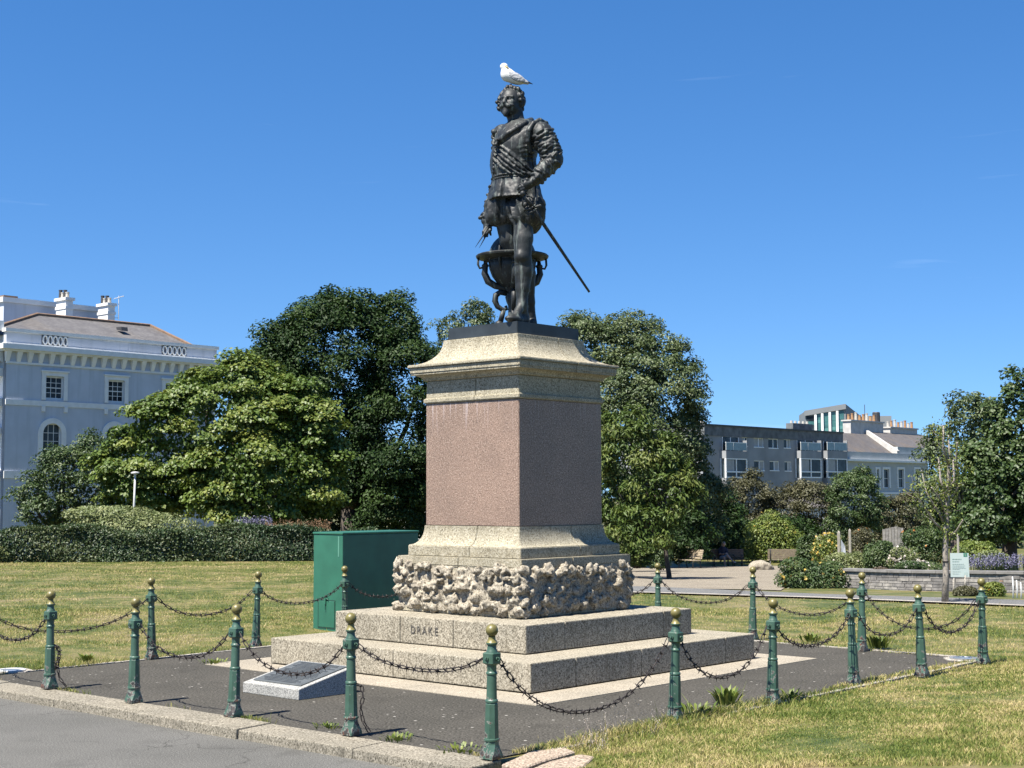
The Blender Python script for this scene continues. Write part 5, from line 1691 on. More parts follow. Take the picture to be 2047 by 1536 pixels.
for k in range(4):
    a = k * math.pi / 2 + .10
    o_ = np.array([math.cos(a), math.sin(a), 0])
    Q = lambda r_, z_: np.array([gc[0], gc[1], 0]) + o_ * r_ + np.array([0, 0, z_])
    zc = gc[2]
    hb = MB().tube([Q(.42, zc - .02), Q(.425, zc - .10), Q(.405, zc - .145), Q(.34, zc - .135), Q(.315, zc - .12)], .014, 6)
    hb.build('bracket', M_bronze, hz, True, True)
    am = MB().tube([Q(.33, zc - .05), Q(.335, zc - .13), Q(.345, zc - .21), Q(.30, zc - .31), Q(.21, zc - .365), Q(.11, zc - .39), Q(.05, zc - .42)], [.022, .034, .042, .046, .042, .036, .034], 9)
    am.sphere(Q(.335, zc - .115), .045, 8, 6, (1, 1, .7))
    am.build('stand_arm', M_bronze, fig, True, True)
    z0 = PLZ
    pts = [Q(.06, zc - .46), Q(.15, zc - .44), Q(.205, zc - .48), Q(.215, zc - .55), Q(.185, zc - .62), Q(.12, zc - .66), Q(.07, zc - .645), Q(.085, zc - .61)]
    sc = MB().tube(pts, [.034, .036, .038, .038, .034, .030, .026, .020], 8)
    sc.sphere(Q(.165, PLZ + .055), .055, 12, 8); sc.tube([Q(.11, zc - .66), Q(.15, PLZ + .09)], [.03, .035], 7)
    sc.tube([Q(.165, PLZ + .03), Q(.24, PLZ + .028)], [.035, .018], 7)
    sc.build('scroll_foot', M_bronze, fig, True, True)
bw = MB().lathe([(.05, gc[2] - .42), (.12, gc[2] - .385), (.19, gc[2] - .33), (.25, gc[2] - .245), (.285, gc[2] - .15), (.297, gc[2] - .06), (.28, gc[2] - .05)], 28, (gc[0], gc[1])).build('globe_cradle', M_bronze, fig, True, True)
cl = MB().lathe([(.10, PLZ + .001), (.105, PLZ + .04), (.06, PLZ + .08), (.05, gc[2] - .62), (.075, gc[2] - .56), (.09, gc[2] - .50), (.06, gc[2] - .45), (.10, gc[2] - .40), (.13, gc[2] - .36), (.09, gc[2] - .31), (.05, gc[2] - .28)], 16, (gc[0], gc[1])).build('stand_column', M_bronze, fig, True, True)

# ================================================================== gull on the head
GY = SY - .02
G = lambda u, v, dy=0.0: at(u, v, GY + dy)
gull = thing('seagull', 'white and grey gull standing on the head of the statue', 'gull', G(1020, 177))
M_gw = simple('white_feathers', (0.80, 0.80, 0.77), .7, .06, 20)
M_gg = simple('grey_feathers', (0.40, 0.41, 0.43), .7, .12, 20)
M_gk = simple('black_feathers', (0.03, 0.03, 0.035), .6, .2, 20)
M_gb = simple('yellow_beak', (0.45, 0.33, 0.08), .4)
M_gleg = simple('flesh_leg', (0.38, 0.30, 0.26), .5)
vol = Vol(G(996, 178, -.12), G(1064, 120, .12), .004)
vol.lo = np.array([G(994, 180)[0], GY - .12, G(1030, 180)[2]])
vol = Vol((G(994, 180)[0], GY - .12, G(1030, 180)[2]), (G(1068, 120)[0], GY + .12, G(1030, 119)[2]), .0045)
ax = G(1046, 163) - G(1012, 147); ax /= np.linalg.norm(ax)
Ag = [ax, np.array([0, 1.0, 0]), np.cross(ax, (0, 1.0, 0))]
vol.ell(G(1024, 155), (.150, .078, .072), Ag, .02)
vol.ell(G(1014, 150), (.072, .066, .082), Ag, .03)
vol.cone(G(1012, 146), G(1008, 135), .056, .044, .02)
vol.ell(G(1007.5, 133.5), (.048, .043, .043), None, .012)
vol.cone(G(1036, 160), G(1055, 167), .045, .016, .02)
vol.mesh('body', M_gw, gull)
for s in (-1, 1):
    vw = Vol((G(1010, 175)[0], GY - .14, G(1030, 176)[2]), (G(1068, 130)[0], GY + .14, G(1030, 138)[2]), .0045)
    vw.ell(G(1030, 153.5, s * .058), (.125, .026, .050), Ag, .01)
    vw.ell(G(1041, 159, s * .045), (.105, .020, .028), Ag, .01)
    vw.ripple(.003, (60, 20, 90), 1)
    vw.mesh('wing', M_gg, gull)
    tp = MB().tube([G(1047, 161.5, s * .03), G(1056, 165, s * .015), G(1065, 168.5, s * .006)], [.016, .013, .003], 7).build('wing_tip', M_gk, gull, True, True)
    lg = MB().tube([G(1021 + s, 168, s * .022), G(1020.5 + s, 173, s * .022), G(1019.5 + s, 178, s * .022)], [.009, .006, .006], 6)
    lg.build('leg', M_gleg, gull, True, True)
    MB().sphere(G(1006.5 + 1.5, 131.5, -.040 if s < 0 else .040), .006, 8, 6).build('eye', M_gk, gull, True, True)
# head turned back over the shoulder
MB().tube([G(1010.5, 133.5, -.034), G(1014, 135.5, -.052), G(1017, 137.5, -.058)], [.013, .010, .003], 8).build('beak', M_gb, gull, True, True)
# ================================================================== path, gravel, garden wall and furniture
def sheet(name, near, far, lift, mat, label, cat, n=24, m=4):
    """ground sheet between two pixel polylines"""
    near, far = np.array(near, float), np.array(far, float)
    V = []
    for i in range(n + 1):
        t = i / n
        g = lambda a: np.array([np.interp(t * (len(a) - 1), np.arange(len(a)), a[:, k]) for k in (0, 1)])
        p0, p1 = ghit(*g(near)), ghit(*g(far))
        for j in range(m + 1):
            q = p0 + (p1 - p0) * j / m
            V.append((q[0], q[1], float(ground_z(q[0], q[1])) + lift))
    Q = [(i * (m + 1) + j, (i + 1) * (m + 1) + j, (i + 1) * (m + 1) + j + 1, i * (m + 1) + j + 1) for i in range(n) for j in range(m)]
    o = pymesh(name, V, Q, mat, None, True)
    return tag(o, label, cat, kind='structure')
sheet('gravel_area', [(1080, 1178), (1300, 1177), (1500, 1180), (1560, 1182)], [(1080, 1140), (1300, 1136), (1500, 1132), (1640, 1132)], .018, M_gravel, 'pale gravel area with benches behind the monument', 'gravel')
sheet('path', [(1000, 1183), (1300, 1187), (1640, 1197), (2060, 1214)], [(1000, 1172), (1300, 1175), (1640, 1190), (2060, 1203)], .028, M_path, 'narrow grey asphalt path along the far lawn edge', 'path')
sheet('path_kerb', [(1000, 1184.2), (1300, 1188.2), (1640, 1198.6), (2060, 1215.6)], [(1000, 1182.6), (1300, 1186.6), (1640, 1196.8), (2060, 1213.8)], .036, M_concrete, 'thin pale kerb along the path', 'kerb', m=1)

M_wallstone = [simple('wall_stone_%d' % k, c, .9, .35, 9, 0, .5, 30) for k, c in enumerate(((0.24, 0.225, 0.21), (0.31, 0.29, 0.265), (0.19, 0.18, 0.17), (0.36, 0.335, 0.30)))]
M_mortar = simple('mortar', (0.36, 0.335, 0.30), .95, .2, 8)
M_coping = simple('coping_stone', (0.23, 0.22, 0.205), .9, .3, 5, 0, .4, 20)
wp = [np.array(gbase(u, Y)) for u, Y in ((1672, 35.4), (1796, 34.0), (1900, 32.9), (2020, 31.6), (2110, 31.0))]
gw = thing('garden_wall', 'low curving grey stone wall with slab coping holding the flower beds', 'wall', wp[0])
rw = random.Random(8)
seglen = [np.hypot(*(wp[i + 1] - wp[i])[:2]) for i in range(4)]
cum = np.concatenate([[0], np.cumsum(seglen)])
WH = .47
def wpos(s, o=0.0, z=0.0):
    i = min(3, max(0, int(np.searchsorted(cum, s) - 1)))
    e = (wp[i + 1] - wp[i])[:2] / seglen[i]
    nn = np.array([e[1], -e[0]])
    nn = nn if nn[1] < 0 else -nn
    q = wp[i][:2] + e * (s - cum[i]) + nn * o
    zb = np.interp(s, cum, [p[2] for p in wp])
    return (q[0], q[1], zb + z)
mb = MB()
K = 24
for k in range(K):
    s0, s1 = cum[-1] * k / K, cum[-1] * (k + 1) / K
    mb.hexa([wpos(s0, -.02, -.2), wpos(s1, -.02, -.2), wpos(s1, -.32, -.2), wpos(s0, -.32, -.2), wpos(s0, -.02, WH - .06), wpos(s1, -.02, WH - .06), wpos(s1, -.32, WH - .06), wpos(s0, -.32, WH - .06)])
mb.build('core', M_mortar, gw, False, True)
z = -.04
while z < WH - .08:
    hh = rw.uniform(.05, .085); s = rw.uniform(-.2, 0)
    while s < cum[-1]:
        l = rw.uniform(.13, .42); a, b = max(0, s + .006), min(cum[-1], s + l - .006)
        if b - a > .03:
            j = rw.uniform(-.006, .008); z0, z1 = z + .005, min(z + hh - .005, WH - .065)
            MB().hexa([wpos(a, j, z0), wpos(b, j, z0), wpos(b, -.06, z0), wpos(a, -.06, z0), wpos(a, j, z1), wpos(b, j, z1), wpos(b, -.06, z1), wpos(a, -.06, z1)]).build('stone', rw.choice(M_wallstone), gw, False, True)
        s += l
    z += hh
s = 0.0
while s < cum[-1] - .1:
    l = min(rw.uniform(.6, .9), cum[-1] - s); a, b = s + .004, s + l - .004
    MB().hexa([wpos(a, .05, WH - .058), wpos(b, .05, WH - .058), wpos(b, -.36, WH - .058), wpos(a, -.36, WH - .058), wpos(a, .05, WH), wpos(b, .05, WH), wpos(b, -.36, WH), wpos(a, -.36, WH)]).build('coping', M_coping, gw, False, True)
    s += l
# raised bed behind the wall
V = []
for i in range(25):
    s = cum[-1] * i / 24
    for j, o_ in enumerate((-.30, -1.5, -4, -9, -16)):
        p = wpos(s, o_, WH - .05)
        V.append((p[0], p[1], max(p[2] - .02 * abs(o_) ** 1.35, float(ground_z(p[0], p[1])) - .05)))
o = pymesh('flower_bed', V, [(i * 5 + j, (i + 1) * 5 + j, (i + 1) * 5 + j + 1, i * 5 + j + 1) for i in range(24) for j in range(4)], M_soil, None, True)
tag(o, 'raised flower bed of bare soil behind the stone wall', 'flower bed', kind='structure')

# notice board, its posts
M_notice = simple('pale_mint_notice', (0.62, 0.72, 0.68), .5, .04, 3)
M_ink = simple('grey_green_print', (0.30, 0.42, 0.38), .6)
M_ngreen = simple('notice_green', (0.07, 0.30, 0.19), .5)
nb_ = ghit(1908, 1189); Yn = nb_[1]
nt_ = thing('notice_board', 'pale mint notice on thin legs beside the young tree', 'sign', nb_)
c00, c10, c11, c01 = at(1901, 1154, Yn), at(1938, 1154, Yn + .02), at(1936, 1106, Yn + .02), at(1899.5, 1106, Yn)
bk = np.array([0, .02, 0])
pn = MB().hexa([c00, c10, c10 + bk, c00 + bk, c01, c11, c11 + bk, c01 + bk]).build('panel', M_notice, nt_, False, True)
def on_panel(a0, a1, b0, b1, mat, nm):
    P = lambda a, b: c01 + (c11 - c01) * a + (c00 - c01) * b + np.array([0, -.003, 0])
    MB().hexa([P(a0, b1), P(a1, b1), P(a1, b1) + bk * .1, P(a0, b1) + bk * .1, P(a0, b0), P(a1, b0), P(a1, b0) + bk * .1, P(a0, b0) + bk * .1]).build(nm, mat, pn, False, True)
on_panel(.72, .93, .0, .15, M_ngreen, 'logo_square')
on_panel(.79, .86, .02, .12, M_notice, 'logo_mark')
rq = random.Random(2)
for r_, (b, w, th) in enumerate(((.24, .5, .035), (.34, .38, .03), (.45, .62, .018), (.52, .70, .012), (.57, .66, .012), (.62, .72, .012), (.67, .4, .012), (.77, .45, .012), (.86, .35, .012))):
    x = .10
    while x < .10 + w:
        l = rq.uniform(.05, .13); on_panel(x, min(x + l, .1 + w), b, b + th, M_ink, 'print'); x += l + .025
on_panel(.70, .92, .80, .95, simple('faint_print', (0.50, 0.60, 0.56), .6), 'print_block')
for u, v in ((1907, 1189), (1930, 1172)):
    a = at(u, v, Yn + .03); b = at(u - 1, 1150, Yn + .03)
    MB().tube([a - np.array([0, 0, .1]), b], .022, 8).build('leg', M_concrete, nt_, True, True)
M_stake = simple('pale_weathered_wood', (0.40, 0.37, 0.31), .85, .25, 10, 0, .3, 30)
for u, v0, v1, Y, w, lab in ((1678, 1064, 1122, 52, 2.6, 'pale wooden stake left of its pair among the roses'), (1700, 1060, 1118, 52, 2.2, 'pale wooden stake right of its pair among the roses'), (1916, 1070, 1106, 44, 2.0, 'pale wooden stake behind the white notice')):
    a, b = at(u, v1 + 12, Y), at(u, v0, Y); r_ = w * Y / F_PX
    t = thing('stake', lab, 'stake', a, 0, 'wooden stakes in the beds')
    o = MB().box(a[0] - r_, a[0] + r_, Y - r_, Y + r_, a[2] - .3, b[2]).build('post', M_stake, t, False, True); bevel(o, .01, 1)
    MB().lathe([(r_ * 1.1, b[2] + .003), (r_ * .2, b[2] + .05)], 4, (a[0], Y), math.pi / 4).build('cap', M_stake, t, False, True)
# small grey info plate by the first stake
a, b = at(1684, 1118, 51.5), at(1690, 1085, 51.5)
t = thing('info_plate', 'small grey information plate leaning beside the left wooden stake', 'sign', at(1687, 1122, 51.5))
o = MB().hexa([at(1682, 1119, 51.6), at(1692, 1119, 51.6), at(1692, 1119, 51.63), at(1682, 1119, 51.63), at(1681, 1078, 51.8), at(1689, 1092, 51.8), at(1689, 1092, 51.83), at(1681, 1078, 51.83)]).build('plate', simple('info_grey', (0.42, 0.45, 0.48), .5), t, False, True)
MB().tube([at(1687, 1128, 51.7), at(1687, 1112, 51.7)], .03, 6).build('leg', M_stake, t, False, True)
# thin white stakes at the right end of the wall
for k, (u, v0, v1) in enumerate(((2025, 1153, 1197), (2033, 1160, 1196), (2041, 1164, 1197))):
    Y = ghit(u, v1)[1]; a = ghit(u, v1); b = at(u - 1, v0, Y)
    t = thing('cane', ('tallest', 'middle', 'rightmost')[k] + ' thin white cane before the wall at the right edge', 'cane', a, 0, 'white canes')
    MB().tube([a - np.array([0, 0, .1]), (a + b) / 2 + np.array([.01, 0, 0]), b], [.016, .015, .012], 6).build('rod', M_white, t, True, True)

# ---- benches, boulder, sitting person
M_slat = simple('bench_wood', (0.42, 0.34, 0.23), .8, .25, 12)
M_slat_d = simple('dark_bench_wood', (0.20, 0.13, 0.085), .8, .25, 12)
M_castiron = simple('black_bench_iron', (0.03, 0.03, 0.03), .5)
def bench(label, u, v, rotz, mat, W=1.7, group='park benches'):
    b = ghit(u, v)
    t = thing('park_bench', label, 'bench', b, rotz, group)
    ROOT[t] = np.zeros(3)
    for k in range(5): MB().box(-W / 2, W / 2, -.42 + k * .09, -.345 + k * .09, .43, .465).build('seat_slat', mat, t)
    for k in range(5):
        y = .07 + k * .022; zz = .52 + k * .095
        MB().hexa([(-W / 2, y, zz), (W / 2, y, zz), (W / 2, y + .03, zz), (-W / 2, y + .03, zz), (-W / 2, y + .02, zz + .08), (W / 2, y + .02, zz + .08), (W / 2, y + .05, zz + .08), (-W / 2, y + .05, zz + .08)]).build('back_slat', mat, t)
    for s in (-1, 1):
        x = s * (W / 2 - .12)
        mb = MB().tube([(x, -.38, 0), (x, -.36, .25), (x, -.40, .43), (x, .05, .42), (x, .12, .55), (x, .21, 1.0)], .026, 6)
        mb.tube([(x, .12, 0), (x, .06, .2), (x, .05, .42)], .026, 6); mb.tube([(x, -.40, .43), (x, -.43, .62), (x, -.2, .66), (x, .12, .62)], .022, 6)
        mb.build('bench_end', M_castiron, t, True)
    return t
bench('slatted bench seen side on at the left of the gravel', 1384, 1137, R(-68), M_slat)
pb = bench('dark wooden bench with a person sitting on it', 1446, 1134, R(2), M_slat_d, 1.35)
bench('dark wooden bench just right of the sitting person', 1469, 1134, R(-4), M_slat_d, 1.0)
bench('pale slatted bench right of the boulder', 1570, 1139, R(172), M_slat, 1.65)
bo = ghit(1522, 1140)
vol = Vol(bo - np.array([.85, .7, .25]), bo + np.array([.85, .7, .7]), .035)
vol.ell(bo + np.array([0, 0, .08]), (.56, .45, .40), None, .05); vol.ell(bo + np.array([.25, -.05, .02]), (.36, .36, .33), None, .08); vol.ell(bo + np.array([-.3, 0, .0]), (.34, .35, .28), None, .08)
vol.ripple(.07, 3.2, 3)
o = vol.mesh('boulder', M_rock, None, False)
tag(o, 'pale rough boulder between two benches on the gravel', 'boulder')

M_skin = simple('skin', (0.50, 0.33, 0.25), .6)
M_hair = simple('fair_grey_hair', (0.42, 0.35, 0.30), .8)
M_navy = simple('navy_top', (0.025, 0.028, 0.06), .9)
M_skirt = simple('pale_blue_skirt', (0.30, 0.36, 0.46), .9)
M_shoe = simple('white_shoe', (0.6, 0.58, 0.55), .7)
bp = np.array(pb.location)
per = thing('person', 'person with fair hair, dark top and pale skirt sitting cross legged on a bench', 'person', bp)
X = lambda x, y, z: bp + np.array([x, y, z])
vol = Vol(X(-.6, -1.3, -.02), X(.8, .4, 1.5), .022)
vol.ell(X(.02, -.22, 1.27), (.09, .10, .115), None, .02)                                     # head, looking down to the right
vol.ell(X(.05, -.32, 1.245), (.02, .03, .02), None, .02)
vol.cone(X(0, -.16, 1.18), X(-.02, -.12, 1.05), .05, .06, .03)
vol.chain([X(-.03, -.10, 1.0), X(-.05, -.07, .75), X(-.04, -.08, .55)], [.145, .13, .17], .04)
vol.chain([X(-.19, -.10, .99), X(-.22, -.14, .75), X(-.02, -.38, .72)], [.06, .048, .034], .02)
vol.chain([X(.14, -.10, .99), X(.20, -.20, .76), X(.08, -.40, .76)], [.06, .048, .034], .02)
for s, hx in ((-1, -.02), (1, .08)):                                                           # hands and fingers round a phone
    vol.ell(X(hx, -.42, .745), (.035, .045, .03), None, .01)
    for f_ in range(4): vol.cone(X(hx - .02 + .013 * f_, -.45, .75), X(hx - .02 + .013 * f_, -.50, .765), .011, .009, .004)
    vol.cone(X(hx - s * .03, -.42, .76), X(hx - s * .02, -.47, .785), .012, .010, .004)
vol.chain([X(-.10, -.10, .53), X(-.02, -.52, .54), X(.02, -.50, .09)], [.095, .068, .042], .02)    # standing leg
vol.cone(X(.02, -.50, .05), X(.05, -.70, .035), .045, .035, .02)
vol.chain([X(.09, -.10, .55), X(.16, -.55, .66), X(.40, -.78, .36)], [.095, .066, .042], .02)     # crossed leg
vol.cone(X(.40, -.78, .34), X(.52, -.93, .30), .042, .034, .02)
vol.mesh('body', M_skin, per)
vol = Vol(X(-.5, -.7, .4), X(.5, .3, 1.2), .025)
vol.chain([X(-.03, -.10, 1.0), X(-.05, -.07, .75), X(-.04, -.08, .56)], [.165, .15, .19], .04)
vol.chain([X(-.19, -.10, 1.0), X(-.22, -.14, .78)], [.075, .066], .02); vol.chain([X(.14, -.10, 1.0), X(.20, -.20, .79)], [.075, .066], .02)
vol.mesh('top', M_navy, per)
vol = Vol(X(-.5, -.8, .3), X(.6, .3, .9), .025)
vol.chain([X(-.10, -.08, .53), X(-.04, -.42, .55)], [.13, .10], .03); vol.chain([X(.09, -.08, .55), X(.14, -.45, .64)], [.13, .10], .03)
vol.mesh('skirt', M_skirt, per)
vol = Vol(X(-.3, -.5, 1.0), X(.3, .2, 1.5), .02)
vol.ell(X(.01, -.185, 1.30), (.105, .105, .11), None, .02); vol.ell(X(-.03, -.13, 1.24), (.09, .07, .12), None, .03); vol.ripple(.012, 22, 2)
vol.mesh('hair', M_hair, per)
MB().sphere(X(.055, -.71, .035), .05, 8, 6, (1, 1.6, .7)).build('shoe', M_shoe, per, True, True)
MB().sphere(X(.50, -.90, .30), .05, 8, 6, (1.4, 1.4, .8)).build('shoe', M_shoe, per, True, True)

# lamp post behind the hedge
lb = gbase(270, 48.5)
lamp = thing('street_lamp', 'slim white park lamp with flat round head behind the hedge', 'lamp', lb)
lt = at(270, 952, 48.5); 
MB().tube([np.array(lb), np.array([lb[0], lb[1], lt[2] - .9]), lt], [.05, .038, .03], 10).build('pole', M_white, lamp, True, True)
h_ = at(270, 946, 48.5)
o = MB().lathe([(.03, h_[2] - .13), (.045, h_[2] - .04), (.135, h_[2] - .015), (.14, h_[2] + .02), (.09, h_[2] + .04), (.02, h_[2] + .05)], 18, (h_[0], h_[1])).build('lamp_head', M_white, lamp, False, True); shade_auto(o)

# ================================================================== buildings
class Face:
    """vertical wall plane: origin, direction along it, outward normal"""
    def __init__(self, A, d, n): self.A, self.d, self.n = np.asarray(A, float), np.asarray(d, float) / np.hypot(*d), np.asarray(n, float) / np.hypot(*n)
    def px(self, u, v):                     # pixel -> (distance along, height)
        r = ray(u, v); r2 = np.array(r[:2])
        M = np.array([[r2[0], -self.d[0]], [r2[1], -self.d[1]]])
        t, s = np.linalg.solve(M, self.A)
        return s, CAM_Z + r[2] * t
    def p(self, s, z, o=0.0):
        q = self.A + self.d * s + self.n * o
        return (q[0], q[1], z)
    def box(self, mb, s0, s1, z0, z1, o0, o1):
        return mb.hexa([self.p(s0, z0, o1), self.p(s1, z0, o1), self.p(s1, z0, o0), self.p(s0, z0, o0), self.p(s0, z1, o1), self.p(s1, z1, o1), self.p(s1, z1, o0), self.p(s0, z1, o0)])
    def part(self, name, s0, s1, z0, z1, o0, o1, mat, parent):
        return self.box(MB(), s0, s1, z0, z1, o0, o1).build(name, mat, parent, False, True)
    def wall(self, name, s0, s1, z0, z1, holes, mat, parent, depth=.3):
        ss = sorted({s0, s1} | {h[0] for h in holes} | {h[1] for h in holes}); zs = sorted({z0, z1} | {h[2] for h in holes} | {h[3] for h in holes})
        mb = MB()
        for a, b in zip(ss[:-1], ss[1:]):
            for c, d in zip(zs[:-1], zs[1:]):
                m = ((a + b) / 2, (c + d) / 2)
                if any(h[0] < m[0] < h[1] and h[2] < m[1] < h[3] for h in holes): continue
                mb.add([self.p(a, c), self.p(b, c), self.p(b, d), self.p(a, d)], [(0, 1, 2, 3)])
        for h in holes:
            a, b, c, d = h[:4]
            q = [self.p(a, c), self.p(b, c), self.p(b, d), self.p(a, d)]; r = [self.p(a, c, -depth), self.p(b, c, -depth), self.p(b, d, -depth), self.p(a, d, -depth)]
            for i in range(4):
                j = (i + 1) % 4
                mb.add([q[i], r[i], r[j], q[j]], [(0, 1, 2, 3)])
        return mb.build(name, mat, parent, False, True)

M_bluewall = simple('pale_blue_render', (0.425, 0.462, 0.52), .85, .08, .8, k=.98)
def wall_runs(m, dark):
    nt = m.node_tree; p = nt.nodes['Principled BSDF']; src = p.inputs['Base Color'].links[0].from_socket
    s = ramp(nt, noise(nt, coords(nt, (1.6, 1.6, .12)), 1.3, 5, .6), [(.50, 0.0), (.75, .55)])
    nt.links.new(mix(nt, s, src, dark), p.inputs['Base Color'])
wall_runs(M_bluewall, (0.27, 0.30, 0.34))
M_trim = simple('white_stucco', (0.66, 0.66, 0.64), .8, .08, 3, k=.95)
def slate_mat(name, c0, c1, moss):
    m, nt, p = new_mat(name)
    v = coords(nt)
    col = ramp(nt, noise(nt, v, 1.2, 6, .65), [(.3, c0), (.7, c1)])
    col = mix(nt, ramp(nt, noise(nt, v, .35, 5, .6), [(.5, 0.0), (.72, .8)]), col, moss)
    col = mix(nt, 1.0, col, ramp(nt, noise(nt, coords(nt, (3, 3, 14)), 1.5, 3), [(.3, .7), (.7, 1.2)]), 'MULTIPLY')
    nt.links.new(col, p.inputs['Base Color']); p.inputs['Roughness'].default_value = .7
    return m
M_slate = slate_mat('slate_roof', (0.075, 0.07, 0.07), (0.118, 0.112, 0.108), (0.112, 0.096, 0.078))
M_slate2 = slate_mat('old_slate_roof', (0.068, 0.062, 0.060), (0.105, 0.095, 0.09), (0.12, 0.09, 0.06))
M_ridge = simple('orange_ridge_tile', (0.22, 0.14, 0.09), .85, .3, 5)
def glass_mat():
    m, nt, p = new_mat('window_glass')
    v = coords(nt)
    nt.links.new(ramp(nt, noise(nt, v, .8, 3), [(.4, (0.012, 0.016, 0.022)), (.65, (0.05, 0.065, 0.075))]), p.inputs['Base Color'])
    p.inputs['Roughness'].default_value = .12; p.inputs['Specular IOR Level'].default_value = .12
    return m
M_glass = glass_mat()
M_pot = simple('clay_chimney_pot', (0.42, 0.24, 0.12), .85, .25, 6)
M_potw = simple('pale_chimney_pot', (0.55, 0.52, 0.46), .85, .2, 6)
M_dark = simple('dark_metal', (0.05, 0.05, 0.055), .6)

def sash(F, parent, s0, s1, z0, z1, cols, rows, o=-.14, name='window', arch=False, split=True):
    w = F.part(name, s0, s1, z0, z0 + .09, o - .02, o + .05, M_trim, parent)       # sill rail carries the rest
    F.part('frame', s0, s0 + .07, z0 + .09, z1, o - .02, o + .04, M_trim, w); F.part('frame', s1 - .07, s1, z0 + .09, z1, o - .02, o + .04, M_trim, w)
    F.part('frame', s0 + .07, s1 - .07, z1 - .07, z1, o - .02, o + .04, M_trim, w)
    a, b, c, d = s0 + .07, s1 - .07, z0 + .09, z1 - .07
    for i in range(cols):
        for j in range(rows):
            F.part('pane', a + (b - a) * i / cols + .015, a + (b - a) * (i + 1) / cols - .015, c + (d - c) * j / rows + .015, c + (d - c) * (j + 1) / rows - .015, o - .01, o, M_glass, w)
    for i in range(1, cols): F.part('glazing_bar', a + (b - a) * i / cols - .015, a + (b - a) * i / cols + .015, c, d, o - .012, o + .015, M_trim, w)
    for j in range(1, rows):
        t_ = .028 if j == rows // 2 else .014
        F.part('glazing_bar', a, b, c + (d - c) * j / rows - t_, c + (d - c) * j / rows + t_, o - .013, o + .013, M_trim, w)
    return w

# ---- pale blue house on the left
A1 = at(11, 800, 80)[:2]
H1 = Face(A1, EY, EX)
bh = thing('blue_house', 'pale blue stucco villa with white cornice, slate roof and chimneys behind the trees', 'house', (A1[0], A1[1], -2.5))
LEN = H1.px(431, 740)[0]
zc = H1.px(12, 724)[1]
zpar0 = H1.px(12, 690)[1]; zpar1 = H1.px(12, 657)[1]
wins = []
for (u0, u1, v0, v1) in ((91, 127, 752, 798), (216, 249, 760, 804), (330, 362, 767, 810)):
    s0 = H1.px(u0, 770)[0]; s1 = H1.px(u1, 770)[0]
    wins.append((s0, s1, H1.px(u0, v1)[1], H1.px(u0, v0)[1]))
arches = []
for (u0, u1, vtop, vbot) in ((85, 122, 846, 935), (212, 243, 852, 935)):
    s0 = H1.px(u0, 880)[0]; s1 = H1.px(u1, 880)[0]
    arches.append((s0, s1, H1.px(u0, vbot)[1], H1.px(u0, vtop)[1]))
wl_ = H1.wall('wall', 0, LEN, -2.5, zpar1 - .3, wins + arches, M_bluewall, bh)
H1.part('wall', 0, LEN, -2.5, zpar1 - .3, -10.5, -.32, M_bluewall, bh)
def surround(F, par, s0, s1, z0, z1, w=.24, o=.07):
    F.part('surround', s0 - w, s0, z0 - .05, z1 + .02, .0, o, M_trim, par); F.part('surround', s1, s1 + w, z0 - .05, z1 + .02, .0, o, M_trim, par)
    F.part('surround', s0 - w, s1 + w, z1 + .022, z1 + w, .0, o, M_trim, par); F.part('hood', s0 - w - .06, s1 + w + .06, z1 + w + .002, z1 + w + .09, .0, o + .08, M_trim, par)
    for s in (s0 - w, s1 + w - .2): F.part('sill_bracket', s, s + .2, z0 - .72, z0 - .42, 0, o + .05, M_trim, par)
for k, (a, b, c, d) in enumerate(wins):
    w = sash(H1, bh, a, b, c, d, 3, 4)
    surround(H1, bh, a, b, c, d)
for a, b, c, d in arches:
    r_ = (b - a) / 2; m = (a + b) / 2; zs = d - r_
    mb = MB(); N_ = 12
    for sgn in (-1, 1):                                     # spandrels filling the square head of the opening
        v_ = [H1.p(m + sgn * r_, d, -.002)] + [H1.p(m + sgn * r_ * math.cos(t * math.pi / 2 / N_), zs + r_ * math.sin(t * math.pi / 2 / N_), -.002) for t in range(N_ + 1)]
        mb.add(v_, [(0, i, i + 1) for i in range(1, N_ + 1)])
    mb.build('spandrel', M_bluewall, bh, False, True)
    mb = MB(); W_ = .30                                     # white arched architrave
    pts_i = [(a, c)] + [(m - r_ * math.cos(t * math.pi / 20), zs + r_ * math.sin(t * math.pi / 20)) for t in range(21)] + [(b, c)]
    pts_o = [(a - W_, c)] + [(m - (r_ + W_) * math.cos(t * math.pi / 20), zs + (r_ + W_) * math.sin(t * math.pi / 20)) for t in range(21)] + [(b + W_, c)]
    for i in range(len(pts_i) - 1):
        q = [pts_i[i], pts_o[i], pts_o[i + 1], pts_i[i + 1]]
        mb.hexa([H1.p(*q[0], .001), H1.p(*q[1], .001), H1.p(*q[2], .001), H1.p(*q[3], .001), H1.p(*q[0], .07), H1.p(*q[1], .07), H1.p(*q[2], .07), H1.p(*q[3], .07)])
    mb.build('architrave', M_trim, bh, False, True)
    sash(H1, bh, a, b, c, d, 3, 5, name='arched_window')
MB().tube([H1.p(LEN - .7, -2, .12), H1.p(LEN - .7, zc - .1, .12)], .07, 8).build('downpipe', M_trim, bh, True, True)
zst = H1.px(12, 803)[1]
H1.part('string_course', -.02, LEN, zst - .16, zst + .14, .001, .06, M_trim, bh)
zst2 = H1.px(12, 949)[1]
H1.part('string_course', -.02, LEN, zst2 - .2, zst2 + .2, .001, .06, M_trim, bh)
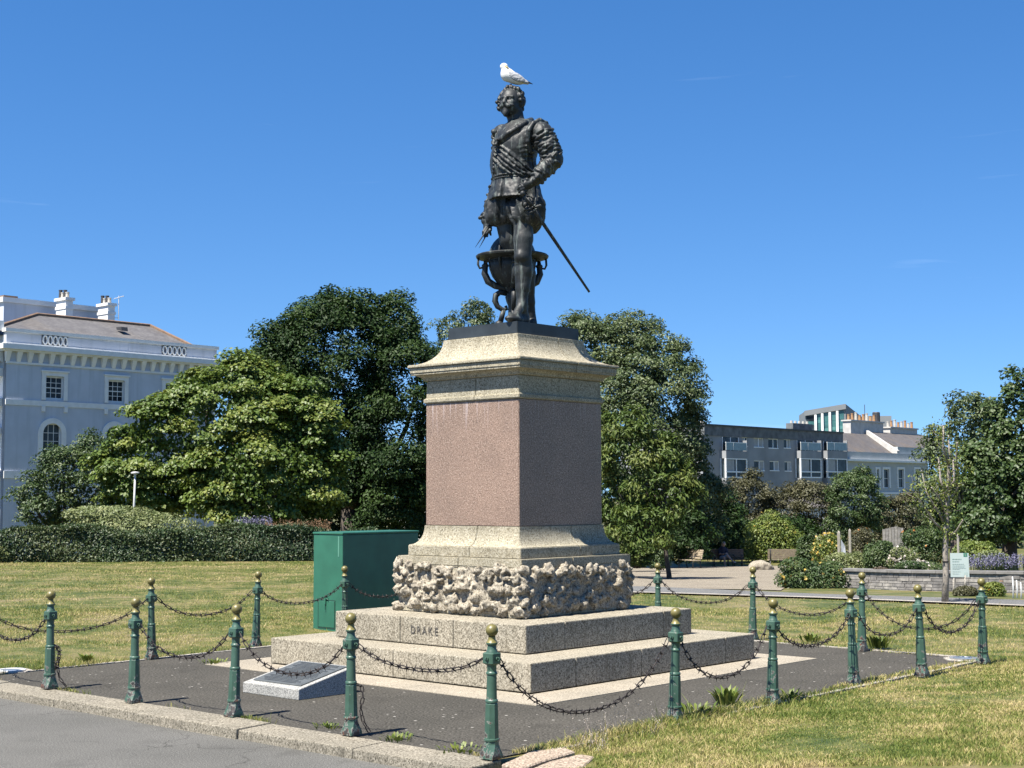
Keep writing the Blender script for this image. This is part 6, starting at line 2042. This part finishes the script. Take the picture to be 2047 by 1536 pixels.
# cornice with brackets
H1.part('cornice', -.5, LEN + .45, zc + .72, zc + 1.0, -.2, .52, M_trim, bh)
H1.part('cornice', -.3, LEN + .3, zc + .62, zc + .718, -.2, .34, M_trim, bh)
H1.part('architrave_band', -.04, LEN + .04, zc - .06, zc + .06, .001, .09, M_trim, bh)
nb = 21
for k in range(nb + 1):
    s = LEN * k / nb - .09
    o = MB().hexa([H1.p(s, zc + .062, .10), H1.p(s + .22, zc + .062, .10), H1.p(s + .22, zc + .062, .001), H1.p(s, zc + .062, .001), H1.p(s - .04, zc + .618, .30), H1.p(s + .26, zc + .618, .30), H1.p(s + .26, zc + .618, .001), H1.p(s - .04, zc + .618, .001)]).build('bracket', M_trim, bh, False, True)
# parapet
z0p = zc + 1.0
H1.part('parapet', -.1, LEN + .1, z0p + .002, z0p + .12, -.30, .10, M_trim, bh)
H1.part('parapet', -.05, LEN + .05, z0p + .122, zpar1 - .16, -.26, .03, M_bluewall, bh)
H1.part('parapet_coping', -.15, LEN + .15, zpar1 - .158, zpar1 + .04, -.32, .14, M_trim, bh)
for k, (u0, u1) in enumerate(((84, 134), (324, 371))):
    s0, s1 = H1.px(u0, 680)[0], H1.px(u1, 700)[0]
    zm = (z0p + .12 + zpar1 - .16) / 2; hh = (zpar1 - z0p - .30) / 2
    gp = H1.part('shade_panel', s0 - .05, s1 + .05, z0p + .14, zpar1 - .17, .031, .034, simple('shadowed_panel_%d' % k, (0.17, 0.185, 0.21), .9), bh)  # solid sheet, shade of the parapet openings put into its dark colour
    for j in range(5):
        cs = s0 + (s1 - s0) * (j + .5) / 5; rx = (s1 - s0) / 5 * .40
        MB().tube([H1.p(cs + rx * math.cos(w), zm + hh * .86 * math.sin(w), .07) for w in np.linspace(0, 6.283, 17)[:-1]], .05, 6, True).build('ring_ornament', M_trim, gp, True, True)
for u0, u1 in ((133, 210), (256, 318)):
    s0, s1 = H1.px(u0, 690)[0], H1.px(u1, 695)[0]
    H1.part('parapet_panel', s0, s1, z0p + .18, zpar1 - .24, .031, .045, M_bluewall, bh)
# hipped slate roof
def roof(F, par, eave, ridge, mat, name='roof'):
    (s0, s1, o0, o1, ze), (r0, r1, ro, zr) = eave, ridge
    v = [F.p(s0, ze, o1), F.p(s1, ze, o1), F.p(s1, ze, o0), F.p(s0, ze, o0), F.p(r0, zr, ro), F.p(r1, zr, ro)]
    o = pymesh(name, v, [(0, 1, 5, 4), (1, 2, 5), (2, 3, 4, 5), (3, 0, 4), (3, 2, 1, 0)], mat, par, False, True)
    mb = MB()
    for a, b in ((4, 5), (0, 4), (1, 5)): mb.tube([np.array(v[a]) + (0, 0, .04), np.array(v[b]) + (0, 0, .04)], .11, 6)
    mb.build('ridge_tiles', M_ridge, o, False, True)
    return o
RB = Face(H1.A - EX * 4.5, EY, EX)
rs0, rs1 = RB.px(73, 632)[0], RB.px(300, 655)[0]
zr = RB.px(73, 630)[1]
roof(H1, bh, (-1.5, LEN - .6, -9.5, -.34, zpar1 - .35), (max(rs0, 1.0), rs1, -4.5, zr), M_slate)
MB().hexa([RB.p(rs0 + 4.5, zr - .75, 2.15), RB.p(rs0 + 4.95, zr - .75, 2.15), RB.p(rs0 + 4.95, zr - .65, 1.6), RB.p(rs0 + 4.5, zr - .65, 1.6), RB.p(rs0 + 4.5, zr - .5, 2.1), RB.p(rs0 + 4.95, zr - .5, 2.1), RB.p(rs0 + 4.95, zr - .48, 1.55), RB.p(rs0 + 4.5, zr - .48, 1.55)]).build('roof_vent', M_dark, bh, False, True)
# taller block and chimneys behind
B2 = Face(H1.A - EX * 9.5, EY, EX)
s0, z1 = B2.px(8, 596); s1, _ = B2.px(205, 620)
B2.part('rear_wall', s0, s1, 4, z1 - .25, -4, 0, M_bluewall, bh)
B2.part('rear_coping', s0 - .15, s1 + .1, z1 - .248, z1 + .06, -4.1, .14, M_trim, bh)
B2.part('rear_tiles', s0 + .1, s1 * .5, z1 + .062, z1 + .22, -1.2, -.2, M_ridge, bh)
CH_ = Face(H1.A - EX * 7.6, EY, EX)
for k, (u0, um, u1, vt, vb) in enumerate(((100, 126, 140, 597, 650), (184, 210, 224, 608, 652))):
    sA, zt_ = CH_.px(um, vt); sB = CH_.px(u1, vt)[0]; zb_ = CH_.px(um, vb)[1]
    wd_ = .9 if k == 0 else .9
    dd = 1.15
    cst = CH_.part('chimney', sA, sB, zb_ - 1.5, zt_, -dd + .35, .35, M_trim, bh)
    for zz, e_ in ((zt_ + .002, .10), (zt_ - .55, .05)):
        CH_.part('chimney_band', sA - e_, sB + e_, zz - .13, zz + .05, -dd + .35 - e_, .35 + e_, M_trim, cst)
    for j in range(4):
        q = CH_.p((sA + sB) / 2, 0, .1 - j * .27)
        hh = (.34, .5, .36, .55)[j]
        MB().lathe([(.13, zt_ + .055), (.11, zt_ + hh), (.13, zt_ + hh + .02), (.13, zt_ + hh + .08)], 10, (q[0], q[1])).build('chimney_pot', (M_potw, M_dark)[j % 2], cst, False, True)
# left flank, lit, with balconies
for (v0, v1, o_, m_) in ((640, 660, .5, M_trim), (700, 722, .6, M_trim), (735, 752, .4, M_trim), (796, 812, .8, M_trim), (855, 868, .6, M_trim), (940, 956, .5, M_trim)):
    z1_ = H1.px(8, v0)[1]; z0_ = H1.px(8, v1)[1]
    MB().hexa([H1.p(-.5 - o_, z0_, -.3), H1.p(-.03, z0_, -.3), H1.p(-.03, z0_, -9), H1.p(-.5 - o_, z0_, -9), H1.p(-.5 - o_, z1_, -.3), H1.p(-.03, z1_, -.3), H1.p(-.03, z1_, -9), H1.p(-.5 - o_, z1_, -9)]).build('side_moulding', m_, bh, False, True)
# aerial
s, zb_ = CH_.px(229, 640); q = CH_.p(s, 0, .45)
ae = MB().tube([(q[0], q[1], zb_), (q[0], q[1], zb_ + 1.55)], .025, 6)
for k in range(5): ae.tube([(q[0] - .28 + k * .13, q[1] - .2, zb_ + 1.30 + .04 * k), (q[0] - .28 + k * .13, q[1] + .2, zb_ + 1.42 + .04 * k)], .015, 4)
ae.tube([(q[0] - .3, q[1], zb_ + 1.36), (q[0] + .35, q[1], zb_ + 1.52)], .02, 5); ae.tube([(q[0], q[1], zb_ + .1), (q[0] - .4, q[1], zb_ + .1)], .02, 5)
ae.build('aerial', M_white, bh, False, True)

# ---- long grey block of flats on the right
M_flats = simple('grey_concrete_render', (0.27, 0.28, 0.29), .9, .22, .35, k=.82)
M_parapet = simple('dark_stained_parapet', (0.14, 0.15, 0.155), .9, .4, 1.4, k=.75)
M_frame = simple('white_window_frame', (0.72, 0.72, 0.71), .6, k=1.0)
M_curtain = simple('pale_curtain', (0.48, 0.48, 0.47), .9, .15, 3)
M_bglass = simple('balcony_glass', (0.20, 0.27, 0.28), .15, .2, 2)
A2 = at(1408, 900, 150)[:2]
H2 = Face(A2, EY, EX)
fl = thing('apartment_block', 'long grey four storey block of flats with bay windows and glass balconies', 'building', (A2[0], A2[1], -4))
L2 = H2.px(1684, 900)[0]
zt2 = H2.px(1435, 850)[1]; zpb = H2.px(1435, 872)[1]
holes = []
W2 = [(1507, 1527, 875, 895), (1536, 1556, 877, 897), (1567, 1581, 878, 897), (1507, 1528, 921, 942), (1538, 1557, 922, 942), (1568, 1582, 923, 943), (1483, 1495, 874, 893), (1489, 1496, 921, 941)]
for u0, u1, v0, v1 in W2:
    holes.append((H2.px(u0, 900)[0], H2.px(u1, 900)[0], H2.px(u0, v1)[1], H2.px(u0, v0)[1]))
H2.wall('wall', 0, L2, -4, zpb, holes, M_flats, fl, .2)
H2.part('wall', 0, L2, -4, zpb, -11, -.22, M_flats, fl)
H2.part('parapet', -.1, L2 + .05, zpb + .002, zt2 - .12, -11, .10, M_parapet, fl)
H2.part('parapet_coping', -.2, L2 + .05, zt2 - .118, zt2 + .05, -11.1, .22, M_dark, fl)
rs = random.Random(6)
for a, b, c, d in holes:
    w = H2.part('window', a, b, c, c + .10, -.16, .03, M_frame, fl)
    for s in (a, b - .07): H2.part('frame', s, s + .07, c + .10, d, -.16, -.06, M_frame, w)
    H2.part('frame', a + .07, b - .07, d - .07, d, -.16, -.06, M_frame, w)
    mids = [a + (b - a) * .52] if b - a > .8 else []
    for s in mids: H2.part('mullion', s - .04, s + .04, c + .10, d - .07, -.15, -.05, M_frame, w)
    xs = [a + .07] + mids + [b - .07]
    for q in range(len(xs) - 1): H2.part('pane', xs[q] + .04, xs[q + 1] - .04, c + .10, d - .07, -.14, -.12, M_glass if rs.random() < .5 else M_curtain, w)
# projecting bays with balconies above
for u0, um, u1 in ((1437, 1453, 1481), (1587, 1604, 1630), (1640, 1656, 1682)):
    a, b = H2.px(u0 + 2, 900)[0], H2.px(u1, 900)[0]
    vz = lambda v: H2.px(um, v)[1]
    bay = H2.part('bay', a, b, vz(917), vz(902), .001, .78, M_flats, fl)
    H2.part('bay_base', a, b, -4, vz(956), .001, .74, M_flats, bay)
    H2.part('bay_front', a + .06, b - .06, vz(956) + .002, vz(917) - .002, .001, .68, M_glass, bay)
    for s in (a, (a + b) / 2 - .1, b - .14): H2.part('bay_frame', s, s + .14, vz(956), vz(917), .681, .76, M_frame, bay)
    for z_ in (vz(956), vz(945), vz(919)): H2.part('bay_frame', a, b, z_, z_ + .13, .682, .77, M_frame, bay)
    for o_ in (.02, .58): 
        MB().hexa([H2.p(a - .012, vz(956), o_), H2.p(a + .06, vz(956), o_), H2.p(a + .06, vz(956), o_ + .14), H2.p(a - .012, vz(956), o_ + .14), H2.p(a - .012, vz(917), o_), H2.p(a + .06, vz(917), o_), H2.p(a + .06, vz(917), o_ + .14), H2.p(a - .012, vz(917), o_ + .14)]).build('bay_frame', M_frame, bay, False, True)
    H2.part('curtain', a + .2, a + (b - a) * .42, vz(944), vz(920), .6805, .681, M_curtain, bay)
    bal = H2.part('balcony_glass', a, b, vz(901), vz(886), .72, .75, M_bglass, fl)
    H2.part('balcony_rail', a, b, vz(886), vz(886) + .07, .70, .77, M_frame, bal)
    for s in (a, a + (b - a) * .35, b - .06): H2.part('balcony_post', s, s + .05, vz(901), vz(886), .752, .78, M_frame, bal)
    dr = H2.part('balcony_door', a + .35, b - .5, vz(901), vz(874), .002, .03, M_glass, fl)
    for s in (a + .35, (a + b) / 2 - .1, b - .58): H2.part('door_frame', s, s + .08, vz(901), vz(874), .031, .07, M_frame, dr)
    H2.part('balcony_divider', b + .02, b + .14, vz(902), vz(880), .001, .75, M_flats, fl)
# roof vent and chimney stack
q = H2.p(H2.px(1447, 845)[0], 0, -3)
MB().lathe([(.35, zt2), (.35, zt2 + .25), (.55, zt2 + .28), (.4, zt2 + .5), (.1, zt2 + .6)], 12, (q[0], q[1])).build('roof_vent', M_potw, fl, False, True)
D2 = Face(H2.A - EX * 9, EY, EX)
s0, zt_ = D2.px(1585, 846); s1 = D2.px(1624, 846)[0]
cst = D2.part('chimney', s0, s1, 5, zt_, -1, 0, M_parapet, fl)
for j in range(5):
    q = D2.p(s0 + (s1 - s0) * (j + .5) / 5, 0, -.5)
    MB().lathe([(.18, zt_), (.15, zt_ + .35)], 8, (q[0], q[1])).build('chimney_pot', M_potw, cst, False, True)

# ---- terrace house
M_tgrey = simple('grey_green_stucco', (0.33, 0.355, 0.36), .85, .08, 1, k=1.0)
M_stackw = simple('weathered_white_render', (0.62, 0.60, 0.56), .9, .15, 2)
A3 = np.array(H2.p(L2 + .1, 0, .35)[:2])
H3 = Face(A3, EY, EX)
th_ = thing('terrace_house', 'grey green stucco terrace house with slate roof and white chimney stacks', 'house', (A3[0], A3[1], -4))
L3 = H3.px(1855, 930)[0]
zc3 = H3.px(1690, 922)[1]
tw = []
for u0, u1 in ((1766, 1777), (1795, 1806), (1829, 1838), (1752, 1757)):
    tw.append((H3.px(u0, 950)[0], H3.px(u1, 950)[0], H3.px(u0, 976)[1], H3.px(u0, 938)[1]))
tw2 = [(a, b, c - 4.0, c - 1.1) for a, b, c, d in tw]
H3.wall('wall', 0, L3, -4, zc3, tw + tw2, M_tgrey, th_, .25)
H3.part('wall', 0, L3, -4, zc3, -11, -.27, M_tgrey, th_)
H3.part('cornice', -.1, L3, zc3 + .002, zc3 + .25, -.2, .42, M_trim, th_)
H3.part('parapet', 0, L3, zc3 + .252, zc3 + 1.15, -.25, .05, M_tgrey, th_)
H3.part('string_course', 0, L3, tw[0][2] - .75, tw[0][2] - .5, .001, .10, M_trim, th_)
for a, b, c, d in tw + tw2:
    sash(H3, th_, a, b, c, d, 1, 2)
    H3.part('surround', a - .28, a, c, d + .25, .001, .08, M_trim, th_); H3.part('surround', b, b + .28, c, d + .25, .001, .08, M_trim, th_); H3.part('surround', a, b, d + .002, d + .25, .001, .08, M_trim, th_)
def slope(F, name, s0, s1, z0, z1, o0, o1, mat, par):
    v = [F.p(s0, z0, o0), F.p(s1, z0, o0), F.p(s1, z1, o1), F.p(s0, z1, o1), F.p(s1, z0, o1 * 2 - o0), F.p(s0, z0, o1 * 2 - o0)]
    return pymesh(name, v, [(0, 1, 2, 3), (3, 2, 4, 5), (0, 3, 5), (1, 4, 2)], mat, par, False, True)
R3 = Face(H3.A - EX * 4.2, EY, EX)
zr3 = R3.px(1690, 866)[1]
sg = H3.px(1795, 905)[0]
slope(H3, 'roof', 0, sg - .2, zc3 + .9, zr3, -.26, -4.2, M_slate2, th_)
H3.part('attic_wall', sg + .5, L3 + 8, zc3 + .3, zc3 + 2.0, -9, -.27, M_tgrey, th_)
slope(H3, 'roof', sg + .5, L3 + 8, zc3 + 2.0, zr3 + .4, -.26, -4.6, M_slate2, th_)
# party wall gable stepping down beside the big stack
mb = MB()
v = [H3.p(sg - .2, zc3 + .6, .0), H3.p(sg + .45, zc3 + .6, .0), H3.p(sg + .45, zc3 + 1.5, .0), H3.p(sg - .2, zc3 + 1.5, .0), H3.p(sg - .2, zc3 + .6, -4.2), H3.p(sg + .45, zc3 + .6, -4.2), H3.p(sg + .45, zr3 + .5, -4.2), H3.p(sg - .2, zr3 + .5, -4.2)]
mb.add(v, [(0, 1, 2, 3), (4, 7, 6, 5), (0, 3, 7, 4), (1, 5, 6, 2), (3, 2, 6, 7), (0, 4, 5, 1)]); mb.build('gable_wall', M_stackw, th_, False, True)
for (u0, u1, vt, vb, pots, mats, tall) in ((1699, 1764, 842, 892, 9, (M_pot, M_pot, M_potw), 1), (1778, 1832, 856, 878, 8, (M_potw, M_pot), 0)):
    C3 = Face(H3.A - EX * 4.6, EY, EX)
    s0, zt_ = C3.px(u0, vt); s1 = C3.px(u1, vt)[0]; zb_ = C3.px(u0, vb)[1]
    st_ = C3.part('chimney', s0, s1, zb_ - 1.5, zt_, -1.0, .1, M_stackw, th_)
    C3.part('chimney_cap', s0 - .15, s1 + .15, zt_ + .002, zt_ + .18, -1.15, .25, M_stackw, st_)
    for j in range(pots):
        q = C3.p(s0 + (s1 - s0) * (j + .5) / pots, 0, -.45)
        hh = .62 + .15 * ((j * 7) % 3)
        MB().lathe([(.20, zt_ + .18), (.16, zt_ + .18 + hh), (.19, zt_ + .2 + hh), (.19, zt_ + .28 + hh)], 9, (q[0], q[1])).build('chimney_pot', mats[j % len(mats)], st_, False, True)
    if tall:
        q = C3.p(s1 - .9, 0, -.4)
        MB().lathe([(.50, zt_ + .2), (.50, zt_ + 1.35), (.42, zt_ + 1.45)], 12, (q[0], q[1])).build('cowl', M_dark, st_, False, True)
# ---- glass topped office tower behind
M_tower = simple('grey_cladding', (0.27, 0.285, 0.29), .6, .06, .5)
M_tglass = simple('green_tinted_glass', (0.07, 0.19, 0.18), .08, .35, .6)
Yt = 215
T = Face(at(1610, 840, Yt)[:2], (1, -.12), (-.12, -1))
tb = thing('office_tower', 'modern grey office top with green glass and slanting roof behind the chimneys', 'building', (T.A[0], T.A[1], -4))
s1 = T.px(1691, 840)[0]
za, zb_ = T.px(1610, 822)[1], T.px(1691, 808)[1]
zg0, zg1 = T.px(1610, 832)[1], T.px(1691, 818)[1]
mb = MB().hexa([T.p(0, -4, 0), T.p(s1, -4, 0), T.p(s1, -4, -12), T.p(0, -4, -12), T.p(0, za, 0), T.p(s1, zb_, 0), T.p(s1, zb_, -12), T.p(0, za, -12)]); mb.build('wall', M_tower, tb, False, True)
MB().hexa([T.p(-.15, za - .75, .30), T.p(s1, zb_ - .75, .30), T.p(s1, zb_ - .75, .002), T.p(-.15, za - .75, .002), T.p(-.15, za + .02, .30), T.p(s1, zb_ + .02, .30), T.p(s1, zb_ + .02, .002), T.p(-.15, za + .02, .002)]).build('roof_fascia', M_tower, tb, False, True)
cols = [(1612, 1628, 0), (1632, 1641, 1), (1646, 1656, 1), (1661, 1671, 1), (1676, 1687, 1)]
for u0, u1, g in cols:
    a, b = T.px(u0, 845)[0], T.px(u1, 845)[0]
    f0 = za - .78 + (zb_ - za) * a / s1
    st_ = T.part('glazed_bay', a, b, 4, f0, .003, .05, M_tglass if g else M_glass, tb)
    for k in range(4):
        z_ = f0 - 1.3 - k * 1.45
        T.part('pane', a + .06, b - .06, z_, z_ + .5, .051, .07, simple('lit_glass', (0.13, 0.32, 0.29), .1) if (k + u0) % 3 == 0 else M_tglass, st_)
for u in (1630, 1643.5, 1658.5, 1673.5):
    a = T.px(u - 2.2, 845)[0]; b = T.px(u + 2.2, 845)[0]
    T.part('fin', a, b, 4, za - .78 + (zb_ - za) * a / s1, .003, .35, M_frame, tb)
# right flank falling away, and a lower block
sB = T.px(1736, 845)[0]
MB().hexa([T.p(s1 + .01, -4, 0), T.p(sB, -4, -6), T.p(sB, -4, -12), T.p(s1 + .01, -4, -12), T.p(s1 + .01, zb_, 0), T.p(sB, T.px(1736, 832)[1], -6), T.p(sB, T.px(1736, 832)[1], -12), T.p(s1 + .01, zb_, -12)]).build('flank', M_tower, tb, False, True)
sC = T.px(1790, 845)[0]; zC = T.px(1760, 829)[1]
T.part('lower_block', sB + .01, sC, -4, zC, -12, -4, M_tower, tb)
q = T.p(T.px(1737, 830)[0], 0, -5)
MB().tube([(q[0], q[1], zC), (q[0], q[1], zC + 1.8)], .05, 5).build('mast', M_dark, tb, False, True)
# ---- fragments of white houses glimpsed low between the trees
for k, (u0, u1, v0, v1, Y, lab) in enumerate(((1596, 1660, 1015, 1085, 120, 'white house front with dark windows glimpsed low between the trees'), (808, 862, 985, 1075, 95, 'pale house corner glimpsed between trunks left of the pedestal'))):
    Fh = Face(at(u0, v1, Y)[:2], (1, .15), (.15, -1))
    t = thing('glimpsed_house', lab, 'house', at(u0, v1, Y))
    s1 = Fh.px(u1, v1)[0]; z0 = Fh.px(u0, v1)[1] - 2; z1 = Fh.px(u0, v0)[1]
    hs = [(s1 * .2, s1 * .38, z0 + 2.4, z1 - .9), (s1 * .58, s1 * .8, z0 + 2.4, z1 - .9)]
    Fh.wall('wall', 0, s1, z0, z1, hs, M_trim, t, .25); Fh.part('wall', 0, s1, z0, z1, -5, -.27, M_trim, t)
    for h in hs: sash(Fh, t, *h, 2, 2)
    slope(Fh, 'roof', -.3, s1 + .3, z1 + .002, z1 + 1.3, .3, -2.5, M_slate2, t)
# grey board fence deep in the garden
Ff = Face(at(1764, 1078, 70)[:2], (1, .1), (.1, -1))
t = thing('board_fence', 'weathered grey board fence glimpsed deep in the garden', 'fence', at(1764, 1078, 70))
s1 = Ff.px(1806, 1078)[0]; z0, z1 = Ff.px(1764, 1085)[1], Ff.px(1764, 1053)[1]
nbd = 7
for k in range(nbd): Ff.part('board', s1 * k / nbd + .01, s1 * (k + 1) / nbd - .01, z0 - .3, z1 - .08 * abs(k - 4) * .4, 0, .03 + .01 * (k % 2), M_wallstone[1] if k % 2 else M_wallstone[3], t)
